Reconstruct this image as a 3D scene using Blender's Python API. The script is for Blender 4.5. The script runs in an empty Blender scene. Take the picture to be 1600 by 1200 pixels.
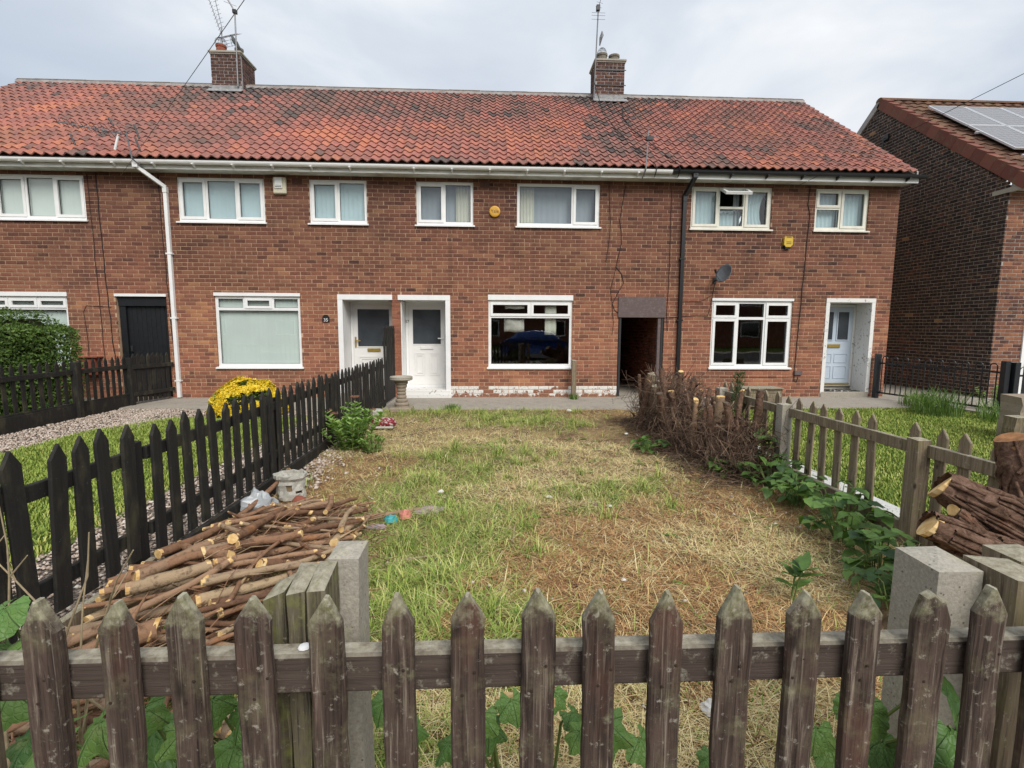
import bpy, bmesh, math, random
import numpy as np
from mathutils import Vector, Matrix, noise as mnoise

random.seed(7)
RNG = np.random.default_rng(11)
scene = bpy.context.scene
COL = scene.collection

# ------------------------------------------------------------------ camera
cam_data = bpy.data.cameras.new('camera')
cam_data.sensor_fit = 'HORIZONTAL'
cam_data.sensor_width = 36.0
cam_data.lens = 36.0 * 780.0 / 1600.0
cam_data.clip_start = 0.05
cam_data.clip_end = 2000
CAM = Vector((0.0, -11.16, 1.552))
cam = bpy.data.objects.new('camera', cam_data)
COL.objects.link(cam)
_r = Vector((0.99893391, -0.04591212, 0.00480845))
_u = Vector((0.00036105, 0.11192898, 0.99371614))
_f = Vector((0.04616182, 0.99265502, -0.11182623))
cam.matrix_world = Matrix(((_r.x, _u.x, -_f.x, CAM.x), (_r.y, _u.y, -_f.y, CAM.y),
                           (_r.z, _u.z, -_f.z, CAM.z), (0, 0, 0, 1)))
scene.camera = cam

# ------------------------------------------------------------------ sky and sun (overcast)
SUN_EL, SUN_AZ = math.radians(42), math.radians(158)   # azimuth clockwise from +Y: behind the camera, to the right
world = bpy.data.worlds.new('World')
scene.world = world
world.use_nodes = True
wt = world.node_tree
wt.nodes.clear()
wo = wt.nodes.new('ShaderNodeOutputWorld')
wb = wt.nodes.new('ShaderNodeBackground')
sky = wt.nodes.new('ShaderNodeTexSky')
sky.sky_type = 'NISHITA'
sky.sun_disc = False
sky.sun_elevation = SUN_EL
sky.sun_rotation = SUN_AZ
sky.air_density = 1.0
sky.dust_density = 2.0
sk_s = wt.nodes.new('ShaderNodeMixRGB'); sk_s.blend_type = 'MULTIPLY'; sk_s.inputs[0].default_value = 1
sk_s.inputs[2].default_value = (0.06, 0.06, 0.06, 1)
wt.links.new(sky.outputs[0], sk_s.inputs[1])
tc = wt.nodes.new('ShaderNodeTexCoord')
mp = wt.nodes.new('ShaderNodeMapping'); mp.inputs['Scale'].default_value = (1.0, 1.0, 2.2)
mp.inputs['Location'].default_value = (0.2318, 2.4125, 0.6856)
wt.links.new(tc.outputs['Generated'], mp.inputs[0])
n1 = wt.nodes.new('ShaderNodeTexNoise'); n1.inputs['Scale'].default_value = 2.1
n1.inputs['Detail'].default_value = 6; n1.inputs['Roughness'].default_value = 0.5
n1.inputs['Distortion'].default_value = 0.35
wt.links.new(mp.outputs[0], n1.inputs['Vector'])
cr = wt.nodes.new('ShaderNodeValToRGB')        # cloud brightness
cr.color_ramp.elements[0].position = 0.33; cr.color_ramp.elements[0].color = (0.265, 0.298, 0.345, 1)
cr.color_ramp.elements[1].position = 0.68; cr.color_ramp.elements[1].color = (0.47, 0.475, 0.48, 1)
e = cr.color_ramp.elements.new(0.50); e.color = (0.335, 0.362, 0.40, 1)
wt.links.new(n1.outputs[0], cr.inputs[0])
n2 = wt.nodes.new('ShaderNodeTexNoise'); n2.inputs['Scale'].default_value = 1.3
n2.inputs['Detail'].default_value = 3
wt.links.new(mp.outputs[0], n2.inputs['Vector'])
cr2 = wt.nodes.new('ShaderNodeValToRGB')       # cover: nearly closed
cr2.color_ramp.elements[0].position = 0.30; cr2.color_ramp.elements[0].color = (0.75, 0.75, 0.75, 1)
cr2.color_ramp.elements[1].position = 0.55; cr2.color_ramp.elements[1].color = (1, 1, 1, 1)
wt.links.new(n2.outputs[0], cr2.inputs[0])
mx = wt.nodes.new('ShaderNodeMixRGB')
wt.links.new(cr2.outputs[0], mx.inputs[0]); wt.links.new(sk_s.outputs[0], mx.inputs[1]); wt.links.new(cr.outputs[0], mx.inputs[2])
wt.links.new(mx.outputs[0], wb.inputs[0])
wb.inputs[1].default_value = 1.0
wt.links.new(wb.outputs[0], wo.inputs[0])

sd = bpy.data.lights.new('sun', 'SUN')
sd.energy = 1.5
sd.angle = math.radians(35)
sd.color = (1.0, 0.96, 0.90)
sun = bpy.data.objects.new('sun', sd)
COL.objects.link(sun)
_sdir = Vector((math.sin(SUN_AZ) * math.cos(SUN_EL), math.cos(SUN_AZ) * math.cos(SUN_EL), math.sin(SUN_EL)))
sun.rotation_euler = _sdir.to_track_quat('Z', 'Y').to_euler()
sun.location = _sdir * 40

vs = scene.view_settings
vs.view_transform = 'Standard'; vs.look = 'None'; vs.gamma = 1.0; vs.use_curve_mapping = False
vs.exposure = 1.12
scene.render.engine = 'CYCLES'
scene.cycles.use_denoising = True
scene.cycles.max_bounces = 8
scene.cycles.transparent_max_bounces = 12
scene.cycles.caustics_reflective = False
scene.cycles.caustics_refractive = False

# ------------------------------------------------------------------ helpers
def link(o, parent=None):
    COL.objects.link(o)
    if parent is not None:
        o.parent = parent
    return o

def tag(o, label=None, cat=None, group=None, kind=None):
    if label: o['label'] = label
    if cat: o['category'] = cat
    if group: o['group'] = group
    if kind: o['kind'] = kind
    return o

def empty(name, loc, label=None, cat=None, group=None):
    o = bpy.data.objects.new(name, None)
    o.location = loc
    o.empty_display_size = 0.2
    link(o)
    return tag(o, label, cat, group)

def setp(o, parent):
    """parent a mesh whose vertices are in world space under an Empty / mesh that may sit elsewhere"""
    o.parent = parent
    # the objects are only translated / rotated by simple chains: compute the world matrix by hand
    m = Matrix.Identity(4)
    q = parent
    chain = []
    while q is not None:
        chain.append(q); q = q.parent
    for q in reversed(chain):
        m = m @ q.matrix_parent_inverse @ q.matrix_basis if q.parent else q.matrix_basis.copy()
    o.matrix_parent_inverse = m.inverted()

def mesh_obj(name, verts, faces, mat=None, parent=None, smooth=False, mats=None, midx=None, tv=None):
    me = bpy.data.meshes.new(name)
    me.from_pydata([tuple(v) for v in verts], [], faces)
    if mats:
        for m in mats: me.materials.append(m)
        if midx is not None:
            me.polygons.foreach_set('material_index', np.asarray(midx, dtype=np.int32))
    elif mat:
        me.materials.append(mat)
    if smooth:
        me.polygons.foreach_set('use_smooth', [True] * len(me.polygons))
    if tv is not None:
        a = me.attributes.new('tv', 'FLOAT', 'POINT')
        a.data.foreach_set('value', np.asarray(tv, dtype=np.float32))
    me.update()
    o = bpy.data.objects.new(name, me)
    link(o)
    o.color = (0, 0, 0, 1)
    if parent is not None:
        setp(o, parent)
    return o

def np_mesh(name, co, quads, mat, parent=None, tv=None, smooth=False, tris=False):
    """fast mesh from numpy arrays: co (n,3), quads (m,4) or (m,3)"""
    me = bpy.data.meshes.new(name)
    k = quads.shape[1]
    me.vertices.add(len(co)); me.vertices.foreach_set('co', co.astype(np.float32).ravel())
    me.loops.add(quads.size); me.loops.foreach_set('vertex_index', quads.astype(np.int32).ravel())
    me.polygons.add(len(quads))
    me.polygons.foreach_set('loop_start', np.arange(0, quads.size, k, dtype=np.int32))
    if smooth: me.polygons.foreach_set('use_smooth', np.ones(len(quads), dtype=bool))
    me.materials.append(mat)
    if tv is not None:
        a = me.attributes.new('tv', 'FLOAT', 'POINT')
        a.data.foreach_set('value', np.asarray(tv, dtype=np.float32))
    me.update(calc_edges=True)
    me.validate()
    o = bpy.data.objects.new(name, me)
    link(o)
    o.color = (0, 0, 0, 1)
    if parent is not None: setp(o, parent)
    return o

class MB:
    """collects shapes into one mesh"""
    def __init__(s):
        s.v = []; s.f = []; s.t = []; s.mi = []; s.cur = 0.0; s.m = 0
    def _add(s, vs, fs):
        b = len(s.v)
        s.v += [tuple(x) for x in vs]; s.t += [s.cur] * len(vs)
        for f in fs:
            s.f.append(tuple(i + b for i in f)); s.mi.append(s.m)
        return b
    def box(s, x0, x1, y0, y1, z0, z1, M=None):
        vs = [Vector(p) for p in ((x0, y0, z0), (x1, y0, z0), (x1, y1, z0), (x0, y1, z0), (x0, y0, z1), (x1, y0, z1), (x1, y1, z1), (x0, y1, z1))]
        if M is not None: vs = [M @ p for p in vs]
        s._add(vs, [(0, 3, 2, 1), (4, 5, 6, 7), (0, 1, 5, 4), (1, 2, 6, 5), (2, 3, 7, 6), (3, 0, 4, 7)])
        return s
    def rbox(s, x0, x1, y0, y1, z0, z1, b=0.004, M=None):
        """box with chamfered edges (each corner cut into three vertices)"""
        vs = []; idx = {}
        cx, cy, cz = (x0, x1), (y0, y1), (z0, z1)
        for i in (0, 1):
            for j in (0, 1):
                for k in (0, 1):
                    P = (cx[i], cy[j], cz[k]); d = (b if i == 0 else -b, b if j == 0 else -b, b if k == 0 else -b)
                    for ax in range(3):     # vertex lying on the face normal to axis ax
                        p = [P[0] + d[0], P[1] + d[1], P[2] + d[2]]; p[ax] = P[ax]
                        idx[(i, j, k, ax)] = len(vs); vs.append(Vector(p))
        fs = []
        I = idx
        for a in (0, 1):
            q = [I[(a, 0, 0, 0)], I[(a, 1, 0, 0)], I[(a, 1, 1, 0)], I[(a, 0, 1, 0)]]; fs.append(q if a else q[::-1])
            q = [I[(0, a, 0, 1)], I[(0, a, 1, 1)], I[(1, a, 1, 1)], I[(1, a, 0, 1)]]; fs.append(q if a else q[::-1])
            q = [I[(0, 0, a, 2)], I[(1, 0, a, 2)], I[(1, 1, a, 2)], I[(0, 1, a, 2)]]; fs.append(q if a else q[::-1])
        for a in (0, 1):
            for c in (0, 1):
                q = [I[(a, c, 0, 0)], I[(a, c, 1, 0)], I[(a, c, 1, 1)], I[(a, c, 0, 1)]]; fs.append(q)
                q = [I[(a, 0, c, 0)], I[(a, 1, c, 0)], I[(a, 1, c, 2)], I[(a, 0, c, 2)]]; fs.append(q)
                q = [I[(0, a, c, 1)], I[(1, a, c, 1)], I[(1, a, c, 2)], I[(0, a, c, 2)]]; fs.append(q)
        for i in (0, 1):
            for j in (0, 1):
                for k in (0, 1):
                    fs.append([I[(i, j, k, 0)], I[(i, j, k, 1)], I[(i, j, k, 2)]])
        if M is not None: vs = [M @ p for p in vs]
        # fix winding by the centre
        c = sum(vs, Vector()) / len(vs)
        ff = []
        for f in fs:
            p0, p1, p2 = vs[f[0]], vs[f[1]], vs[f[2]]
            n = (p1 - p0).cross(p2 - p0)
            m_ = sum((vs[i] for i in f), Vector()) / len(f)
            ff.append(tuple(f) if n.dot(m_ - c) >= 0 else tuple(reversed(f)))
        s._add(vs, ff)
        return s
    def quad(s, a, b, c, d):
        s._add([a, b, c, d], [(0, 1, 2, 3)]); return s
    def poly(s, pts):
        s._add(pts, [tuple(range(len(pts)))]); return s
    def prism(s, poly, d):
        """extrude a planar polygon (list of 3D points, ccw seen from outside) by vector d (away)"""
        n = len(poly); d = Vector(d)
        a = [Vector(p) for p in poly]; b = [p + d for p in a]
        fs = [tuple(range(n)), tuple(range(2 * n - 1, n - 1, -1))]
        for i in range(n):
            j = (i + 1) % n
            fs.append((i, n + i, n + j, j))
        s._add(a + b, fs); return s
    def tube(s, path, rad, n=8, cap=True, jitter=0.0):
        path = [Vector(p) for p in path]
        if not hasattr(rad, '__len__'): rad = [rad] * len(path)
        rings = []
        t0 = (path[1] - path[0]).normalized()
        up = Vector((0, 0, 1)) if abs(t0.z) < 0.9 else Vector((1, 0, 0))
        a = t0.cross(up).normalized()
        vs = []
        for i, p in enumerate(path):
            if i == 0: t = t0
            elif i == len(path) - 1: t = (path[i] - path[i - 1]).normalized()
            else: t = (path[i + 1] - path[i - 1]).normalized()
            a = (a - t * a.dot(t)).normalized()
            b = t.cross(a)
            for k in range(n):
                an = 2 * math.pi * k / n
                r = rad[i] * (1 + (random.uniform(-jitter, jitter) if jitter else 0))
                vs.append(p + (a * math.cos(an) + b * math.sin(an)) * r)
        fs = []
        for i in range(len(path) - 1):
            for k in range(n):
                k2 = (k + 1) % n
                fs.append((i * n + k, i * n + k2, (i + 1) * n + k2, (i + 1) * n + k))
        if cap:
            fs.append(tuple(range(n - 1, -1, -1)))
            m = (len(path) - 1) * n
            fs.append(tuple(range(m, m + n)))
        s._add(vs, fs); return s
    def lathe(s, prof, c, n=20, M=None):
        """prof: list of (r,z)"""
        c = Vector(c); vs = []
        for r, z in prof:
            for k in range(n):
                an = 2 * math.pi * k / n
                vs.append(Vector((r * math.cos(an), r * math.sin(an), z)))
        vs = [c + (M @ p if M is not None else p) for p in vs]
        fs = []
        for i in range(len(prof) - 1):
            for k in range(n):
                k2 = (k + 1) % n
                fs.append((i * n + k, i * n + k2, (i + 1) * n + k2, (i + 1) * n + k))
        fs.append(tuple(range(n - 1, -1, -1)))
        m = (len(prof) - 1) * n
        fs.append(tuple(range(m, m + n)))
        s._add(vs, fs); return s
    def build(s, name, mat=None, parent=None, smooth=False, mats=None):
        return mesh_obj(name, s.v, s.f, mat, parent, smooth, mats, s.mi if mats else None, s.t)

# ------------------------------------------------------------------ node helpers
class NT:
    def __init__(s, name, rough=0.8, spec=0.3):
        s.mat = bpy.data.materials.new(name); s.mat.use_nodes = True
        s.nt = s.mat.node_tree; s.b = s.nt.nodes['Principled BSDF']
        s.b.inputs['Roughness'].default_value = rough
        s.b.inputs['Specular IOR Level'].default_value = spec
        s._pos = None
    def n(s, t, **kw):
        nd = s.nt.nodes.new(t)
        for k, v in kw.items(): setattr(nd, k, v)
        return nd
    def l(s, a, b): s.nt.links.new(a, b)
    def put(s, sock, v):
        if hasattr(v, 'is_output'): s.l(v, sock)
        elif isinstance(v, tuple) and len(v) == 3 and sock.type == 'RGBA': sock.default_value = (*v, 1)
        else: sock.default_value = v
    def pos(s):
        if s._pos is None: s._pos = s.n('ShaderNodeNewGeometry').outputs['Position']
        return s._pos
    def objc(s): return s.n('ShaderNodeTexCoord').outputs['Object']
    def map(s, v, scale=(1, 1, 1), rot=(0, 0, 0), loc=(0, 0, 0)):
        m = s.n('ShaderNodeMapping'); s.l(v, m.inputs[0])
        m.inputs['Scale'].default_value = scale; m.inputs['Rotation'].default_value = rot; m.inputs['Location'].default_value = loc
        return m.outputs[0]
    def noise(s, v, scale=5, detail=4, rough=0.55, dist=0.0):
        nd = s.n('ShaderNodeTexNoise'); s.l(v, nd.inputs['Vector'])
        nd.inputs['Scale'].default_value = scale; nd.inputs['Detail'].default_value = detail
        nd.inputs['Roughness'].default_value = rough; nd.inputs['Distortion'].default_value = dist
        return nd.outputs[0]
    def voro(s, v, scale=5, feature='F1', out=0, rnd=1.0):
        nd = s.n('ShaderNodeTexVoronoi', feature=feature); s.l(v, nd.inputs['Vector'])
        nd.inputs['Scale'].default_value = scale
        nd.inputs['Randomness'].default_value = rnd
        return nd.outputs[out]
    def ramp(s, f, stops):
        r = s.n('ShaderNodeValToRGB'); s.put(r.inputs[0], f)
        el = r.color_ramp.elements
        while len(el) < len(stops): el.new(0.5)
        for e_, (p, c) in zip(el, stops):
            e_.position = p
            e_.color = (c, c, c, 1) if not isinstance(c, tuple) else (*c, 1)
        return r.outputs[0]
    def mix(s, f, a, b, mode='MIX'):
        m = s.n('ShaderNodeMixRGB', blend_type=mode)
        s.put(m.inputs[0], f); s.put(m.inputs[1], a); s.put(m.inputs[2], b)
        return m.outputs[0]
    def math(s, op, a, b=0.0, c=None):
        m = s.n('ShaderNodeMath', operation=op)
        s.put(m.inputs[0], a); s.put(m.inputs[1], b)
        if c is not None: s.put(m.inputs[2], c)
        return m.outputs[0]
    def sep(s, v):
        x = s.n('ShaderNodeSeparateXYZ'); s.l(v, x.inputs[0]); return x.outputs
    def val(s):
        """the piece's own random value: mesh attribute tv (joined pieces) + object colour red (single pieces)"""
        a = s.n('ShaderNodeAttribute', attribute_name='tv').outputs['Fac']
        o = s.n('ShaderNodeObjectInfo').outputs['Color']
        c = s.n('ShaderNodeSeparateColor'); s.l(o, c.inputs[0])
        return s.math('ADD', a, c.outputs[0])
    def rnd(s): return s.n('ShaderNodeObjectInfo').outputs['Random']
    def bump(s, h, strength=0.3, dist=0.01):
        b = s.n('ShaderNodeBump'); s.put(b.inputs['Height'], h)
        b.inputs['Strength'].default_value = strength; b.inputs['Distance'].default_value = dist
        s.l(b.outputs[0], s.b.inputs['Normal'])
    def col(s, c): s.put(s.b.inputs['Base Color'], c); return s.mat

MT = {}
def plain(name, c, rough=0.6, spec=0.4, var=0.0, scale=8, metal=0.0):
    t = NT(name, rough, spec)
    t.b.inputs['Metallic'].default_value = metal
    if var:
        n = t.noise(t.pos(), scale, 5)
        t.col(t.mix(1.0, c, t.ramp(n, [(0.3, 1 - var), (0.7, 1 + var * 0.5)]), 'MULTIPLY'))
    else: t.col(c)
    MT[name] = t.mat
    return t.mat

# brick: colour of each brick from its own value, weather stains over the whole wall; tone gets darker and greyer with height
def brick_mat(name, stops, orange=True, stain=0.55):
    t = NT(name, 0.9, 0.15)
    p = t.pos()
    c = t.ramp(t.val(), stops)
    fine = t.noise(p, 60, 4, 0.65)
    c = t.mix(1.0, c, t.ramp(fine, [(0.25, 0.62), (0.5, 1.0), (0.75, 1.3)]), 'MULTIPLY')
    mott = t.noise(p, 14, 3)
    c = t.mix(t.ramp(mott, [(0.52, 0.0), (0.75, 0.5)]), c, (0.40, 0.215, 0.115))
    st = t.noise(t.map(p, (0.55, 0.55, 0.9)), 1.1, 6, 0.6, 0.4)
    c = t.mix(t.ramp(st, [(0.50, 0.0), (0.72, stain)]), c, (0.065, 0.042, 0.035))
    if orange:
        sk_ = t.noise(t.map(p, (3.2, 3.2, .16)), 1.0, 5, .6)          # rain streaks
        c = t.mix(t.ramp(sk_, [(.56, 0.0), (.72, .45)]), c, (.075, .048, .038))
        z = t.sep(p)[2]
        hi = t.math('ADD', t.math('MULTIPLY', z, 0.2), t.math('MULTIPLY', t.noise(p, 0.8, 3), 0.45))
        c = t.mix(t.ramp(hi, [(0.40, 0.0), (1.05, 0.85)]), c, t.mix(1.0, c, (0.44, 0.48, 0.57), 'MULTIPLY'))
    t.bump(fine, 0.5, 0.004)
    MT[name] = t.col(c)
    return t.mat
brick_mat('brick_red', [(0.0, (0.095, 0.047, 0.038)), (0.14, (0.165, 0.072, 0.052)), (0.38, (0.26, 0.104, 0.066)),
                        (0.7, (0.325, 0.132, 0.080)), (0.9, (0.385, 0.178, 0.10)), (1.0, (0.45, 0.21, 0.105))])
brick_mat('brick_dark', [(0.0, (0.026, 0.021, 0.020)), (0.5, (0.043, 0.032, 0.029)), (0.86, (0.065, 0.043, 0.036)),
                         (0.93, (0.095, 0.042, 0.033)), (0.985, (0.12, 0.05, 0.035)), (1.0, (0.30, 0.17, 0.085))], False, 0.3)
brick_mat('brick_chimney', [(0.0, (0.045, 0.028, 0.026)), (0.5, (0.085, 0.046, 0.040)), (0.85, (0.13, 0.06, 0.048)), (1.0, (0.20, 0.085, 0.06))], False, 0.5)
brick_mat('brick_neighbour', [(0.0, (0.08, 0.04, 0.034)), (0.5, (0.16, 0.068, 0.045)), (1.0, (0.27, 0.12, 0.068))], False, 0.35)

t = NT('brick_white', 0.85, 0.25)                      # flaking white masonry paint
p = t.pos()
fl = t.noise(p, 9, 6, 0.7)
zz = t.sep(p)[2]
fl = t.math('ADD', fl, t.math('MULTIPLY', t.ramp(zz, [(0.0, 0.0), (0.09, 0.16), (0.25, 0.24)]), 1.0))
v = t.val()
fl = t.math('SUBTRACT', fl, t.ramp(v, [(0.8, 0.0), (0.88, 0.5)]))
c = t.mix(t.ramp(fl, [(0.59, 0.0), (0.64, 1.0)]), t.ramp(t.noise(p, 40, 3), [(0.3, (0.20, 0.08, 0.05)), (0.7, (0.33, 0.17, 0.11))]), (0.72, 0.70, 0.66))
c = t.mix(1.0, c, t.ramp(t.noise(p, 25, 4), [(0.3, 0.75), (0.6, 1.0)]), 'MULTIPLY')
t.bump(fl, 0.5, 0.01)
MT['brick_white'] = t.col(c)

def mortar_mat(name, c):
    t = NT(name, 0.95, 0.1)
    n = t.noise(t.pos(), 5, 6, 0.65)
    f = t.noise(t.pos(), 120, 2)
    cc = t.mix(1.0, c, t.ramp(n, [(0.25, 0.6), (0.6, 1.05), (0.8, 1.2)]), 'MULTIPLY')
    cc = t.mix(0.5, cc, t.mix(1.0, cc, t.ramp(f, [(0.3, 0.6), (0.7, 1.3)]), 'MULTIPLY'))
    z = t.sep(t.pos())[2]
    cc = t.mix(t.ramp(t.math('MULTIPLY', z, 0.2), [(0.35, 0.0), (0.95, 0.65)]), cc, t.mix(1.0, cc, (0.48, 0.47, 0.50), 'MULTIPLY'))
    t.bump(f, 0.4, 0.003)
    MT[name] = t.col(cc)
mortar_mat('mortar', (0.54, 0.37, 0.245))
t = NT('mortar_pale', .95, .1); MT['mortar_pale'] = t.col(t.mix(1.0, (.42, .385, .34), t.ramp(t.noise(t.pos(), 6, 5), [(.3, .7), (.7, 1.1)]), 'MULTIPLY'))
mortar_mat('mortar_grey', (0.60, 0.57, 0.53))

# clay pantiles: per-tile value from fresh orange to lichen-dark
t = NT('pantile', 0.85, 0.25)
p = t.pos()
v = t.val()
c = t.ramp(v, [(0.0, (0.48, 0.185, 0.115)), (0.18, (0.40, 0.155, 0.12)), (0.42, (0.32, 0.138, 0.113)), (0.60, (0.215, 0.118, 0.10)),
               (0.76, (0.13, 0.094, 0.086)), (1.0, (0.068, 0.063, 0.063))])
f = t.noise(p, 45, 4, 0.7)
c = t.mix(1.0, c, t.ramp(f, [(0.25, 0.65), (0.55, 1.05), (0.8, 1.3)]), 'MULTIPLY')
li = t.noise(p, 24, 5, 0.7)
c = t.mix(t.math('MULTIPLY', t.ramp(li, [(0.56, 0.0), (0.66, 0.7)]), t.ramp(v, [(0.2, 0.15), (0.8, 1.0)])), c, (0.22, 0.205, 0.17))
dk = t.noise(t.map(p, (1, 1, 0.5)), 6, 5, 0.65)
c = t.mix(t.ramp(dk, [(0.50, 0.0), (0.70, 0.7)]), c, (0.075, 0.055, 0.047))
lg = t.noise(p, .55, 5, .6)
c = t.mix(t.ramp(lg, [(.46, 0.0), (.66, .45)]), c, (.15, .105, .085))
t.bump(f, 0.4, 0.004)
MT['pantile'] = t.col(c)

t = NT('concrete_tile', 0.9, 0.2)
p = t.pos(); v = t.val()
c = t.ramp(v, [(0.0, (0.11, 0.058, 0.040)), (0.5, (0.14, 0.075, 0.050)), (1.0, (0.17, 0.10, 0.062))])
c = t.mix(1.0, c, t.ramp(t.noise(p, 30, 5), [(0.3, 0.7), (0.7, 1.25)]), 'MULTIPLY')
c = t.mix(t.ramp(t.noise(p, 3, 5), [(0.55, 0), (0.7, 0.5)]), c, (0.14, 0.12, 0.06))
MT['concrete_tile'] = t.col(c)
t = NT('verge_tile', 0.85, 0.25)
p = t.pos(); v = t.val()
c = t.ramp(v, [(0.0, (0.15, 0.055, 0.042)), (1.0, (0.22, 0.085, 0.06))])
c = t.mix(t.ramp(t.noise(p, 7, 5), [(0.5, 0), (0.7, 0.6)]), c, (0.16, 0.12, 0.07))
MT['verge_tile'] = t.col(c)
t = NT('ridge_tile', 0.95, 0.1)
p = t.pos()
c = t.ramp(t.noise(p, 10, 6, 0.7), [(0.25, (0.06, 0.05, 0.045)), (0.5, (0.14, 0.12, 0.10)), (0.75, (0.22, 0.20, 0.16))])
c = t.mix(t.ramp(t.noise(p, 3, 4), [(0.55, 0), (0.7, 0.5)]), c, (0.22, 0.09, 0.06))
MT['ridge_tile'] = t.col(c)

plain('upvc', (0.80, 0.80, 0.79), 0.35, 0.5, 0.06, 5)
plain('upvc_old', (0.70, 0.68, 0.60), 0.5, 0.4, 0.12, 6)
t = NT('fascia_white', 0.5, 0.4)
p = t.pos()
st = t.noise(t.map(p, (1.2, 1, 6)), 2.2, 6, 0.65)
MT['fascia_white'] = t.col(t.mix(t.ramp(st, [(0.45, 0.0), (0.75, 0.7)]), (0.62, 0.62, 0.58), (0.20, 0.20, 0.17)))
t = NT('flaky_paint', 0.75, 0.3)
p = t.pos()
fl = t.noise(p, 13, 6, 0.72)
lg = t.noise(p, 2.2, 3)
fl = t.math('ADD', fl, t.math('MULTIPLY', lg, 0.25))
c = t.mix(t.ramp(fl, [(0.72, 0.0), (0.75, 1.0)]), (0.72, 0.71, 0.68), (0.27, 0.25, 0.22))
t.bump(t.ramp(fl, [(0.72, 1.0), (0.75, 0.0)]), 0.5, 0.003)
MT['flaky_paint'] = t.col(c)
plain('black_plastic', (0.012, 0.013, 0.015), 0.35, 0.5)
plain('dark_metal', (0.02, 0.02, 0.022), 0.5, 0.5, 0.3, 20)
plain('rail_black', (0.012, 0.014, 0.018), 0.4, 0.5, 0.3, 20)
plain('alu', (0.22, 0.22, 0.23), 0.5, 0.5, 0.25, 30, 0.5)
plain('alu_frame', (0.72, 0.74, 0.77), 0.35, 0.5, 0, 0, 0.5)
plain('brass', (0.58, 0.42, 0.12), 0.35, 0.5, 0.15, 40, 0.8)
plain('chrome', (0.6, 0.6, 0.6), 0.25, 0.5, 0, 0, 0.9)
plain('cable_black', (0.012, 0.011, 0.011), 0.6, 0.3)
plain('cable_brown', (0.035, 0.018, 0.014), 0.6, 0.3)
plain('cable_grey', (0.17, 0.18, 0.19), 0.6, 0.3)
plain('lead', (0.30, 0.30, 0.30), 0.7, 0.3, 0.4, 15)
plain('pot_red', (0.26, 0.085, 0.055), 0.85, 0.2, 0.3, 12)
plain('pot_buff', (0.20, 0.175, 0.14), 0.85, 0.2, 0.4, 12)
plain('door_white', (0.76, 0.75, 0.73), 0.4, 0.5, 0.05, 3)
plain('door_blue', (0.47, 0.54, 0.62), 0.42, 0.5, 0.05, 3)
plain('yellow_plastic', (0.60, 0.40, 0.045), 0.45, 0.4, 0.15, 20)
plain('cream_plastic', (0.62, 0.58, 0.44), 0.5, 0.4, 0.12, 20)
plain('amber_plastic', (0.62, 0.33, 0.04), 0.45, 0.4, 0.15, 20)
plain('dish_grey', (0.10, 0.11, 0.12), 0.55, 0.4, 0.2, 20)
plain('plaque_black', (0.012, 0.012, 0.015), 0.35, 0.5)
plain('print_white', (0.75, 0.75, 0.74), 0.6, 0.3)
plain('print_dark', (0.05, 0.045, 0.04), 0.6, 0.3)
plain('blind', (0.72, 0.755, 0.735), 0.85, 0.2, 0.05, 2)
plain('net_grey', (0.42, 0.44, 0.50), 0.9, 0.2, 0.12, 1.2)
plain('net_blue', (0.55, 0.66, 0.72), 0.9, 0.2, 0.1, 2)
plain('curtain_cream', (0.66, 0.62, 0.54), 0.9, 0.2, 0.1, 3)
plain('curtain_grey', (0.22, 0.24, 0.26), 0.9, 0.2, 0.1, 3)
plain('plaster_dim', (0.20, 0.18, 0.16), 0.95, 0.1, 0.2, 1)
plain('paper', (0.55, 0.50, 0.46), 0.8, 0.2, 0.25, 9)
t = NT('solar_cell', 0.12, 0.6)
MT['solar_cell'] = t.col((0.16, 0.16, 0.17)); t.b.inputs['Roughness'].default_value = 0.22

# concrete
def concrete_mat(name, a, b, lich=(0.30, 0.29, 0.16), sc=1.0, agg=True):
    t = NT(name, 0.92, 0.2)
    p = t.pos()
    c = t.mix(t.noise(p, 3 * sc, 6, 0.65), a, b)
    if agg:
        vo = t.voro(p, 85 * sc)
        c = t.mix(t.ramp(vo, [(0.10, 0.5), (0.35, 0.0)]), c, (0.42, 0.37, 0.30))
        pit = t.voro(p, 38 * sc)
        c = t.mix(t.ramp(pit, [(0.07, 0.75), (0.16, 0.0)]), c, (0.04, 0.036, 0.03))
    c = t.mix(t.ramp(t.noise(p, 9 * sc, 6, 0.7), [(0.55, 0.0), (0.7, 0.55)]), c, lich)
    f = t.noise(p, 90 * sc, 4, 0.7)
    c = t.mix(1.0, c, t.ramp(f, [(0.3, 0.72), (0.7, 1.2)]), 'MULTIPLY')
    t.bump(f, 0.6, 0.004)
    MT[name] = t.col(c)
concrete_mat('concrete_post', (0.27, 0.245, 0.20), (0.47, 0.44, 0.375), (0.36, 0.34, 0.20))
concrete_mat('concrete_path', (0.27, 0.24, 0.20), (0.43, 0.395, 0.335), (0.14, 0.13, 0.10), 0.6, False)
concrete_mat('stone_white', (0.33, 0.32, 0.28), (0.56, 0.54, 0.48), (0.10, 0.11, 0.07), 2.0, False)
concrete_mat('stone_buff', (0.24, 0.19, 0.14), (0.38, 0.32, 0.25), (0.12, 0.11, 0.08), 2.0, False)
concrete_mat('edging_white', (0.5, 0.5, 0.48), (0.66, 0.66, 0.63), (0.2, 0.2, 0.16), 1.0, False)

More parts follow.
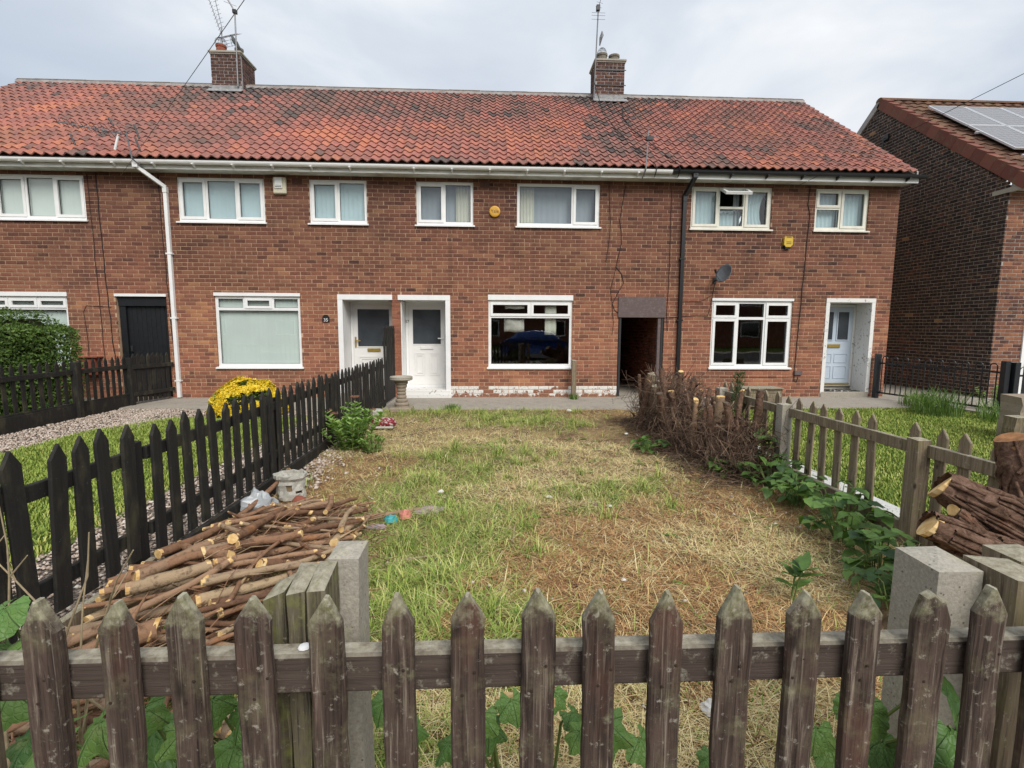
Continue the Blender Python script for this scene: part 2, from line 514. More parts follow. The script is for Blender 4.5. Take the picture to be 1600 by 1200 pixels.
# glass: reflection by Fresnel over a clear, slightly tinted pane
def glass_mat(name, tint, rough=0.0, ior=1.5):
    t = NT(name)
    nt = t.nt
    tr = t.n('ShaderNodeBsdfTransparent'); tr.inputs[0].default_value = (*tint, 1)
    gl = t.n('ShaderNodeBsdfGlossy'); gl.inputs[0].default_value = (1, 1, 1, 1); gl.inputs['Roughness'].default_value = rough
    fr = t.n('ShaderNodeFresnel'); fr.inputs[0].default_value = ior
    wv = t.noise(t.pos(), 1.6, 2)
    bm = t.n('ShaderNodeBump'); bm.inputs['Strength'].default_value = 0.05; bm.inputs['Distance'].default_value = 0.02
    t.l(wv, bm.inputs['Height']); t.l(bm.outputs[0], gl.inputs['Normal'])
    bf = t.n('ShaderNodeNewGeometry').outputs['Backfacing']
    fac = t.math('MULTIPLY', fr.outputs[0], t.math('SUBTRACT', 1.0, bf))    # reflect at the outer face only
    mx_ = t.n('ShaderNodeMixShader'); t.l(fac, mx_.inputs[0]); t.l(tr.outputs[0], mx_.inputs[1]); t.l(gl.outputs[0], mx_.inputs[2])
    out = [n for n in nt.nodes if n.type == 'OUTPUT_MATERIAL'][0]
    t.l(mx_.outputs[0], out.inputs[0])
    MT[name] = t.mat
glass_mat('glass', (0.93, 0.96, 0.95), 0.0, 1.85)
t = NT('glass_frosted', 0.22, 0.6)                      # obscured door glass: dark hall behind
MT['glass_frosted'] = t.col(t.ramp(t.noise(t.pos(), 3, 3), [(0.3, (0.035, 0.042, 0.05)), (0.7, (0.06, 0.07, 0.08))]))
t = NT('glass_dark', 0.06, 0.8)
MT['glass_dark'] = t.col((0.02, 0.022, 0.022))
# ================================================================== THE TERRACE
CH, BL = 0.083, 0.225                       # brick course and brick length with joint
XA0, XAB, XBC, XCD, XD1 = -12.9, -8.02, -2.04, 3.98, 9.19
SOFF, EAVE_Y, EAVE_Z, RIDGE_Y, RIDGE_Z = 4.73, -0.36, 4.90, 4.04, 8.20
WALL_TOP = 4.76

HOUSE = {}
HOUSE['a'] = empty('terraced_house', (-10.4, 0, 0), 'brick terraced house standing behind the clipped green hedge', 'house', 'houses of the red roofed terrace')
HOUSE['b'] = empty('terraced_house', (-5.0, 0, 0), 'terraced house numbered 35 with pale vertical blinds and white downpipe', 'house', 'houses of the red roofed terrace')
HOUSE['c'] = empty('terraced_house', (1.0, 0, 0), 'terraced house with white painted bottom bricks and open side passage', 'house', 'houses of the red roofed terrace')
HOUSE['d'] = empty('terraced_house', (6.6, 0, 0), 'end terraced house with pale blue door and black downpipe', 'house', 'houses of the red roofed terrace')
HOUSE['e'] = empty('detached_house', (14, 0, 0), 'dark brick gabled house with solar panels and brown roof', 'house')

OPEN = {   # x0, x1, z0, z1, depth of reveal
 'a': [(-10.22, -8.40, 3.725, 4.66, .12), (-10.78, -8.955, .64, 2.26, .12)],
 'b': [(-6.53, -4.74, 3.725, 4.66, .12), (-3.81, -2.605, 3.725, 4.66, .12), (-5.90, -4.095, .64, 2.275, .12),
       (-7.955, -6.905, 0.0, 2.23, .3), (-3.28, -2.12, 0.0, 2.25, .65)],
 'c': [(-1.555, -.335, 3.725, 4.66, .12), (.61, 2.42, 3.725, 4.66, .12), (-.01, 1.86, .64, 2.275, .12),
       (-1.94, -.86, 0.0, 2.25, .65), (2.90, 3.945, 0.0, 2.245, .3)],
 'd': [(4.45, 6.265, 3.725, 4.66, .12), (7.26, 8.49, 3.725, 4.66, .12), (5.03, 6.90, .64, 2.24, .12),
       (7.68, 8.82, 0.0, 2.25, .55)],
}
SPAN = {'a': (XA0, XAB), 'b': (XAB, XBC), 'c': (XBC, XCD), 'd': (XCD, XD1)}

def cut_rect(r, ops):
    """rectangle minus openings -> list of rectangles"""
    out = [r]
    for (a0, a1, b0, b1) in ops:
        nx = []
        for (x0, x1, z0, z1) in out:
            if x1 <= a0 or x0 >= a1 or z1 <= b0 or z0 >= b1:
                nx.append((x0, x1, z0, z1)); continue
            if x0 < a0: nx.append((x0, a0, z0, z1))
            if x1 > a1: nx.append((a1, x1, z0, z1))
            m0, m1 = max(x0, a0), min(x1, a1)
            if z1 > b1: nx.append((m0, m1, b1, z1))
            if z0 < b0: nx.append((m0, m1, z0, b0))
        out = nx
    return [q for q in out if q[1] - q[0] > 0.028 and q[3] - q[2] > 0.018]

def brick_grid(u0, u1, z0, z1, ops):
    """bricks in stretcher bond as (u0,u1,z0,z1)"""
    res = []
    r0, r1 = math.floor(z0 / CH), math.ceil(z1 / CH)
    J = 0.0055
    for r in range(r0, r1):
        off = BL / 2 * (r % 2)
        c0, c1 = math.floor((u0 + off) / BL) - 1, math.ceil((u1 + off) / BL) + 1
        dr = random.uniform(-0.012, 0.012)
        for c in range(c0, c1):
            a, b = c * BL - off + J + dr, (c + 1) * BL - off - J + dr
            jt = random.uniform(-0.003, 0.003)
            a, b = max(a + jt, u0), min(b + jt, u1)
            za, zb = max(r * CH + J, z0), min((r + 1) * CH - J, z1)
            if b - a < 0.03 or zb - za < 0.02: continue
            # a few rows hold closers and headers
            if b - a > 0.2 and random.random() < 0.05:
                m = (a + b) / 2
                res += cut_rect((a, m - J, za, zb), ops) + cut_rect((m + J, b, za, zb), ops)
            else:
                res += cut_rect((a, b, za, zb), ops)
    return res

BRKQ = np.array([(8, 9, 10, 11), (0, 1, 9, 8), (1, 2, 10, 9), (2, 3, 11, 10), (3, 0, 8, 11), (0, 4, 5, 1), (1, 5, 6, 2), (2, 6, 7, 3), (3, 7, 4, 0)])
BOXQ = np.array([(0, 3, 2, 1), (4, 5, 6, 7), (0, 1, 5, 4), (1, 2, 6, 5), (2, 3, 7, 6), (3, 0, 4, 7)])
def lay_bricks(rects, parent, mat, to3d, value, nmax=300, name='brick', depth=0.02, matfn=None):
    """to3d(u, z, d) -> world point, d = depth behind the face. The nmax nearest are objects of their own."""
    items = []
    for (a, b, z0, z1) in rects:
        ctr = Vector(to3d((a + b) / 2, (z0 + z1) / 2, 0))
        items.append(((ctr - CAM).length, a, b, z0, z1))
    items.sort()
    single, rest = items[:nmax], items[nmax:]
    cache = {}
    vx = (Vector(to3d(1, 0, 0)) - Vector(to3d(0, 0, 0)))
    vd = (Vector(to3d(0, 0, 1)) - Vector(to3d(0, 0, 0)))
    for (_, a, b, z0, z1) in single:
        w, h = round(b - a, 3), round(z1 - z0, 3)
        m = matfn(a, b, z0, z1) if matfn else mat
        key = (w, h, m.name)
        if key not in cache:
            mb = MB()
            pts = []
            for dd in (0, depth):
                for (uu, z) in ((-w / 2, -h / 2), (w / 2, -h / 2), (w / 2, h / 2), (-w / 2, h / 2)):
                    pts.append(vx * uu + Vector((0, 0, z)) + vd * dd)
            # bevelled face: front ring inset a little
            fr = [vx * (uu * (1 - .012 / w)) + Vector((0, 0, z * (1 - .010 / h))) - vd * 0.0015 for (uu, z) in ((-w / 2, -h / 2), (w / 2, -h / 2), (w / 2, h / 2), (-w / 2, h / 2))]
            vs = pts + fr
            fs = [(8, 9, 10, 11), (0, 1, 9, 8), (1, 2, 10, 9), (2, 3, 11, 10), (3, 0, 8, 11), (0, 4, 5, 1), (1, 5, 6, 2), (2, 6, 7, 3), (3, 7, 4, 0)]
            me = bpy.data.meshes.new(name)
            me.from_pydata([tuple(v) for v in vs], [], fs); me.materials.append(m); me.update()
            cache[key] = me
        o = bpy.data.objects.new(name, cache[key])
        COL.objects.link(o)
        pos = Vector(to3d((a + b) / 2, (z0 + z1) / 2, random.uniform(-.001, .001)))
        setp(o, parent)
        o.location = pos
        vv = value(a, b, z0, z1)
        o.color = (vv, 0, 0, 1)
    groups = {}
    for it in rest:
        m = matfn(*it[1:]) if matfn else mat
        groups.setdefault(m.name, []).append(it)
    for mn, its in groups.items():
        co = []; tvs = []
        for (_, a, b, z0, z1) in its:
            dd = random.uniform(-.001, .001)
            e1, e2 = .006, .005
            for (u, z, d) in ((a, z0, dd), (b, z0, dd), (b, z1, dd), (a, z1, dd), (a, z0, depth), (b, z0, depth), (b, z1, depth), (a, z1, depth),
                              (a + e1, z0 + e2, dd - .0015), (b - e1, z0 + e2, dd - .0015), (b - e1, z1 - e2, dd - .0015), (a + e1, z1 - e2, dd - .0015)):
                co.append(to3d(u, z, d))
            tvs += [value(a, b, z0, z1)] * 12
        co = np.array(co)
        q = (np.arange(len(its))[:, None, None] * 12 + BRKQ[None]).reshape(-1, 4)
        o = np_mesh('brickwork', co, q, MT[mn], parent, tvs)
        o['kind'] = 'stuff'

def wall_value(a, b, z0, z1):
    x = (a + b) / 2
    v = random.betavariate(3.0, 2.6)
    v += 0.26 * mnoise.noise(Vector((x * .6, z0 * .8, 3.1))) + (.03 if x < XAB else .05 if x < XBC else 0.0 if x < XCD else -.07)
    return min(max(v, 0.01), 0.99)

ALLOPS = [o[:4] for k in OPEN for o in OPEN[k]]
facade = brick_grid(XA0, XD1, -0.05, WALL_TOP, ALLOPS)
for k in 'abcd':
    x0, x1 = SPAN[k]
    h = HOUSE[k]
    ops = OPEN[k]
    mb = MB()
    xs = sorted({x0, x1, *[v for o in ops for v in o[:2]]}); zs = sorted({-0.3, WALL_TOP, *[v for o in ops for v in o[2:4]]})
    for i in range(len(xs) - 1):
        for j in range(len(zs) - 1):
            cx, cz = (xs[i] + xs[i + 1]) / 2, (zs[j] + zs[j + 1]) / 2
            if any(o[0] < cx < o[1] and o[2] < cz < o[3] for o in ops): continue
            mb.quad((xs[i], .0035, zs[j]), (xs[i + 1], .0035, zs[j]), (xs[i + 1], .0035, zs[j + 1]), (xs[i], .0035, zs[j + 1]))
    for (a, b, z0, z1, dp) in ops:
        mb.quad((a, .007, z0), (a, dp, z0), (a, dp, z1), (a, .007, z1))
        mb.quad((b, .007, z0), (b, .007, z1), (b, dp, z1), (b, dp, z0))
        mb.quad((a, .007, z1), (a, dp, z1), (b, dp, z1), (b, .007, z1))
        mb.quad((a, .007, z0), (b, .007, z0), (b, dp, z0), (a, dp, z0))
    # back, party walls and gable of the shell
    for xx, sgn in ((x0 + .004, 1), (x1 - .004, -1)):
        mb.poly([(xx, .007, -.3), (xx, 8.1, -.3), (xx, 8.1, WALL_TOP), (xx, RIDGE_Y, RIDGE_Z - .12), (xx, .007, WALL_TOP)])
    mb.quad((x0, 8.1, -.3), (x1, 8.1, -.3), (x1, 8.1, WALL_TOP), (x0, 8.1, WALL_TOP))
    # inner leaf so that the rooms are dark
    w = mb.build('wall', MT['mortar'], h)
    fl = MB(); fl.box(x0 + .02, x1 - .02, .2 if k != 'c' else 1.0, 8.0, 2.42, 2.6); fl.build('upper_floor', MT['plaster_dim'], h)
    mine = [r for r in facade if x0 <= (r[0] + r[1]) / 2 < x1]
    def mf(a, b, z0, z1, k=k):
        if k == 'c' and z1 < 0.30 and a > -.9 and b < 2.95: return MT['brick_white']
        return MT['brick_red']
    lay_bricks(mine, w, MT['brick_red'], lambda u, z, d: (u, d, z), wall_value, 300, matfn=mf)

# ------------------------------------------------------------------ roof
SL = math.atan2(RIDGE_Z - EAVE_Z, RIDGE_Y - EAVE_Y)
SLEN = math.hypot(RIDGE_Z - EAVE_Z, RIDGE_Y - EAVE_Y)
def tile_mesh(W, L, amp, over, lift, thick, nseg=8, roll=True):
    vs, fs = [], []
    us = [-0.012 + (W + over) * i / nseg for i in range(nseg + 1)]
    def hgt(u):
        t_ = u / W
        if roll: return amp * (1 + math.cos(2 * math.pi * (t_ - 0.08))) * 0.5 + 0.010 * (1 - t_)
        return amp * max(0.0, math.cos(2 * math.pi * (t_ - .2))) ** 0.5 * 0.6 if False else amp * (0.5 + 0.5 * math.cos(2 * math.pi * t_))
    for u in us: vs.append((u, 0, hgt(u) + lift))
    for u in us: vs.append((u, L, hgt(u)))
    for u in us: vs.append((u, 0, hgt(u) + lift))
    for u in us: vs.append((u, 0.004, hgt(u) + lift - thick))
    n = nseg + 1
    for i in range(nseg):
        fs.append((i, i + 1, n + i + 1, n + i))
        fs.append((2 * n + i + 1, 2 * n + i, 3 * n + i, 3 * n + i + 1))
    return np.array(vs), np.array(fs)

def lay_tiles(spots, parent, tm, mat, M, value, nmax=300, name='tile', rnd=0.004):
    """spots: (u, s) in roof coordinates, M: 4x4 roof matrix (u across, s up the slope, n normal)"""
    vs, fs = tm
    items = []
    for (u, s, v) in spots:
        pw = M @ Vector((u, s, 0))
        items.append(((pw - CAM).length, u, s, v))
    items.sort()
    me = bpy.data.meshes.new(name)
    me.from_pydata([tuple(v) for v in vs], [], [tuple(f) for f in fs]); me.materials.append(mat)
    me.polygons.foreach_set('use_smooth', [True] * len(fs)); me.update()
    for (_, u, s, v) in items[:nmax]:
        o = bpy.data.objects.new(name, me); COL.objects.link(o)
        setp(o, parent)
        R_ = Matrix.Rotation(random.uniform(-.012, .012), 4, 'Z') @ Matrix.Rotation(random.uniform(-.012, .012), 4, 'X')
        o.matrix_basis = M @ Matrix.Translation((u + random.uniform(-rnd, rnd), s + random.uniform(-rnd * 2, rnd * 2), random.uniform(0, .005))) @ R_
        o.color = (v, 0, 0, 1)
    rest = items[nmax:]
    if rest:
        Mn = np.array(M)
        n = len(rest)
        P = np.repeat(vs[None], n, 0)
        ry = RNG.uniform(-.012, .012, (n, 1)); rx = RNG.uniform(-.012, .012, (n, 1))
        P[:, :, 2] += P[:, :, 1] * rx
        P[:, :, 0] += -P[:, :, 1] * ry
        us = np.array([r[1] for r in rest]) + RNG.uniform(-rnd, rnd, n)
        ss = np.array([r[2] for r in rest]) + RNG.uniform(-rnd * 2, rnd * 2, n)
        P[:, :, 0] += us[:, None]; P[:, :, 1] += ss[:, None]; P[:, :, 2] += RNG.uniform(0, .005, (n, 1))
        P = P.reshape(-1, 3) @ Mn[:3, :3].T + Mn[:3, 3]
        q = (np.arange(n)[:, None, None] * len(vs) + fs[None]).reshape(-1, 4)
        o = np_mesh('tiling', P, q, mat, parent, np.repeat([r[3] for r in rest], len(vs)), smooth=True)
        o['kind'] = 'stuff'

RM = Matrix.Translation((0, EAVE_Y, EAVE_Z)) @ Matrix.Rotation(SL, 4, 'X')
TW, TG = 0.2, SLEN / 20.0
PT = tile_mesh(TW, TG + 0.07, 0.046, 0.022, 0.034, 0.022)
def patch(u, s):
    a = 0.55 * mnoise.noise(Vector((u * .32, s * .42, 1.7))) + 0.55 * mnoise.noise(Vector((u * .9, s * 1.1, 5.2)))
    # the chimneys shed soot on the tiles below them, the top courses are dirtier
    for cx in (-7.15, 3.42):
        d = math.hypot((u - cx) / 1.3, (SLEN - s) / 1.5)
        a += 0.55 * math.exp(-d * d)
    a += 0.18 * (s / SLEN) ** 2 - 0.12 * (1 - s / SLEN)
    if u > 4: a += 0.04
    return a
roofs = {}
for k in 'abcd':
    x0, x1 = SPAN[k]
    c0, c1 = round(x0 / TW), round(x1 / TW)
    if k == 'd': x1 = 9.24
    mb = MB()
    nrm = RM.to_3x3() @ Vector((0, 0, 1))
    p0, p1 = Vector((x0, EAVE_Y + .03, EAVE_Z + .0)), Vector((x0, RIDGE_Y, RIDGE_Z))
    mb.prism([(x0, EAVE_Y + .04, EAVE_Z + .01), (x0, RIDGE_Y, RIDGE_Z - .02), (x0, 8.5, EAVE_Z), (x0, 8.5, EAVE_Z - .08), (x0, RIDGE_Y, RIDGE_Z - .12), (x0, EAVE_Y + .10, EAVE_Z - .04)], (x1 - x0, 0, 0))
    rf = mb.build('roof', MT['ridge_tile'], HOUSE[k])
    roofs[k] = rf
    spots = []
    for c in range(c0, c1 + (0 if k != 'd' else 0)):
        for r in range(20):
            u, s = c * TW, r * TG
            pv = patch(u, s)
            v = 0.36 + pv * 0.55 + random.gauss(0, 0.11)
            if random.random() < 0.06 + max(0, pv) * 0.25: v += 0.24
            if k == 'd' and random.random() < 0.08: v = random.uniform(0, .12)
            spots.append((u, s, min(max(v, 0.0), 1.0)))
    lay_tiles(spots, rf, PT, MT['pantile'], RM, None, 300)
    # ridge tiles
    x = x0
    i = 0
    while x < x1 - 0.05:
        L = min(0.45, x1 - x)
        mb = MB(); n = 8
        vs = []
        dz = random.uniform(-.004, .004)
        for j, xx in enumerate((x + .004, x + L - .004)):
            for q in range(n + 1):
                an = math.pi * q / n
                vs.append((xx, RIDGE_Y - .125 * math.cos(an), RIDGE_Z + .0 + dz + .105 * math.sin(an)))
        fs = [(q, q + 1, n + 2 + q, n + 1 + q) for q in range(n)] + [tuple(range(n, -1, -1)), tuple(range(n + 1, 2 * n + 2))]
        mb._add(vs, fs)
        mb.build('ridge_tile', MT['ridge_tile'], rf)
        x += L; i += 1
    # mortar bedding under the ridge
    mb = MB(); mb.box(x0, x1, RIDGE_Y - .15, RIDGE_Y + .15, RIDGE_Z - .05, RIDGE_Z + .02); mb.build('ridge_bedding', MT['mortar_grey'], rf)
# verge board at the right end
mb = MB()
mb.prism([(9.245, EAVE_Y + .02, EAVE_Z - .02), (9.245, EAVE_Y + .02, EAVE_Z + .05), (9.245, RIDGE_Y, RIDGE_Z + .03), (9.245, RIDGE_Y, RIDGE_Z - .06)], (.035, 0, 0))
mb.build('verge', MT['mortar_grey'], roofs['d'])

# ------------------------------------------------------------------ eaves: soffit, fascia, gutter
for k in 'abcd':
    x0, x1 = SPAN[k]
    if k == 'd': x1 = 9.33
    h = HOUSE[k]
    fm = MT['fascia_white'] if k != 'd' else MT['upvc']
    if k == 'a': fm = MT['fascia_white']
    mb = MB(); mb.box(x0, x1 - (.12 if k == 'd' else 0), -.28, .006, SOFF, SOFF + .02); mb.build('soffit', MT['fascia_white'], h)
    mb = MB(); mb.box(x0, x1, -.305, -.281, SOFF - .012, SOFF + (.155 if k != 'd' else .15)); mb.build('fascia', fm, h)
    gx0, gx1 = x0, x1
    if k == 'c': gx1 = 3.86
    if k == 'd': gx0, gx1 = 3.865, 9.45
    mb = MB(); n = 8
    gz = EAVE_Z - .035
    ring = []
    for q in range(n + 1):
        an = math.pi * q / n
        ring.append((-.365 - .058 * math.cos(an), gz - .07 * math.sin(an)))
    inner = [(-.365 + (y + .365) * .9, gz - (gz - z) * .92) for y, z in ring]
    pr = ring + inner[::-1]
    mb.prism([(gx0, y, z) for y, z in pr], (gx1 - gx0, 0, 0))
    g = mb.build('gutter', MT['upvc'] if k != 'd' else MT['black_plastic'], h)
    x = gx0 + .5
    while x < gx1 - .1:
        mb = MB()
        mb.box(x - .016, x + .016, -.43, -.306, gz - .078, gz - .062)
        mb.prism([(x - .014, -.40, gz - .078), (x - .014, -.306, gz - .078), (x - .014, -.306, gz - .125)], (.028, 0, 0))
        mb.build('gutter_bracket', MT['upvc'] if k != 'd' else MT['black_plastic'], g)
        x += .78
    # blocking between fascia and tiles
    mb = MB(); mb.box(x0, x1 - .02, -.30, -.20, SOFF + .15, EAVE_Z + .02); mb.build('eaves_board', MT['dark_metal'], h)

def downpipe(h, x, mat, xtop, bottom, size=.068, rnd=False):
    mb = MB()
    z1 = SOFF - .32
    mb.box(x - size / 2, x + size / 2, -.075, -.075 + size, bottom, z1)
    o = mb.build('downpipe', mat, h)
    # swan neck
    a, b = Vector((xtop, -.365, EAVE_Z - .10)), Vector((x, -.042, z1 + .02))
    mb = MB()
    mb.box(xtop - .05, xtop + .05, -.415, -.315, EAVE_Z - .18, EAVE_Z - .098)
    d = (b - (a - Vector((0, 0, .06))))
    q = d.to_track_quat('Z', 'Y').to_matrix().to_4x4()
    mb.box(-size / 2, size / 2, -size / 2, size / 2, 0, d.length, Matrix.Translation(a - Vector((0, 0, .06))) @ q)
    mb.box(x - size / 2 - .006, x + size / 2 + .006, -.085, .0, z1 - .09, z1 + .03)
    mb.build('swan_neck', mat, o)
    z = bottom + .35
    while z < z1:
        mb = MB(); mb.box(x - size / 2 - .03, x + size / 2 + .03, -.081, .0, z, z + .03); mb.build('pipe_clip', mat, o)
        z += 1.35
downpipe(HOUSE['b'], -6.74, MT['upvc'], -7.08, 0.01)
downpipe(HOUSE['d'], 4.28, MT['black_plastic'], 4.36, 0.02, .075)

# ------------------------------------------------------------------ windows
def ring(mb, x0, x1, z0, z1, w, y0, y1):
    mb.box(x0, x1, y0, y1, z1 - w, z1); mb.box(x0, x1, y0, y1, z0, z0 + w)
    mb.box(x0, x0 + w, y0, y1, z0 + w, z1 - w); mb.box(x1 - w, x1, y0, y1, z0 + w, z1 - w)

def window(h, x0, x1, z0, z1, cells, mat='upvc', head=0.0, sill=True, Y=0.035):
    """cells: (x0,x1,z0,z1,sash) in metres; head: height of a white head board on top"""
    m = MT[mat]
    mb = MB()
    zt = z1 - head
    ring(mb, x0, x1, z0, zt, .032, Y, Y + .07)
    if head: mb.box(x0 - .01, x1 + .01, Y - .05, Y + .05, zt + .002, z1)
    for (a, b, c, d, s) in cells:
        ring(mb, a, b, c, d, .022 if s != 'f' else .03, Y + .002, Y + .066)
    w = mb.build('window', m, h)
    for (a, b, c, d, s) in cells:
        if s == 'open': continue
        i = .03
        par = w
        if s == 's':
            sb = MB(); ring(sb, a + .012, b - .012, c + .012, d - .012, .055, Y - .016, Y + .05)
            par = sb.build('sash', m, w); i = .067
        g = MB(); g.box(a + i, b - i, Y + .030, Y + .036, c + i, d - i)
        if par is w: g.build('pane', MT['glass'], w)
        else:
            g.build('pane', MT['glass'], w)
        gk = MB(); ring(gk, a + i, b - i, c + i, d - i, .008, Y + .018, Y + .029); gk.build('gasket', MT['black_plastic'], w)
    if sill:
        sb = MB()
        sb.prism([(x0 - .035, .05, z0 + .004), (x0 - .035, -.05, z0 - .022), (x0 - .035, -.05, z0 - .05), (x0 - .035, -.02, z0 - .05), (x0 - .035, -.02, z0 - .03), (x0 - .035, .05, z0 - .03)][::-1], (x1 - x0 + .07, 0, 0))
        sb.build('sill', m, w)
    return w

U0, U1 = 3.765, 4.655
G0 = .685
def cells_x(edges, z0, z1, kinds): return [(edges[i], edges[i + 1], z0, z1, kinds[i]) for i in range(len(kinds))]
window(HOUSE['a'], -10.22, -8.40, U0, U1, cells_x([-10.19, -9.55, -9.0, -8.43][0:1] + [-9.60, -9.02, -8.43], U0 + .03, U1 - .03, ['s', 'f', 's']))
window(HOUSE['b'], -6.53, -4.74, U0, U1, cells_x([-6.50, -5.95, -5.33, -4.77], U0 + .03, U1 - .03, ['s', 'f', 's']))
window(HOUSE['b'], -3.81, -2.605, U0, U1, cells_x([-3.78, -3.21, -2.635], U0 + .03, U1 - .03, ['s', 'f']))
window(HOUSE['c'], -1.555, -.335, U0, U1, cells_x([-1.525, -.96, -.365], U0 + .03, U1 - .03, ['s', 'f']))
window(HOUSE['c'], .61, 2.42, U0, U1, cells_x([.64, 1.83, 2.39], U0 + .03, U1 - .03, ['f', 's']))
zm = 2.03
window(HOUSE['a'], -10.78, -8.955, G0, 2.26, [(-10.75, -10.17, 1.92, 2.14, 's'), (-10.17, -9.58, 1.92, 2.14, 's'), (-9.58, -8.985, 1.92, 2.14, 's'), (-10.75, -8.985, G0 + .03, 1.92, 'f')], head=.09)
window(HOUSE['b'], -5.90, -4.095, G0, 2.275, [(-5.87, -5.29, 1.93, 2.18, 'f'), (-5.29, -4.69, 1.93, 2.18, 's'), (-4.69, -4.125, 1.93, 2.18, 'f'), (-5.87, -4.125, G0 + .03, 1.93, 'f')], head=.07)
window(HOUSE['c'], -.01, 1.86, G0, 2.275, [(.02, .925, 1.80, 2.125, 's'), (.925, 1.83, 1.80, 2.125, 's'), (.02, 1.83, G0 + .03, 1.80, 'f')], head=.115)
window(HOUSE['d'], 5.03, 6.90, G0, 2.24, [(5.06, 5.64, 1.79, 2.15, 's'), (5.64, 6.28, 1.79, 2.15, 'f'), (6.28, 6.87, 1.79, 2.15, 's'), (5.06, 5.64, G0 + .03, 1.79, 's'), (5.64, 6.28, G0 + .03, 1.79, 'f'), (6.28, 6.87, G0 + .03, 1.79, 's')], head=.06)
wd = window(HOUSE['d'], 4.45, 6.265, U0, U1, [(4.48, 5.08, U0 + .03, U1 - .03, 's'), (5.08, 5.66, U0 + .03, 4.22, 'f'), (5.08, 5.66, 4.22, U1 - .03, 'open'), (5.66, 6.235, U0 + .03, U1 - .03, 's')], 'upvc_old')
# the open top-hung vent
mb = MB()
Mv = Matrix.Translation((5.37, .02, U1 - .04)) @ Matrix.Rotation(math.radians(-62), 4, 'X')
for (a, b, c, d) in ((-.29, .29, -.055, 0), (-.29, .29, -.36, -.305), (-.29, -.235, -.305, -.055), (.235, .29, -.305, -.055)):
    mb.box(a, b, -.03, .025, c, d, Mv)
vt = mb.build('open_vent', MT['upvc'], wd)
mb = MB(); mb.box(-.235, .235, -.004, .004, -.305, -.055, Mv); mb.build('vent_pane', MT['glass'], wd)
window(HOUSE['d'], 7.26, 8.49, U0, U1, [(7.29, 7.86, 4.24, U1 - .03, 's'), (7.29, 7.86, U0 + .03, 4.24, 'f'), (7.86, 8.46, U0 + .03, U1 - .03, 's')], 'upvc_old')

# ------------------------------------------------------------------ blinds and curtains hanging behind the panes
def blind(x0, x1, z0, z1, mat, label, slat=.089, Y=.13, ang=9, name='vertical_blind', cat='blind', group=None):
    mb = MB(); n = int((x1 - x0) / slat)
    for i in range(n):
        xc = x0 + (i + .5) * (x1 - x0) / n
        a = math.radians(ang + random.uniform(-4, 4))
        dx, dy = slat * .53 * math.cos(a), slat * .53 * math.sin(a)
        mb.prism([(xc - dx, Y - dy, z0), (xc + dx, Y + dy, z0), (xc + dx, Y + dy, z1), (xc - dx, Y - dy, z1)], (0, .002, 0))
    mb.box(x0, x1, Y - .02, Y + .02, z1, z1 + .03)
    o = mb.build(name, MT[mat]); tag(o, label, cat, group); return o
def curtain(x0, x1, z0, z1, mat, label, Y=.2, fold=.06, amp=.018, xs=None, name='curtain', taper=0.0):
    n = max(6, int((x1 - x0) / fold * 4)); rows = 6
    vs = []; fs = []
    for j in range(rows + 1):
        t_ = j / rows; z = z0 + (z1 - z0) * t_
        for i in range(n + 1):
            u = i / n
            x = x0 + (x1 - x0) * (u if not taper else u * (1 - taper * math.sin(math.pi * t_)))
            vs.append((x, Y + amp * math.sin(u * (x1 - x0) / fold * 2 * math.pi + .6 * math.sin(3 * t_)), z))
    for j in range(rows):
        for i in range(n):
            a = j * (n + 1) + i
            fs.append((a, a + 1, a + n + 2, a + n + 1))
    o = mesh_obj(name, vs, fs, MT[mat], smooth=True)
    sm = o.modifiers.new('thickness', 'SOLIDIFY'); sm.thickness = .002
    tag(o, label, 'curtain'); return o
blind(-10.2, -8.42, 3.72, 4.62, 'blind', 'pale blind in the upstairs window above the hedge')
blind(-6.5, -4.77, 3.72, 4.62, 'net_blue', 'pale vertical blind in the wide upstairs window beside the cream alarm box')
blind(-3.78, -2.63, 3.72, 4.62, 'net_blue', 'pale vertical blind in the two pane upstairs window above door 35')
blind(-5.87, -4.12, .64, 2.17, 'blind', 'pale green vertical blind filling the big window above the yellow flowers')
blind(-10.75, -8.98, .64, 2.14, 'blind', 'pale blind in the ground floor window half hidden by the hedge')
curtain(-1.52, -.36, 3.72, 4.64, 'net_grey', 'grey net curtain in the two pane window left of the amber alarm disc', Y=.24, fold=.12, amp=.006)
curtain(-.72, -.40, 3.72, 4.62, 'curtain_cream', 'cream curtain drawn aside in the two pane window near the amber alarm disc', Y=.17, fold=.07)
curtain(.64, 2.39, 3.72, 4.64, 'net_grey', 'grey net curtain in the wide window right of the amber alarm disc', Y=.24, fold=.12, amp=.006)
curtain(.66, .99, 3.72, 4.62, 'curtain_cream', 'cream curtain at the edge of the wide window near the amber alarm disc', Y=.17, fold=.07)
curtain(4.48, 5.07, 3.72, 4.62, 'net_blue', 'pale net curtain beside the open vent window', Y=.17, fold=.10)
curtain(5.10, 5.64, 3.72, 4.18, 'net_blue', 'short pale net curtain under the open vent', Y=.2, fold=.1)
curtain(5.70, 6.22, 3.72, 4.62, 'net_blue', 'pale curtain gathered at its middle next to the open vent', Y=.17, fold=.10, taper=.25)
curtain(5.48, 5.62, 3.72, 4.60, 'curtain_grey', 'narrow dark curtain below the open vent', Y=.19, fold=.06)
curtain(7.29, 7.84, 3.72, 4.62, 'net_blue', 'net curtain behind the small top pane of the end upstairs window', Y=.19, fold=.10)
curtain(7.88, 8.44, 3.72, 4.62, 'net_blue', 'pale curtain in the tall pane of the end upstairs window', Y=.17, fold=.10)
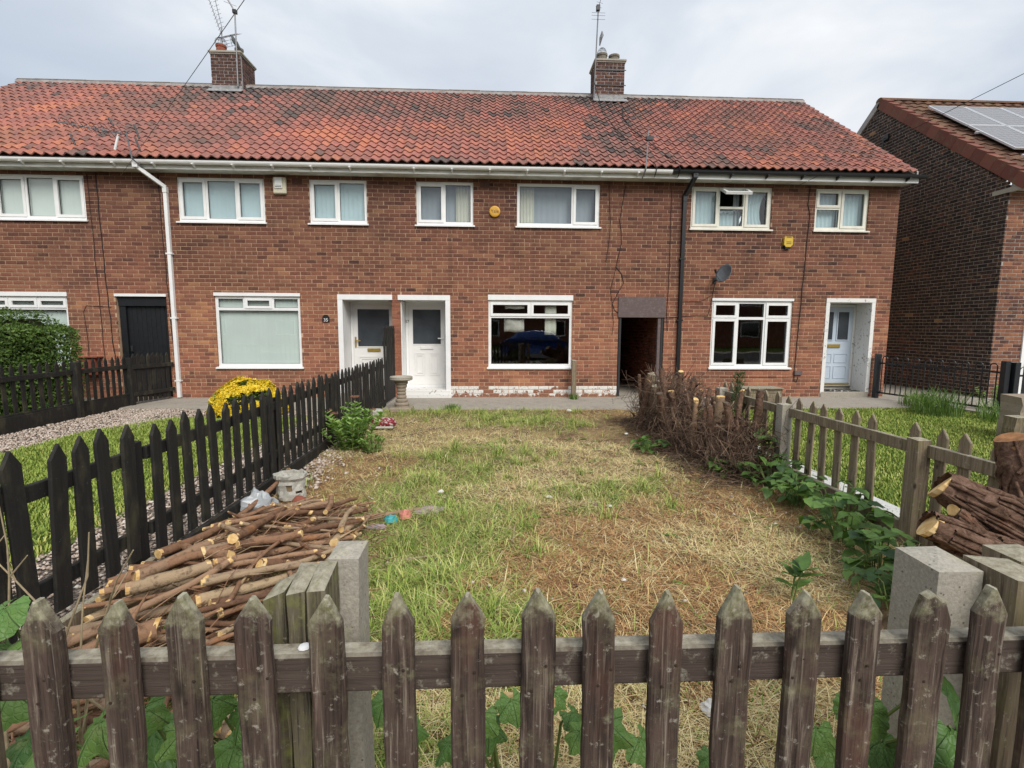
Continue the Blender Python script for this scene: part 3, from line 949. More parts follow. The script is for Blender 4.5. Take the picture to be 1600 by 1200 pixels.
# papers stuck inside the dark front window and a narrow cream cloth
for (a, b, c, d, lb) in ((.36, .79, 1.97, 2.10, 'paper with a red drawing stuck inside the top pane of the dark window'),
                         (.34, .79, 1.46, 1.76, 'curled paper stuck inside the big pane of the dark window')):
    vs = []; fs = []
    for j in range(5):
        for i in range(5):
            vs.append((a + (b - a) * i / 4, .105 + .02 * math.sin(i * 1.2 + j), c + (d - c) * j / 4 + .012 * math.sin(i * 2)))
    for j in range(4):
        for i in range(4): fs.append((j * 5 + i, j * 5 + i + 1, j * 5 + i + 6, j * 5 + i + 5))
    o = mesh_obj('paper_sheet', vs, fs, MT['paper'], smooth=True); tag(o, lb, 'paper')
    sm = o.modifiers.new('thickness', 'SOLIDIFY'); sm.thickness = .0015
curtain(1.26, 1.52, 1.40, 2.10, 'curtain_cream', 'narrow strip of cream cloth hanging in the dark front window', Y=.14, fold=.12, amp=.01)
# ------------------------------------------------------------------ doors and porches
def text_mesh(name, s, size, mat, M, parent=None, ext=.001):
    cu = bpy.data.curves.new(name, 'FONT'); cu.body = s; cu.size = size; cu.extrude = ext
    cu.align_x = 'CENTER'; cu.align_y = 'CENTER'
    tmp = bpy.data.objects.new(name, cu)
    me = bpy.data.meshes.new_from_object(tmp)
    bpy.data.objects.remove(tmp)
    me.transform(M)
    me.materials.append(MT[mat])
    o = bpy.data.objects.new(name, me); link(o)
    if parent is not None: setp(o, parent)
    return o
FACE = Matrix.Rotation(math.pi / 2, 4, 'X')          # text upright, facing -Y

def surround(h, x0, x1, z1, mat, w=.105, left=True, right=True, dp=.93, z0=.02, lin=True):
    """boards round a recessed porch"""
    mb = MB()
    mb.box(x0 - .01, x1 + .01, -.022, .03, z1 - w, z1 + .005)
    if left: mb.box(x0 - .01, x0 + w - .01, -.018, .03, z0, z1 - w)
    if right: mb.box(x1 - w + .01, x1 + .01, -.018, .03, z0, z1 - w)
    s = mb.build('door_surround', mat, h)
    mb = MB()
    n = 9
    for i in range(n):                                  # tongue and groove lining boards
        y0, y1 = .035 + (dp - .04) * i / n, .035 + (dp - .04) * (i + 1) / n - .006
        if left: mb.box(x0 + w - .03, x0 + w - .012, y0, y1, z0, z1 - w - .012)
        if right: mb.box(x1 - w + .012, x1 - w + .03, y0, y1, z0, z1 - w - .012)
    mb.box(x0 + w - .012, x1 - w + .012, .035, dp, z1 - w - .012, z1 - w + .01)
    mb.build('porch_lining', mat, s)
    return s

def door(h, x0, x1, z0, z1, Y, mat, kind):
    mb = MB()
    ring(mb, x0, x1, z0, z1, .055, Y, Y + .07)
    f = mb.build('door_frame', MT['upvc'] if kind != 'd' else MT['flaky_paint'], h)
    a, b, c, d = x0 + .058, x1 - .058, z0 + .058, z1 - .058
    mb = MB()
    lf = mb
    W = b - a
    if kind in 'bc':
        gz0, gz1, ga, gb = c + .95, d - .11, a + .10, b - .10
        # leaf around the glass
        lf.box(a, b, Y + .005, Y + .05, c, gz0); lf.box(a, b, Y + .005, Y + .05, gz1, d)
        lf.box(a, ga, Y + .005, Y + .05, gz0, gz1); lf.box(gb, b, Y + .005, Y + .05, gz0, gz1)
        ring(lf, ga - .02, gb + .02, gz0 - .02, gz1 + .02, .02, Y - .006, Y + .006)
    else:
        lf.box(a, b, Y + .005, Y + .05, c, d)
    dr = lf.build('door', mat, h)
    if kind in 'bc':
        g = MB(); g.box(ga, gb, Y + .015, Y + .03, gz0, gz1); g.build('pane', MT['glass_frosted'], dr)
        pan = [(a + .13, a + W / 2 - .05, c + .22, c + .74), (a + W / 2 + .05, b - .13, c + .22, c + .74)] if kind == 'c' else [(a + .12, b - .12, c + .15, c + .72)]
        for (q0, q1, q2, q3) in pan:
            m_ = MB(); ring(m_, q0, q1, q2, q3, .018, Y - .006, Y + .0045); ring(m_, q0 + .05, q1 - .05, q2 + .05, q3 - .05, .012, Y - .008, Y + .0045)
            m_.build('panel', mat, dr)
        m_ = MB(); m_.rbox((a + b) / 2 - .15, (a + b) / 2 + .15, Y - .018, Y + .004, c + .83, c + .905)
        m_.build('letterbox', MT['brass'] if kind == 'b' else mat, dr)
        hx = a + .045 if kind == 'b' else b - .045
        sg = 1 if kind == 'b' else -1
        m_ = MB(); m_.rbox(hx - .018, hx + .018, Y - .016, Y + .004, c + .93, c + 1.17)
        m_.rbox(min(hx, hx + sg * .12), max(hx, hx + sg * .12), Y - .06, Y - .04, c + 1.07, c + 1.095)
        m_.rbox(hx - .012, hx + .012, Y - .05, Y - .01, c + 1.07, c + 1.095)
        m_.build('handle', MT['brass'] if kind == 'b' else MT['upvc'], dr)
    else:
        for (q0, q1) in ((a + .11, a + W / 2 - .06), (a + W / 2 + .06, b - .11)):
            m_ = MB(); m_.box(q0, q1, Y - .002, Y + .004, c + 1.05, d - .12); m_.build('pane', MT['glass_frosted'], dr)
            m_ = MB(); ring(m_, q0 - .02, q1 + .02, c + 1.03, d - .10, .02, Y - .014, Y + .004); m_.build('glazing_bead', mat, dr)
            for (r0, r1) in ((c + .12, c + .42), (c + .50, c + .72)):
                m_ = MB(); ring(m_, q0 - .03, q1 + .03, r0, r1, .015, Y - .006, Y + .004); m_.build('panel', mat, dr)
        m_ = MB(); m_.rbox((a + b) / 2 - .15, (a + b) / 2 + .15, Y - .02, Y + .004, c + .86, c + .94); m_.build('letterbox', MT['brass'], dr)
        m_ = MB(); m_.box(a, b, Y - .02, Y + .01, c - .03, c + .012); m_.build('threshold', MT['brass'], dr)
    return dr

surround(HOUSE['b'], -3.28, -2.12, 2.25, MT['upvc'], right=False, z0=.0, dp=.62)
door(HOUSE['b'], -3.18, -2.14, .10, 2.13, .58, MT['door_white'], 'b')
surround(HOUSE['c'], -1.98, -.86, 2.25, MT['upvc'], left=False, z0=.0, dp=.62)
mb = MB(); mb.box(-1.942, -1.925, .06, .60, .05, 2.13); mb.build('porch_lining', MT['upvc'], HOUSE['c'])
door(HOUSE['c'], -1.92, -.96, .16, 2.13, .58, MT['door_white'], 'c')
surround(HOUSE['d'], 7.68, 8.82, 2.25, MT['flaky_paint'], dp=.50, z0=.07, w=.085)
door(HOUSE['d'], 7.76, 8.74, .20, 2.14, .46, MT['door_blue'], 'd')
# steps of the porches
for (h, x0, x1, dp, zt) in (('b', -3.28, -2.12, .58, .10), ('c', -1.94, -.86, .58, .16), ('d', 7.68, 8.82, .46, .11)):
    mb = MB(); mb.rbox(x0 + .0, x1 - .0, -.03, dp, -.05, zt, .01); st = mb.build('step', MT['concrete_path'] if h != 'c' else MT['flaky_paint'], HOUSE[h])
    if h == 'c':
        mb = MB(); mb.rbox(x0 - .04, x1 + .03, -.07, -.035, -.05, .075, .006); mb.build('step_front', MT['flaky_paint'], HOUSE[h])
# back walls of the porches
for (h, x0, x1, Y) in (('b', -3.28, -2.12, .655), ('c', -1.94, -.86, .655), ('d', 7.68, 8.82, .555)):
    mb = MB(); mb.box(x0, x1, Y, Y + .1, -.05, 2.35); mb.build('porch_back', MT['upvc_old'], HOUSE[h])
# the brick pier between the two front doors
pier = MB(); pier.box(-2.115, -1.945, .012, .65, -.05, 2.14); pw = pier.build('pier', MT['mortar'], HOUSE['c'])
rc = []
for r in range(27):
    rc.append((-2.12, -1.94, max(r * CH + .0048 - .02, .0), (r + 1) * CH - .0048 - .02))
lay_bricks([q for q in rc if q[3] < 2.14], pw, MT['brick_red'], lambda u, z, d: (u, d, z), lambda *a: random.uniform(.35, .95), 300)
lay_bricks(brick_grid(.03, .62, .0, 2.13, []), pw, MT['brick_red'], lambda u, z, d: (-2.12 + d, u, z), lambda *a: random.uniform(.3, .9), 0)
# doormat on the step of the blue door: white pebble border look
plain('mat_dark', (0.03, 0.025, 0.022), .95, .1, .3, 30)
t = NT('mat_pebble', .9, .2); MT['mat_pebble'] = t.col(t.ramp(t.voro(t.map(t.pos(), (1, 1, 1)), 16), [(0.28, (.55, .52, .47)), (0.40, (.02, .018, .016))]))
mb = MB(); mb.rbox(7.82, 8.68, .04, .40, .112, .128, .004); tag(mb.build('doormat', MT['mat_pebble']), 'black and white pebble patterned doormat at the blue door', 'doormat')

# side passage doors
mb = MB(); mb.box(-7.965, -6.895, -.03, .01, 2.18, 2.235); mb.build('passage_lintel', MT['upvc'], HOUSE['b'])
plain('black_paint', (0.010, 0.011, 0.013), .55, .35, .35, 12)
t = NT('black_wood', .75, .3)
p = t.pos()
gr = t.noise(t.map(p, (26, 26, 1.6)), 2.0, 5, .65, .6)
al = t.noise(t.map(p, (3, 3, 1.4)), 2.4, 5, .6)
c = t.mix(gr, (0.006, 0.006, 0.0065), (0.032, 0.029, 0.025))
c = t.mix(t.ramp(al, [(0.52, 0.0), (0.72, 0.7)]), c, (0.075, 0.068, 0.040))
sp = t.noise(p, 55, 3, .7)
c = t.mix(t.ramp(sp, [(0.66, 0.0), (0.72, 0.5)]), c, (0.15, 0.14, 0.12))
t.bump(gr, .6, .004); MT['black_wood'] = t.col(c)
dr = MB(); dr.box(-7.93, -6.915, .03, .055, 1.98, 2.18); bd = dr.build('passage_board', MT['black_paint'], HOUSE['b'])
dr = MB(); dr.box(-7.93, -7.80, .05, .11, .02, 1.98); dr.build('passage_jamb', MT['black_paint'], HOUSE['b'])
mb = MB(); mb.box(-7.80, -6.92, .125, .14, .04, 1.975); pd = mb.build('passage_door', MT['black_paint'], HOUSE['b'])
for i in range(9):
    mb = MB(); mb.rbox(-7.80 + i * .098 + .002, -7.80 + (i + 1) * .098 - .002, .10, .124, .04, 1.975, .004); mb.build('plank', MT['black_paint'], pd)
mb = MB(); mb.rbox(-7.77, -7.72, .06, .10, 1.0, 1.12); mb.build('latch', MT['dark_metal'], pd)
mb = MB(); mb.box(-7.95, -6.91, .16, .22, 0, 2.23); mb.build('passage_back', MT['black_paint'], HOUSE['b'])

# open passage of the middle house
t = NT('brown_board', .85, .2)
p = t.pos(); g = t.noise(t.map(p, (1.5, 1, 14)), 3, 6, .7)
c = t.mix(g, (0.085, 0.062, 0.058), (0.17, 0.13, 0.125))
c = t.mix(t.ramp(t.noise(p, 16, 5, .7), [(.5, 0), (.75, .6)]), c, (0.24, 0.20, 0.19)); MT['brown_board'] = t.col(c)
hc = HOUSE['c']
mb = MB(); mb.rbox(2.885, 3.955, -.035, -.004, 1.795, 2.25, .004); mb.build('passage_board', MT['brown_board'], hc)
for (a, b, m) in ((2.915, 2.965, 'dark_metal'), (3.80, 3.865, 'brown_board'), (3.875, 3.925, 'dark_metal')):
    mb = MB(); mb.box(a, b, -.005, .075, .02, 1.793); mb.build('passage_jamb', MT['fence_grey'] if m == 'x' else MT[m], hc)
mb = MB()
mb.quad((3.93, .1, -.05), (3.93, 8.0, -.05), (3.93, 8.0, 2.3), (3.93, .1, 2.3))
mb.quad((2.90, .1, -.05), (2.90, .1, 2.3), (2.90, 8.0, 2.3), (2.90, 8.0, -.05))
mb.quad((2.90, .1, 2.25), (3.93, .1, 2.25), (3.93, 8.0, 2.25), (2.90, 8.0, 2.25))
mb.quad((2.90, 7.9, -.05), (3.93, 7.9, -.05), (3.93, 7.9, 2.3), (2.90, 7.9, 2.3))
ps = mb.build('passage_walls', MT['mortar'], hc)
lay_bricks(brick_grid(.12, 4.2, 0, 2.24, []), ps, MT['brick_red'], lambda u, z, d: (3.915 + d, u, z), lambda *a: random.uniform(.05, .7), 120)
lay_bricks(brick_grid(.12, 4.2, 0, 2.24, []), ps, MT['brick_red'], lambda u, z, d: (2.915 - d, u, z), lambda *a: random.uniform(.05, .7), 0)
mb = MB(); mb.box(2.90, 3.94, .0, 8.0, -.06, .006); mb.build('passage_floor', MT['concrete_path'], hc)

# air bricks under the eaves
for (k, x, z) in (('b', -4.05, 4.60), ('c', -.09, 4.61)):
    mb = MB()
    mb.box(x - .105, x + .105, -.004, .006, z - .07, z + .07)
    a = mb.build('air_brick', MT['brick_red'], HOUSE[k]); a.color = (.35, 0, 0, 1)
    mb = MB()
    for i in range(5):
        for j in range(3): mb.box(x - .085 + i * .037, x - .085 + i * .037 + .022, -.006, -.0045, z - .05 + j * .037, z - .05 + j * .037 + .022)
    mb.build('vent_hole', MT['print_dark'], a)

# ------------------------------------------------------------------ chimneys
def chimney(h, x0, x1, y0, y1, z0, z1, pots):
    mb = MB(); mb.box(x0 + .0035, x1 - .0035, y0 + .0035, y1 - .0035, z0, z1)
    c = mb.build('chimney', MT['mortar_grey'], h)
    val = lambda *a: random.betavariate(2, 2.2)
    lay_bricks(brick_grid(x0, x1, z0, z1, []), c, MT['brick_chimney'], lambda u, z, d: (u, y0 + d, z), val, 120)
    side = brick_grid(y0 + .1, y1, z0, z1, [])
    lay_bricks(side, c, MT['brick_chimney'], lambda u, z, d: (x1 - d, u, z), val, 60)
    lay_bricks(side, c, MT['brick_chimney'], lambda u, z, d: (x0 + d, u, z), val, 0)
    mb = MB(); mb.rbox(x0 - .045, x1 + .045, y0 - .045, y1 + .045, z1, z1 + .055, .01)
    mb.box(x0 - .02, x1 + .02, y0 - .02, y1 + .02, z1 - .03, z1 - .001)
    mb.build('cap', MT['concrete_post'], c)
    for (px, py, m, hh, r, tilt) in pots:
        mb = MB(); mb.lathe([(r * 1.1, 0), (r * 1.05, hh * .6), (r, hh * .7), (r * 1.15, hh * .8), (r * 1.15, hh), (r * .85, hh), (r * .8, hh * .4)], (px, py, z1 + .05), 14)
        mb.build('chimney_pot', MT[m], c)
    # lead flashing at the foot
    sfl = (y0 - EAVE_Y) / math.cos(SL)
    mb = MB()
    mb.box(x0 - .012, x1 + .012, y0 - .010, y0 - .002, z0, z0 + .16)
    mb.box(x0 - .07, x1 + .07, sfl - .20, sfl + .02, .085, .097, RM)
    mb.build('flashing', MT['lead'], c)
    return c
CY = RIDGE_Y - .40
chimney(HOUSE['b'], -7.54, -6.75, CY, CY + .85, 7.93, 8.92, [(-7.36, CY + .25, 'pot_red', .26, .12, 0), (-6.95, CY + .4, 'pot_buff', .26, .10, 0)])
chimney(HOUSE['c'], 3.0, 3.82, CY, CY + .70, 7.95, 9.0, [(3.22, CY + .25, 'pot_buff', .24, .14, 0), (3.58, CY + .3, 'pot_buff', .24, .14, 0)])
# wire bird guards on pots
def wire_dome(x, y, z, r, label):
    mb = MB()
    for i in range(6):
        a = math.pi * i / 6
        mb.tube([(x + r * math.cos(a) * math.cos(q), y + r * math.sin(a) * math.cos(q), z + r * 1.35 * math.sin(q)) for q in [math.pi * j / 8 for j in range(9)]], .004, 4)
    for q in (.4, .9):
        mb.tube([(x + r * math.cos(q) * math.cos(a), y + r * math.cos(q) * math.sin(a), z + r * 1.35 * math.sin(q)) for a in [2 * math.pi * j / 12 for j in range(13)]], .004, 4)
    tag(mb.build('wire_guard', MT['alu']), label, 'guard')
wire_dome(3.22, CY + .25, 9.29, .14, 'wire bird guard on the left pot of the chimney with two buff pots')
wire_dome(-7.36, CY + .25, 9.23, .16, 'wire bird guard on the red chimney pot')

# ------------------------------------------------------------------ aerials
def yagi(root, base, d, L, n, el, up=Vector((0, 0, 1)), r=.008):
    d = Vector(d).normalized(); base = Vector(base)
    mb = MB(); mb.tube([base, base + d * L], r, 6); bo = mb.build('boom', MT['alu'], root)
    s = d.cross(up).normalized()
    for i in range(n):
        t_ = (i + .5) / n
        c = base + d * (L * t_)
        e = el * (1 - .25 * t_)
        mb = MB(); mb.tube([c - s * e, c + s * e], .0045, 4); mb.build('element', MT['alu'], bo)
    return bo
def reflector(root, c, d, w, hgt, n=4):
    d = Vector(d).normalized(); s = d.cross(Vector((0, 0, 1))).normalized(); u = s.cross(d)
    for i in range(n):
        for sg in (-1, 1):
            q = Vector(c) + u * sg * (hgt * (i + .6) / n) - d * (.05 * i)
            mb = MB(); mb.tube([q - s * w, q + s * w], .0045, 4); mb.build('reflector_rod', MT['alu'], root)
    mb = MB(); mb.tube([Vector(c) - u * hgt - d * .15, Vector(c), Vector(c) + u * hgt - d * .15], .007, 5); mb.build('reflector_arm', MT['alu'], root)
a1 = empty('tv_aerial', (-7.36, CY + .3, 9.15), 'twin boom television aerial standing in the red chimney pot', 'aerial')
mb = MB(); mb.tube([(-7.36, CY + .3, 9.1), (-7.35, CY + .3, 9.72)], .017, 8); mb.build('mast', MT['alu'], a1)
yagi(a1, (-7.36, CY + .3, 9.55), (-.10, -.10, .42), .95, 11, .11)
yagi(a1, (-7.33, CY + .3, 9.68), (-.05, -.10, .45), 1.1, 11, .11)
reflector(a1, (-7.42, CY + .38, 9.50), (-.3, -.8, .3), .22, .2)
reflector(a1, (-7.18, CY + .38, 9.56), (-.3, -.8, .3), .22, .2)
a2 = empty('tv_aerial', (-6.80, CY + .1, 8.1), 'tall bent pole aerial strapped to the chimney with the red pot', 'aerial')
mb = MB(); mb.tube([(-6.83, CY - .04, 8.05), (-6.81, CY - .04, 9.97)], .02, 8); mb.build('mast', MT['alu'], a2)
mb = MB(); mb.tube([(-6.80, CY - .04, 9.94), (-7.15, CY - .04, 10.55), (-7.5, CY - .04, 11.1)], .02, 8); mb.build('boom', MT['alu'], a2)
mb = MB(); mb.rbox(-6.86, -6.76, CY - .09, CY + .01, 9.90, 9.99); mb.build('clamp', MT['dark_metal'], a2)
for i in range(6):
    q = Vector((-6.92 - i * .11, CY - .04, 10.14 + i * .18))
    mb = MB(); mb.tube([q - Vector((.12, .1, 0)), q + Vector((.12, .1, 0))], .0045, 4); mb.build('element', MT['alu'], a2)
a3 = empty('tv_aerial', (2.98, CY, 8.0), 'slim aerial mast strapped beside the chimney with two buff pots', 'aerial')
mb = MB(); mb.tube([(2.955, CY - .04, 7.95), (3.03, CY - .04, 10.42)], .018, 8); mb.build('mast', MT['alu'], a3)
yagi(a3, (3.02, CY - .04, 10.32), (.13, -.35, .55), 1.1, 11, .10)
for z in (10.05, 10.15, 10.22):
    mb = MB(); mb.tube([(2.84, CY - .06, z), (3.22, CY - .06, z)], .0045, 4); mb.build('element', MT['alu'], a3)
mb = MB(); mb.prism([(3.06, CY - .1, 9.35), (3.12, CY - .16, 9.55), (3.16, CY - .1, 9.62), (3.14, CY - .02, 9.78), (3.08, CY - .0, 9.6)], (.03, .02, 0)); mb.build('grid_reflector', MT['alu'], a3)
mb = MB(); mb.rbox(2.97, 3.07, CY - .09, CY + .01, 10.28, 10.42); mb.build('clamp', MT['dark_metal'], a3)
for z in (8.35, 8.75):
    mb = MB(); mb.box(2.93, 3.86, CY - .022, CY - .015, z, z + .025); mb.build('strap', MT['dark_metal'], a3)
# a bird perched on the chimney
plain('bird_grey', (0.10, 0.11, 0.11), .8, .2, .3, 40)
bd = MB()
bx, by, bz = -6.92, CY + .12, 9.02
path = [(bx + .17, by, bz + .02), (bx + .08, by, bz + .13), (bx + .02, by, bz + .22), (bx - .04, by, bz + .31), (bx - .06, by, bz + .37), (bx - .075, by, bz + .405)]
bd.tube(path, [.012, .045, .062, .055, .034, .03], 10)
bd.tube([(bx - .07, by, bz + .40), (bx - .10, by, bz + .415), (bx - .135, by, bz + .405)], [.027, .024, .004], 8)
bd.tube([(bx + .0, by - .02, bz + .18), (bx + .01, by - .02, bz - .05)], .005, 5)
bd.tube([(bx + .02, by + .02, bz + .18), (bx + .03, by + .02, bz - .05)], .005, 5)
bb = bd.build('bird', MT['bird_grey'], smooth=True)
tag(bb, 'grey bird perched on the chimney cap beside the bent pole', 'bird')
# aerials that stand out from the eaves
a4 = empty('tv_aerial', (-7.3, -.45, 4.8), 'log aerial lying over the roof tiles on a bent bracket', 'aerial')
rp = lambda u, y, o=.0: Vector((u, y, EAVE_Z + (y - EAVE_Y) * math.tan(SL) + o))
mb = MB(); mb.tube([(-6.98, -.31, 4.72), (-7.06, -.50, 4.85), (-7.10, -.55, 5.32)], .014, 7); mb.build('bracket', MT['alu'], a4)
b0 = Vector((-7.10, -.55, 5.28)); bdir = Vector((-1.75, .55, .42))
bo = MB(); bo.tube([b0, b0 + bdir], .012, 6); bo = bo.build('boom', MT['alu'], a4)
sd_ = bdir.normalized().cross(Vector((0, 0, 1))).normalized()
for i in range(16):
    c = b0 + bdir * ((i + .6) / 16)
    e = .16 - .006 * i
    for q in (0, 1):
        mb = MB(); mb.tube([c + Vector((0, 0, .02)) - (sd_ + Vector((0, 0, .8 if q else -.8))).normalized() * e, c + (sd_ + Vector((0, 0, .8 if q else -.8))).normalized() * e], .006, 4); mb.build('element', MT['alu'] if i % 3 else MT['dark_metal'], bo)
for (dx, dz, L) in ((.22, .05, .26), (.22, -.18, .24), (-.25, .22, .14), (-1.0, -.12, .2)):
    c = b0 + Vector((dx, -.03, dz))
    mb = MB(); mb.tube([c + Vector((-.04, 0, L / 2)), c + Vector((.04, 0, -L / 2))], .016, 6); mb.build('reflector_end', MT['dark_metal'], a4)
for (dx, dz) in ((.0, .22), (.05, .16), (.02, -.1)):
    c = b0 + Vector((dx - .1, -.02, dz)); mb = MB(); mb.tube([c - Vector((.22, 0, -.04)), c + Vector((.28, 0, -.05))], .005, 4); mb.build('reflector_rod', MT['alu'], a4)
mb = MB(); mb.tube([b0 + Vector((-.13, -.03, -.02)), b0 + Vector((-.22, -.03, -.30))], .022, 8); mb.build('white_sleeve', MT['upvc'], a4)
a5 = empty('tv_aerial', (3.28, -.45, 4.85), 'thin pole aerial rising in front of the roof near the white gutter end', 'aerial')
mb = MB(); mb.tube([(3.24, -.32, 4.7), (3.27, -.46, 4.85), (3.30, -.46, 5.62)], .013, 7); mb.build('mast', MT['alu'], a5)
mb = MB(); mb.rbox(3.25, 3.40, -.50, -.42, 5.42, 5.50); mb.build('clamp', MT['dark_metal'], a5)
mb = MB(); mb.tube([(3.30, -.46, 5.47), (3.75, -.2, 5.64)], .006, 5); mb.build('boom', MT['alu'], a5)

# ------------------------------------------------------------------ cables
def cable(pts, r, mat, label, name='cable', sag=0.0, n=1):
    P = [Vector(p) for p in pts]
    if sag:
        a, b = P[0], P[-1]
        P = [a.lerp(b, i / 24) - Vector((0, 0, sag * 4 * (i / 24) * (1 - i / 24))) for i in range(25)]
    mb = MB(); mb.tube(P, r, 6)
    return tag(mb.build(name, MT[mat]), label, 'cable')
def wcable(pts, mat, label, r=.007, wob=.012):
    """cable clipped to the wall: x,z points subdivided with a little wander"""
    P = []
    for i in range(len(pts) - 1):
        (xa, za), (xb, zb) = pts[i], pts[i + 1]
        n = max(1, int(math.hypot(xb - xa, zb - za) / .25))
        for j in range(n): P.append((xa + (xb - xa) * j / n + random.uniform(-wob, wob), -.009, za + (zb - za) * j / n))
    P.append((pts[-1][0], -.009, pts[-1][1]))
    return cable(P, r, mat, label)
wcable([(-8.33, 4.70), (-8.30, 3.2), (-8.28, 1.2), (-8.22, .3)], 'cable_brown', 'dark cable clipped down the bricks nearest the upstairs window above the hedge')
wcable([(-8.15, 4.70), (-8.13, 3.2), (-8.08, 1.2), (-8.02, .3)], 'cable_black', 'black cable clipped down the bricks left of the black passage door', .009)
wcable([(-6.90, 4.70), (-6.86, 2.5), (-6.82, 1.2)], 'cable_black', 'thin dark cable running beside the white downpipe')
wcable([(-8.05, 1.95), (-8.55, 1.98), (-8.62, 1.85), (-8.58, 1.2), (-8.60, .9)], 'cable_black', 'thin cable bending along the wall beside the hedge', .005)
wcable([(2.62, 4.70), (2.66, 3.6), (2.58, 3.0)], 'cable_brown', 'brown cable dropping from the soffit right of the wide upstairs window', .006)
wcable([(3.0, 4.70), (2.86, 3.9), (2.92, 3.4), (2.80, 2.9), (2.95, 2.75), (2.98, 2.55), (2.84, 2.3), (2.76, 2.1), (2.80, 1.95), (2.90, 1.88)], 'cable_black', 'loose tangled cable looping above the open passage', .007, .02)
wcable([(2.80, 2.9), (2.72, 2.4), (2.78, 1.9), (2.76, 1.4)], 'cable_black', 'thin cable hanging left of the open passage', .005, .02)
wcable([(3.98, 4.70), (4.02, 3.0), (4.0, 1.9), (4.02, 1.5)], 'cable_brown', 'brown cable between the passage board and the black downpipe', .006)
wcable([(4.05, 1.80), (4.6, 1.84), (4.95, 1.84), (5.02, 2.3), (5.06, 2.55)], 'cable_brown', 'cable running along the wall to the satellite dish', .006)
wcable([(4.3, 2.15), (4.75, 2.16), (5.0, 2.3)], 'cable_brown', 'short cable stapled below the satellite dish', .005)
wcable([(7.10, 4.70), (7.08, 4.3), (7.14, 4.1), (7.12, 3.3), (7.08, 2.2), (7.05, 1.2), (7.02, .55)], 'cable_brown', 'red brown cable dropping between the end window and the yellow alarm', .009)
wcable([(7.02, .55), (7.04, .36), (7.10, .34), (7.12, .45)], 'cable_black', 'small black cable loop under the brown wall box', .008, .0)
wcable([(5.3, .44), (6.0, .45), (6.9, .44)], 'cable_black', 'thin cable under the sill of the window with six panes', .004)
cable([(-7.65, -.01, 4.64), (3.72, -12.37, 5.0)], .0042, 'cable_grey', 'overhead wire running from the eaves up past the left chimney', 'overhead_wire', sag=.03)
cable([(6.82, -.01, 4.70), (8.52, -10.1, 5.85)], .0045, 'cable_black', 'overhead wire slanting from the end house up past the solar panels', 'overhead_wire', sag=.03)
cable([(2.96, CY - .06, 8.4), rp(3.0, 2.6, .09), rp(3.1, 1.4, .09), rp(3.35, .2, .09), rp(3.5, -.36, .08), (3.5, -.47, 4.86), (3.5, -.33, 4.74)], .010, 'cable_black', 'black cable lying down the tiles from the chimney with two pots')
cable([rp(3.6, 2.9, .09), rp(3.45, 2.2, .1), rp(3.5, 1.4, .1), rp(3.75, .5, .09), rp(4.0, -.36, .08), (4.0, -.46, 4.86), (4.0, -.32, 4.74)], .010, 'cable_black', 'black cable crossing the tiles towards the black gutter')

# ------------------------------------------------------------------ boxes on the walls
b = empty('alarm_box', (-4.39, 0, 4.5), 'cream alarm box with white centre under the eaves of house 35', 'alarm box')
mb = MB(); mb.rbox(-4.53, -4.26, -.075, -.001, 4.33, 4.67, .02); mb.build('case', MT['cream_plastic'], b)
mb = MB(); mb.rbox(-4.485, -4.33, -.098, -.076, 4.43, 4.66, .01); mb.build('front_cover', MT['upvc'], b)
mb = MB(); mb.box(-4.47, -4.34, -.1, -.0985, 4.455, 4.475); mb.box(-4.47, -4.34, -.1, -.0985, 4.49, 4.50); mb.build('louvre', MT['cable_grey'], b)
b = empty('alarm_box', (.127, 0, 4.04), 'round amber alarm disc lettered Yale between two upstairs windows'.replace('Yale', 'in dark print'), 'alarm box')
mb = MB(); mb.lathe([(.118, 0), (.12, .03), (.112, .048), (.09, .055), (.001, .057)], (.127, -.001, 4.045), 28, FACE); mb.build('case', MT['amber_plastic'], b)
text_mesh('lettering', 'Yale', .10, 'print_dark', Matrix.Translation((.127, -.0585, 4.045)) @ FACE, b)
b = empty('alarm_box', (6.655, 0, 3.46), 'yellow alarm box with dark base below the end upstairs windows', 'alarm box')
mb = MB(); mb.prism([(6.56, -.075, 3.42), (6.60, -.075, 3.37), (6.71, -.075, 3.37), (6.755, -.075, 3.42), (6.755, -.075, 3.57), (6.73, -.075, 3.60), (6.585, -.075, 3.60), (6.56, -.075, 3.57)], (0, .074, 0)); mb.build('case', MT['yellow_plastic'], b)
mb = MB(); mb.prism([(6.57, -.068, 3.40), (6.60, -.06, 3.33), (6.71, -.06, 3.33), (6.745, -.068, 3.40)], (0, .06, 0)); mb.build('base', MT['dark_metal'], b)
mb = MB(); mb.box(6.605, 6.715, -.079, -.0755, 3.575, 3.592); mb.box(6.61, 6.715, -.078, -.0755, 3.475, 3.485); mb.box(6.61, 6.715, -.078, -.0755, 3.44, 3.45); mb.build('lettering_strip', MT['print_dark'], b)
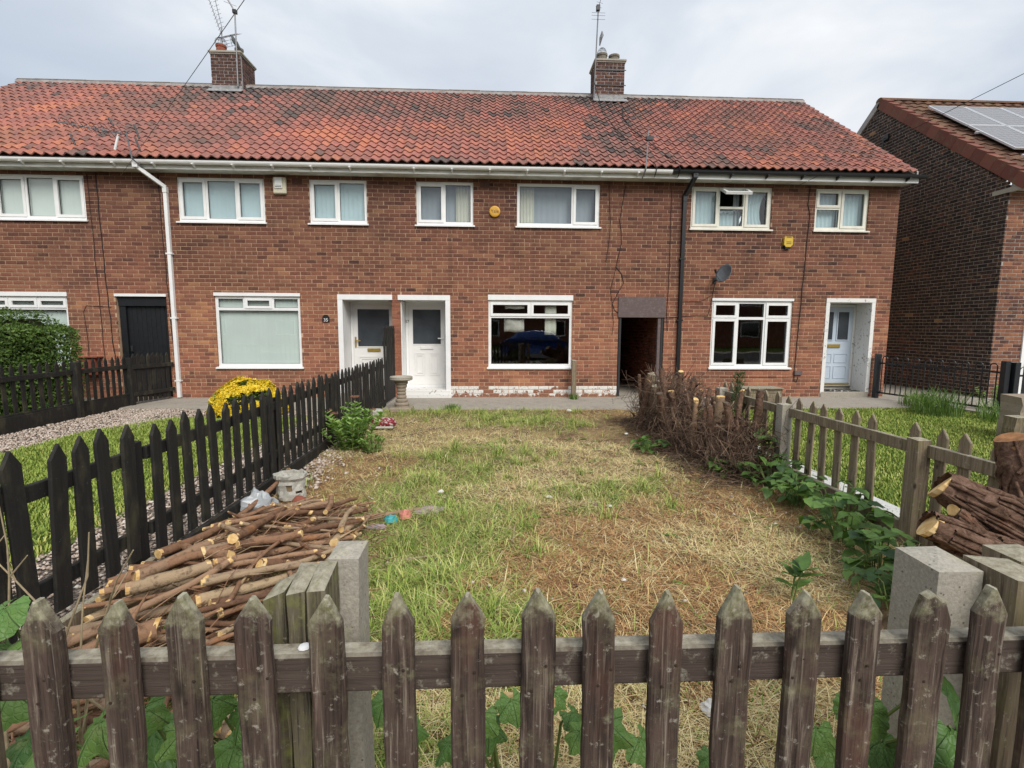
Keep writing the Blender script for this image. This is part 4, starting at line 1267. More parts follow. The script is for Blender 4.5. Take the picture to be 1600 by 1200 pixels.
# satellite dish
b = empty('satellite_dish', (5.11, 0, 2.65), 'dark grey satellite dish on the wall above the six pane window', 'satellite dish')
Md = Matrix.Translation((5.14, -.30, 2.74)) @ Matrix.Rotation(math.radians(-62), 4, 'Z') @ Matrix.Rotation(math.radians(66), 4, 'X')
mb = MB(); pr = []
vs = []; fs = []; n = 24; rr = [0, .07, .13, .18, .215]
for side, o_ in ((0, 0), (1, .012)):
    for r in rr:
        for k in range(n):
            a = 2 * math.pi * k / n
            vs.append(Md @ Vector((r * .88 * math.cos(a), r * math.sin(a), r * r * 1.1 - o_)))
for s_ in (0, 1):
    b0_ = s_ * len(rr) * n
    for i in range(len(rr) - 1):
        for k in range(n):
            q = (b0_ + i * n + k, b0_ + i * n + (k + 1) % n, b0_ + (i + 1) * n + (k + 1) % n, b0_ + (i + 1) * n + k)
            fs.append(q if s_ == 0 else q[::-1])
for k in range(n):
    i = (len(rr) - 1) * n
    fs.append((i + k, i + (k + 1) % n, len(rr) * n + i + (k + 1) % n, len(rr) * n + i + k))
mesh_obj('dish', vs, fs, MT['dish_grey'], b, True)
mb = MB(); mb.tube([Md @ Vector((0, -.2, .03)), Md @ Vector((0, -.14, .30))], .009, 6); mb.build('arm', MT['dish_grey'], b)
mb = MB(); mb.tube([Md @ Vector((0, -.12, .27)), Md @ Vector((0, -.06, .33))], .025, 8); mb.build('receiver', MT['black_plastic'], b)
mb = MB(); mb.tube([(5.05, -.002, 2.62), (5.06, -.12, 2.62), (5.10, -.24, 2.68)], .016, 8); mb.box(5.01, 5.09, -.012, -.001, 2.55, 2.69); mb.build('wall_bracket', MT['dark_metal'], b)
# brown wall box of the end house
b = MB(); b.rbox(7.02, 7.20, -.05, -.001, .50, .60, .006); tag(b.build('cable_box', MT['brown_board']), 'small brown cable box low on the wall of the end house', 'box')
# meter box beside the hedge
b = MB(); b.rbox(-8.72, -8.38, -.16, -.001, .5, .88, .01); b.box(-8.74, -8.30, -.2, 0, .88, .90); tag(b.build('meter_box', MT['pot_red']), 'dull red meter box on the wall beside the hedge', 'box')
# number plates
b = empty('house_number', (-3.55, 0, 1.72), 'black arched plaque with the number 35', 'house number')
mb = MB(); pts = [(-3.625, -.02, 1.655), (-3.475, -.02, 1.655), (-3.475, -.02, 1.74)] + [(-3.55 + .075 * math.cos(a), -.02, 1.74 + .075 * math.sin(a)) for a in [math.pi * i / 10 for i in range(1, 10)]] + [(-3.625, -.02, 1.74)]
mb.prism(pts, (0, .019, 0)); mb.build('plate', MT['plaque_black'], b)
text_mesh('numeral', '35', .10, 'print_white', Matrix.Translation((-3.55, -.022, 1.70)) @ FACE, b)
b = empty('house_number', (-1.89, .9, 1.68), 'small dark numerals 37 on the white door frame', 'house number')
text_mesh('numeral', '37', .10, 'print_dark', Matrix.Translation((-1.893, .577, 1.68)) @ FACE, b)

# ================================================================== NEIGHBOURING HOUSE
he = HOUSE['e']
EX, EY0, EY1, ERY, ERZ, EEZ = 11.41, -.30, 7.7, 3.70, 8.05, 4.72
EX1 = 17.5
mb = MB()
g0 = EX + .003
mb.poly([(g0, EY0, -.3), (g0, EY0, EEZ), (g0, ERY, ERZ), (g0, EY1, EEZ), (g0, EY1, -.3)])
EOPS = [(12.12, 13.2, .0, 2.12), (14.2, 16.0, .7, 2.2), (13.4, 15.2, 3.6, 4.5)]
xs = sorted({EX, EX1, *[v for o in EOPS for v in o[:2]]}); zs = sorted({-.3, EEZ, *[v for o in EOPS for v in o[2:4]]})
for i in range(len(xs) - 1):
    for j in range(len(zs) - 1):
        cx, cz = (xs[i] + xs[i + 1]) / 2, (zs[j] + zs[j + 1]) / 2
        if any(o[0] < cx < o[1] and o[2] < cz < o[3] for o in EOPS): continue
        mb.quad((xs[i], EY0 + .0035, zs[j]), (xs[i + 1], EY0 + .0035, zs[j]), (xs[i + 1], EY0 + .0035, zs[j + 1]), (xs[i], EY0 + .0035, zs[j + 1]))
mb.quad((EX1, EY0, -.3), (EX1, EY1, -.3), (EX1, EY1, EEZ), (EX1, EY0, EEZ)); mb.quad((EX, EY1, -.3), (EX1, EY1, -.3), (EX1, EY1, EEZ), (EX, EY1, EEZ))
we = mb.build('wall', MT['mortar_pale'], he)
tanE = (ERZ - EEZ) / (ERY - EY0)
gab = []
for q in brick_grid(EY0, EY1, 0, ERZ, []):
    top = EEZ + tanE * min(q[1] - EY0, EY1 - q[0])
    if q[2] < top and q[0] < 7: gab.append(q)
def gval(a, b, z0, z1):
    r = random.random()
    v = r * .9
    low = 2.1 - z0 + 1.4 * mnoise.noise(Vector((a * .5, z0 * .6, 9)))
    if low > 0 and a > .2: v += .22 * min(1, low)
    if random.random() < .03: v = random.uniform(.93, .985)
    if random.random() < .004: v = 1.0
    return v if v == 1.0 else min(v, .94)
lay_bricks(gab, we, MT['brick_dark'], lambda u, z, d: (EX + d, u, z), gval, 230)
lay_bricks(brick_grid(EX + .022, EX1, 0, EEZ, EOPS), we, MT['brick_neighbour'], lambda u, z, d: (u, EY0 + d, z), lambda *a: random.random(), 70)
# eaves closer of pale concrete at the corner
mb = MB(); mb.box(EX - .02, EX + .05, EY0 - .42, EY0 + .35, EEZ - .16, EEZ - .06, None); mb.build('verge_corbel', MT['concrete_post'], he)
mb = MB(); mb.box(EX + .05, EX1, EY0 - .32, EY0 - .005, EEZ - .12, EEZ + .06); mb.build('soffit_box', MT['fascia_white'], he)
ESL = math.atan2(ERZ + .12 - EEZ, ERY - (EY0 - .42)); ESLEN = math.hypot(ERZ + .12 - EEZ, ERY - (EY0 - .42))
EM = Matrix.Translation((0, EY0 - .42, EEZ)) @ Matrix.Rotation(ESL, 4, 'X')
mb = MB()
mb.prism([(EX + .01, EY0 - .40, EEZ - .02), (EX + .01, ERY, ERZ + .09), (EX + .01, EY1 + .4, EEZ), (EX + .01, EY1 + .4, EEZ - .06), (EX + .01, ERY, ERZ + .01), (EX + .01, EY0 - .40, EEZ - .07)], (EX1 - EX, 0, 0))
re_ = mb.build('roof', MT['concrete_tile'], he)
ET = tile_mesh(.30, .39, .03, .005, .035, .03, 8, False)
sp = []
nr = int(ESLEN / .335)
for c in range(0, int((EX1 - EX - .12) / .30)):
    for r in range(nr + 1):
        sp.append((EX + .14 + c * .30, r * ESLEN / (nr + 1), random.random()))
lay_tiles(sp, re_, ET, MT['concrete_tile'], EM, None, 300)
# cloaked verge units
for r in range(nr + 1):
    M_ = EM @ Matrix.Translation((EX, r * ESLEN / (nr + 1), 0))
    mb = MB(); L = ESLEN / (nr + 1)
    mb.prism([(M_ @ Vector(q)) for q in ((-.05, -.02, -.19), (-.05, -.02, .10), (-.05, L - .025, .065), (-.05, L - .025, -.19))], M_.to_3x3() @ Vector((.20, 0, .0)))
    o = mb.build('verge_tile', MT['verge_tile'], re_); o.color = (random.random(), 0, 0, 1)
    # other slope
EM2 = Matrix.Translation((EX, EY1 + .42, EEZ)) @ Matrix.Rotation(math.pi - ESL, 4, 'X')
mb = MB()
mb.prism([(EX - .05, EY1 + .42, EEZ - .15), (EX - .05, EY1 + .42, EEZ + .07), (EX - .05, ERY, ERZ + .19), (EX - .05, ERY, ERZ - .03)], (.2, 0, 0)); mb.build('verge_strip', MT['mortar_grey'], re_)
x = EX - .06
while x < EX1:
    mb = MB(); n = 8; vs = []
    for xx in (x + .003, x + .447):
        for q in range(n + 1):
            an = math.pi * q / n
            vs.append((xx, ERY - .13 * math.cos(an), ERZ + .10 + .10 * math.sin(an)))
    mb._add(vs, [(q, q + 1, n + 2 + q, n + 1 + q) for q in range(n)] + [tuple(range(n, -1, -1)), tuple(range(n + 1, 2 * n + 2))])
    mb.build('ridge_tile', MT['concrete_tile'], re_).color = (random.random(), 0, 0, 1); x += .45
# solar panels
for r in range(2):
    for c in range(4):
        u0, s0 = 12.06 + c * 1.03, ESLEN * .615 - r * 1.60 - 0.05
        M_ = EM @ Matrix.Translation((u0, s0 - .40, .15))
        pn = empty('solar_panel', M_ @ Vector((0, 0, 0)), 'silver framed solar panel, %s from the gable edge in the %s row' % (('first', 'second', 'third', 'fourth')[c], 'upper' if r == 0 else 'lower'), 'solar panel', 'solar panels on the brown roof')
        mb = MB(); W, L = 1.0, 1.57
        for (a, b2, c2, d) in ((0, W, 0, .03), (0, W, L - .03, L), (0, .03, .03, L - .03), (W - .03, W, .03, L - .03)):
            mb.box(a, b2, c2, d, -.02, .022, M_)
        mb.build('frame', MT['alu_frame'], pn)
        mb = MB(); mb.box(.03, W - .03, .03, L - .03, .0, .014, M_); mb.build('cell_sheet', MT['solar_cell'], pn)
        mb = MB()
        for i in range(1, 6): mb.box(i * W / 6 - .002, i * W / 6 + .002, .03, L - .03, .0142, .0152, M_)
        for i in range(1, 10): mb.box(.03, W - .03, i * L / 10 - .002, i * L / 10 + .002, .0154, .0162, M_)
        mb.build('grid_lines', MT['lead'], pn)
for s_, nm_ in ((1.05, 'middle'), (2.55, 'topmost'), (0.2, 'bottom')):
    M_ = EM @ Matrix.Translation((12.0, s_, .10)); mb = MB(); mb.box(-.03, 4.3, -.02, .02, 0, .045, M_); tag(mb.build('panel_rail', MT['alu_frame']), nm_ + ' aluminium rail carrying the solar panels', 'rail', 'solar panel rails')
# its front door at the frame's edge
mb = MB(); ring(mb, 12.12, 13.2, .0, 2.12, .085, EY0 - .03, EY0 + .04); mb.build('door_surround', MT['upvc'], he)
mb = MB(); mb.box(12.21, 13.11, EY0 + .03, EY0 + .07, .09, 2.03); de = mb.build('door', MT['black_paint'], he)
mb = MB(); mb.box(12.36, 12.96, EY0 + .02, EY0 + .029, .98, 1.92); mb.build('pane', MT['net_blue'], de)
mb = MB(); mb.box(12.45, 12.75, EY0 + .012, EY0 + .028, .84, .90); mb.build('letterbox', MT['cream_plastic'], de)
for (a, b2, c2, d, _) in [(14.2, 16.0, .7, 2.2, 0), (13.4, 15.2, 3.6, 4.5, 0)]:
    w = MB(); ring(w, a, b2, c2, d, .07, EY0 + .03, EY0 + .1); w.box((a + b2) / 2 - .03, (a + b2) / 2 + .03, EY0 + .03, EY0 + .1, c2 + .07, d - .07); w = w.build('window', MT['upvc'], he)
    g = MB(); g.box(a + .07, b2 - .07, EY0 + .06, EY0 + .07, c2 + .07, d - .07); g.build('pane', MT['glass_dark'], w)
# burglar alarm / bracket remains on the gable
mb = MB(); mb.tube([(EX - .02, 3.35, 7.0), (EX - .10, 3.35, 7.0), (EX - .12, 3.36, 6.2)], .015, 6); mb.box(EX - .06, EX - .004, 3.25, 3.45, 6.95, 7.1); tag(mb.build('gable_bracket', MT['dark_metal']), 'dark metal bracket high on the black brick gable', 'bracket')
# ================================================================== GROUND
t = NT('soil', .98, .05)
p = t.pos()
c = t.ramp(t.noise(p, 9, 6, .7), [(.3, (.085, .058, .036)), (.5, (.20, .14, .085)), (.72, (.34, .26, .155))])
c = t.mix(t.ramp(t.noise(p, 2.2, 4), [(.42, 0), (.62, .7)]), c, (.42, .32, .155))
t.bump(t.noise(p, 40, 5, .7), .8, .03); MT['soil'] = t.col(c)
plain('asphalt', (.05, .05, .052), .95, .2, .3, 30)
t = NT('lawn_base', .98, .05); MT['lawn_base'] = t.col(t.ramp(t.noise(t.pos(), 7, 5), [(.3, (.045, .075, .015)), (.6, (.10, .14, .03)), (.8, (.17, .17, .05))]))
mb = MB(); mb.box(-300, 300, -300, 300, -.6, -.10); tag(mb.build('ground', MT['lawn_base']), kind='structure')
mb = MB(); mb.box(-120, 120, -12.6, -10.35, -.3, -.03); tag(mb.build('pavement', MT['concrete_path']), kind='structure')
mb = MB(); mb.box(-120, 120, -20.5, -12.62, -.3, -.08); tag(mb.build('road', MT['asphalt']), kind='structure')
mb = MB(); mb.rbox(-120, 120, -12.75, -12.61, -.3, -.025, .02); tag(mb.build('kerb', MT['concrete_post']), kind='structure')
mb = MB(); mb.box(-120, 120, -23, -20.52, -.3, -.03); tag(mb.build('far_pavement', MT['concrete_path']), kind='structure')

def gz(x, y):
    """height of the rough garden"""
    h = .045 * mnoise.noise(Vector((x * .9, y * .9, .3))) + .035 * mnoise.noise(Vector((x * 2.7, y * 2.7, 4.))) + .02 * mnoise.noise(Vector((x * 6.5, y * 6.5, 8.)))
    e = min(1, max(0, (-1.75 - y) / .5))
    return (h - .0) * e - .015
def sheet(name, x0, x1, y0, y1, step, mat, hf):
    nx, ny = int((x1 - x0) / step) + 1, int((y1 - y0) / step) + 1
    vs = [(x0 + (x1 - x0) * i / nx, y0 + (y1 - y0) * j / ny) for j in range(ny + 1) for i in range(nx + 1)]
    vs = [(x, y, hf(x, y)) for x, y in vs]
    fs = [(j * (nx + 1) + i, j * (nx + 1) + i + 1, (j + 1) * (nx + 1) + i + 1, (j + 1) * (nx + 1) + i) for j in range(ny) for i in range(nx)]
    return tag(mesh_obj(name, vs, fs, mat, None, True), kind='structure')
sheet('garden_soil', -2.12, 3.35, -10.34, -1.70, .06, MT['soil'], gz)
sheet('front_lawn', 3.352, 9.4, -10.34, -1.45, .25, MT['lawn_base'], lambda x, y: -.03 + .012 * mnoise.noise(Vector((x, y, 7))))
sheet('side_lawn', -6.05, -3.05, -10.34, -2.35, .25, MT['lawn_base'], lambda x, y: -.03 + .01 * mnoise.noise(Vector((x, y, 2))))
t = NT('gravel_base', .95, .1); MT['gravel_base'] = t.col(t.ramp(t.voro(t.pos(), 42, out=0), [(.1, (.34, .28, .23)), (.45, (.16, .13, .11)), (.7, (.06, .05, .04))]))
sheet('gravel_bed', -7.2, -2.122, -10.34, -1.30, .3, MT['gravel_base'], lambda x, y: -.042)
sheet('hedge_bed', -14, -7.2, -10.34, -1.0, .5, MT['soil'], lambda x, y: -.03)
# the concrete path along the fronts
mb = MB()
mb.prism([(-14, -1.38, -.010), (-6.2, -1.38, -.010), (-4.9, -1.55, -.010), (-2.2, -1.55, -.010), (-1.0, -1.62, -.010), (2.4, -1.60, -.010), (2.7, -1.86, -.010), (3.6, -1.95, -.010), (4.4, -1.70, -.010), (9.3, -1.55, -.010), (11.3, -1.55, -.010), (11.3, .003, -.010), (-14, .003, -.010)], (0, 0, -.25))
tag(mb.build('path', MT['concrete_path']), kind='structure')
mb = MB(); mb.box(9.42, 11.4, -10.34, -1.56, -.3, -.012); mb.box(9.2, 11.38, .004, 9, -.3, -.012); mb.box(11.40, 20, -10.34, -.30, -.3, -.014); tag(mb.build('drive', MT['concrete_path']), kind='structure')

# ------------------------------------------------------------------ grass: thin blades and straws, one mass per plot
def blades(name, n, xs, ys, mat, tv, L, W, tilt, hf, z0=0.0, curve=.3, azi=None):
    """numpy blades: base points xs, ys; L lengths; tilt from vertical (rad)"""
    az = RNG.uniform(0, 2 * np.pi, n) if azi is None else azi
    dx, dy = np.cos(az), np.sin(az)
    sx, sy = -dy, dx
    zz = np.array([hf(a, b) for a, b in zip(xs, ys)]) + z0
    st, ct = np.sin(tilt), np.cos(tilt)
    t2 = np.minimum(tilt + curve, 1.62); s2, c2 = np.sin(t2), np.cos(t2)
    B = np.stack([xs, ys, zz], 1)
    S = np.stack([sx * W[:], sy * W[:], np.zeros(n)], 1) * .5
    m = B + np.stack([dx * st * L * .55, dy * st * L * .55, ct * L * .55], 1)
    e = m + np.stack([dx * s2 * L * .45, dy * s2 * L * .45, c2 * L * .45], 1)
    co = np.stack([B - S, B + S, m + S, m - S, e + S * .35, e - S * .35], 1).reshape(-1, 3)
    base = np.arange(n)[:, None] * 6
    q = np.concatenate([base + np.array([[0, 1, 2, 3]]), base + np.array([[3, 2, 4, 5]])], 0)
    return np_mesh(name, co, q, mat, None, np.repeat(tv, 6))
t = NT('straw', .75, .25)
v = t.val()
MT['straw'] = t.col(t.ramp(v, [(0.0, (.08, .048, .028)), (.12, (.21, .105, .050)), (.25, (.44, .215, .090)), (.36, (.54, .34, .15)), (.5, (.68, .53, .25)), (.62, (.78, .68, .39)),
                               (.70, (.50, .49, .17)), (.8, (.31, .39, .08)), (.9, (.16, .26, .045)), (1.0, (.06, .12, .022))]))
def dens_sample(n, x0, x1, y0, y1, power=1.3):
    """points, denser towards the front of the plot"""
    out = []
    X = RNG.uniform(x0, x1, n * 4); Y = RNG.uniform(y0, y1, n * 4)
    d = np.hypot(X - CAM.x, Y - CAM.y)
    w = np.clip((1.8 / np.maximum(d, 1.2)) ** power, 0.02, 1)
    k = RNG.random(n * 4) < w
    return X[k][:n], Y[k][:n]
# what grows where in the cut garden: (x, y, rx, ry, kind)
ZN = [(-.6, -2.3, 1.6, .6, 'g'), (.7, -2.5, 1.2, .7, 'g'), (.3, -3.2, 1.0, .6, 'g'), (-.2, -3.7, 1.1, .7, 's'), (-.9, -4.3, 1.2, .8, 's'), (-1.2, -2.9, .6, .5, 's'),
      (1.9, -2.4, .9, .5, 'r'), (2.0, -3.2, .9, .7, 'd'), (1.4, -3.8, .7, .5, 'd'), (1.1, -3.3, .7, .6, 'g'), (-1.4, -6.0, .6, .8, 'r'), (-.4, -6.2, .9, .8, 'g'), (-.1, -5.1, .8, .6, 'g'), (.9, -5.2, 1.1, .8, 's'),
      (1.7, -5.6, .7, .6, 's'), (.3, -6.6, .7, .6, 's'), (1.3, -6.6, .7, .5, 'g'), (-.3, -7.4, .8, .7, 'g'), (-.6, -8.1, .6, .6, 'g'), (-.2, -8.8, .7, .5, 'g'), (.9, -7.6, .9, .7, 'r'), (1.9, -7.1, .8, .9, 'r'), (1.5, -7.7, .6, .5, 's'), (.9, -6.0, .9, .6, 's'), (2.2, -8.1, .7, .7, 's'),
      (.6, -8.6, .8, .6, 'r'), (1.4, -8.7, .8, .6, 'r'), (.2, -9.4, 1.2, .5, 's'), (1.2, -9.5, 1.0, .4, 's'), (-.9, -9.5, .6, .5, 'g'), (2.4, -5.0, .6, .8, 'd'), (2.5, -6.6, .5, .8, 'r'), (-1.6, -8.4, .7, 1.2, 'd')]
KV = {'g': (.79, .10), 's': (.56, .09), 'r': (.31, .13), 'd': (.12, .08)}
def zone_values(X, Y):
    """value of each blade from the patch it lies in; patches are broken up by two scales of noise"""
    jx = np.array([mnoise.noise(Vector((a * 2.6, b * 2.6, 11.))) for a, b in zip(X, Y)])
    jy = np.array([mnoise.noise(Vector((a * 2.6, b * 2.6, 23.))) for a, b in zip(X, Y)])
    f = np.array([mnoise.noise(Vector((a * 5.5, b * 5.5, 31.))) for a, b in zip(X, Y)])
    Xj, Yj = X + jx * .55, Y + jy * .55
    W = []
    for (zx, zy, rx, ry, k) in ZN:
        W.append(np.exp(-(((Xj - zx) / rx) ** 2 + ((Yj - zy) / ry) ** 2) * 1.2))
    W = np.array(W) + 1e-4
    i = np.argmax(W * RNG.random(W.shape) ** .5, 0)
    mu = np.array([KV[z[4]][0] for z in ZN])[i]; sg = np.array([KV[z[4]][1] for z in ZN])[i]
    kk = np.array([z[4] for z in ZN])[i]
    n = len(X); r = RNG.random(n)
    v = mu + RNG.normal(0, 1, n) * sg
    v = np.where(r < np.where(kk == 's', .35, .05) + .42 * np.clip(f, 0, 1), RNG.uniform(.42, .66, n), v)        # straw lies everywhere, in clumps
    v = np.where((r > .88 + .3 * np.clip(f, -1, 0)), RNG.uniform(.0, .28, n), v)      # brown bits between
    return np.clip(v, 0, 1), kk
X, Y = dens_sample(230000, -2.05, 3.1, -10.25, -1.72)
V, K = zone_values(X, Y)
keep = ~((K == 'd') & (RNG.random(len(X)) < .6))
X, Y, V = X[keep], Y[keep], V[keep]
n = len(X)
tilt = np.clip(RNG.normal(1.38, .22, n), .4, 1.6)
g = tag(blades('cut_straw', n, X, Y, MT['straw'], V, RNG.uniform(.025, .11, n) * np.where(RNG.random(n) < .12, 1.9, 1), RNG.uniform(.0018, .0042, n), tilt, gz, .004, .25), 'loose mown straw and dead clippings covering the rough garden', 'straw', kind='stuff')
g.data.vertices.foreach_get
X, Y = dens_sample(62000, -2.05, 3.1, -10.25, -1.72, 1.2)
V, K = zone_values(X, Y)
k = K == 'g'
k &= RNG.random(len(X)) < .75
k |= RNG.random(len(X)) < .10
X, Y, V = X[k], Y[k], V[k]; n = len(X)
V = np.clip(np.where(V < .66, RNG.uniform(.66, .95, n), V), 0, 1)
tag(blades('rough_grass', n, X, Y, MT['straw'], V, RNG.uniform(.04, .15, n), RNG.uniform(.0025, .005, n), RNG.uniform(.3, 1.4, n), gz, -.002, .55), 'green grass regrowing in patches in the rough garden', 'grass', kind='stuff')
# flat sprays of conifer clippings
cx_, cy_, cz_, ca_ = [], [], [], []
for k_ in range(110):
    x_, y_ = random.uniform(-.6, 2.7), random.uniform(-9.6, -4.2); a_ = random.uniform(0, 6.28); L_ = random.uniform(.10, .26)
    for q_ in range(46):
        s_ = random.random(); sd_2 = random.choice((-1, 1))
        cx_.append(x_ + math.cos(a_) * L_ * s_); cy_.append(y_ + math.sin(a_) * L_ * s_); ca_.append(a_ + sd_2 * random.uniform(.35, .8)); cz_.append(random.random())
n = len(cx_)
tag(blades('conifer_clippings', n, np.array(cx_), np.array(cy_), MT['straw'], np.clip(RNG.normal(.95, .05, n), .8, 1), RNG.uniform(.02, .06, n), RNG.uniform(.003, .006, n), RNG.uniform(1.35, 1.55, n), gz, .012, .1, np.array(ca_)), 'dark green conifer sprays lying on the brown clippings', 'clippings', kind='stuff')
# longer tufts the mower missed
tx, ty = [], []
for k_ in range(150):
    z_ = random.choice([q for q in ZN if q[4] == 'g'])
    cx, cy = random.gauss(z_[0], z_[2] * .5), random.gauss(z_[1], z_[3] * .5)
    if not (-1.9 < cx < 2.6 and -9.9 < cy < -1.9): continue
    m_ = random.randint(25, 70); s_ = random.uniform(.02, .06)
    tx += [random.gauss(cx, s_) for _ in range(m_)]; ty += [random.gauss(cy, s_) for _ in range(m_)]
tx, ty = np.array(tx), np.array(ty); n = len(tx)
tag(blades('grass_tufts', n, tx, ty, MT['straw'], np.clip(RNG.normal(.82, .08, n), .6, 1), RNG.uniform(.08, .22, n), RNG.uniform(.003, .006, n), RNG.uniform(.2, 1.15, n), gz, -.004, .7), 'longer green grass tufts left standing among the clippings', 'grass', kind='stuff')
# trimmed lawns next door
t = NT('lawn_blade', .7, .25)
v = t.val(); MT['lawn_blade'] = t.col(t.ramp(v, [(0, (.50, .44, .18)), (.14, (.42, .42, .13)), (.34, (.31, .36, .075)), (.65, (.21, .29, .05)), (1, (.11, .18, .03))]))
n = 90000
X = RNG.uniform(3.42, 9.3, n); Y = RNG.uniform(-9.6, -1.6, n)
V = np.clip(RNG.normal(.5, .2, n) - .25 * (np.array([mnoise.noise(Vector((a * .9, b * .9, 3))) for a, b in zip(X, Y)])), 0, 1)
tag(blades('lawn_grass', n, X, Y, MT['lawn_blade'], V, RNG.uniform(.025, .055, n), RNG.uniform(.006, .012, n), RNG.uniform(.0, .9, n), lambda a, b: -.03, 0, .4), 'bright green lawn behind the grey picket fence', 'lawn', kind='stuff')
n = 60000
X = RNG.uniform(-6.0, -3.08, n); Y = RNG.uniform(-10.2, -2.4, n)
keep = (X > -6.1 + (-2.4 - Y) * .0) & ~((Y > -3.4) & (X < -5.9 + (Y + 3.4) * .5))
X, Y = X[keep], Y[keep]; n = len(X)
V = np.clip(RNG.normal(.55, .16, n) - .5 * np.clip(1 - (X + 3.08) / -.35, 0, 1) * RNG.random(n), 0, 1)
tag(blades('lawn_grass', n, X, Y, MT['lawn_blade'], V, RNG.uniform(.03, .06, n), RNG.uniform(.006, .012, n), RNG.uniform(.0, .8, n), lambda a, b: -.03, 0, .4), 'neat lawn strip between gravel and the black picket fence', 'lawn', kind='stuff')
# gravel
t = NT('pebble', .8, .3)
MT['pebble'] = t.col(t.ramp(t.val(), [(0, (.14, .11, .09)), (.25, (.30, .23, .18)), (.5, (.46, .37, .30)), (.8, (.58, .50, .43)), (1, (.72, .68, .61))]))
def gravel(name, X, Y, size, label, z=-.035):
    n = len(X)
    base = np.array([(1, 0, 0), (0, 1, 0), (-1, 0, 0), (0, -1, 0), (0, 0, 1), (0, 0, -1)], float)
    sc = RNG.uniform(.6, 1.3, (n, 1, 3)) * size * np.array([1, 1, .6]) * RNG.uniform(.6, 1.3, (n, 1, 1))
    a = RNG.uniform(0, 6.28, n)
    P = base[None] * sc + RNG.normal(0, .12 * size, (n, 6, 3))
    ca, sa = np.cos(a)[:, None], np.sin(a)[:, None]
    P = np.stack([P[:, :, 0] * ca - P[:, :, 1] * sa, P[:, :, 0] * sa + P[:, :, 1] * ca, P[:, :, 2]], 2)
    P[:, :, 0] += X[:, None]; P[:, :, 1] += Y[:, None]; P[:, :, 2] += z + RNG.uniform(0, size * .6, n)[:, None]
    F = np.array([(0, 1, 4), (1, 2, 4), (2, 3, 4), (3, 0, 4), (1, 0, 5), (2, 1, 5), (3, 2, 5), (0, 3, 5)])
    q = (np.arange(n)[:, None, None] * 6 + F[None]).reshape(-1, 3)
    return tag(np_mesh(name, P.reshape(-1, 3), q, MT['pebble'], None, np.repeat(RNG.beta(2, 2, n), 6), True), label, 'gravel', kind='stuff')
n = 9000
X1 = RNG.uniform(-7.05, -6.0, n); Y1 = RNG.uniform(-8, -1.4, n)
X2 = RNG.uniform(-3.1, -2.15, n); Y2 = RNG.uniform(-10, -1.6, n)
X3 = RNG.uniform(-6.3, -2.2, 4500); Y3 = RNG.uniform(-2.4, -1.4, 4500)
X4 = -6.05 + RNG.random(1500) * .6; Y4 = -3.4 + RNG.random(1500) * 1.0
gravel('gravel', np.concatenate([X1, X2, X3, X4]), np.concatenate([Y1, Y2, Y3, Y4]), .017, 'pinkish grey gravel around the neat lawn strip')
Xr = RNG.normal(-1.92, .13, 700); Yr = RNG.uniform(-6.4, -4.4, 700)
gravel('rubble', Xr, Yr, .022, 'pale stone chips along the foot of the black fence', 0.0)
nb = 260
Xb = RNG.uniform(-1.9, 2.9, nb); Yb = RNG.uniform(-9.6, -2, nb)
gravel('litter_chips', Xb, Yb, .014, 'small pale chips scattered through the straw', .02)

# ================================================================== FENCES
def wood(name, a, b, lich, lam=.5, hi=(0.30, 0.25, 0.22), base_dark=(.03, .024, .022), red=None, toplich=False):
    t = NT(name, .88, .18)
    p = t.pos()
    r = t.rnd()
    off = t.n('ShaderNodeCombineXYZ'); t.l(t.math('MULTIPLY', r, 37.0), off.inputs[0]); t.l(t.math('MULTIPLY', r, 17.0), off.inputs[2])
    va = t.n('ShaderNodeVectorMath', operation='ADD'); t.l(p, va.inputs[0]); t.l(off.outputs[0], va.inputs[1])
    q = va.outputs[0]
    g1 = t.noise(t.map(q, (95, 95, 3.2)), 1.0, 6, .68, .8)
    g2 = t.noise(t.map(q, (30, 30, 1.8)), 1.0, 5, .6, 1.2)
    c = t.mix(t.ramp(g2, [(.3, 0), (.7, 1)]), a, b)
    c = t.mix(t.ramp(g1, [(.30, .85), (.46, .0)]), c, base_dark)
    c = t.mix(t.ramp(g1, [(.55, .0), (.74, .7)]), c, hi)
    if red:
        c = t.mix(t.ramp(t.noise(t.map(q, (9, 9, 2.5)), 1.0, 4), [(.55, 0), (.75, .55)]), c, red)
    pt = t.noise(q, 11, 6, .7)
    c = t.mix(t.math('MULTIPLY', t.ramp(pt, [(.50, 0), (.66, 1)]), lam), c, lich)
    if toplich:      # lichen on the weathered tips and arrises
        zt = t.sep(p)[2]
        m_ = t.math('ADD', t.ramp(zt, [(.90, 0.0), (.985, .30)]), t.noise(q, 16, 6, .7))
        c = t.mix(t.ramp(m_, [(.60, 0), (.78, .85)]), c, t.ramp(t.noise(q, 60, 4), [(.35, (.17, .165, .085)), (.65, (.36, .345, .24))]))
    wv = t.noise(q, 42, 5, .72)
    c = t.mix(t.ramp(wv, [(.60, 0), (.70, .6)]), c, (.42, .39, .32))
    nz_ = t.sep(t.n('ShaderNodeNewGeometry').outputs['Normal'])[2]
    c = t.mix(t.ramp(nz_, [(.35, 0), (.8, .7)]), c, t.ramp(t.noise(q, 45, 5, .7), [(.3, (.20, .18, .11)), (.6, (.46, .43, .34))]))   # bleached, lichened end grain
    kn = t.voro(t.map(q, (9, 9, 4.2)), 1.0)
    c = t.mix(t.ramp(kn, [(.05, .85), (.13, .0)]), c, (.022, .016, .013))
    t.bump(t.math('ADD', g1, t.math('MULTIPLY', wv, .4)), .75, .006)
    MT[name] = t.col(c)
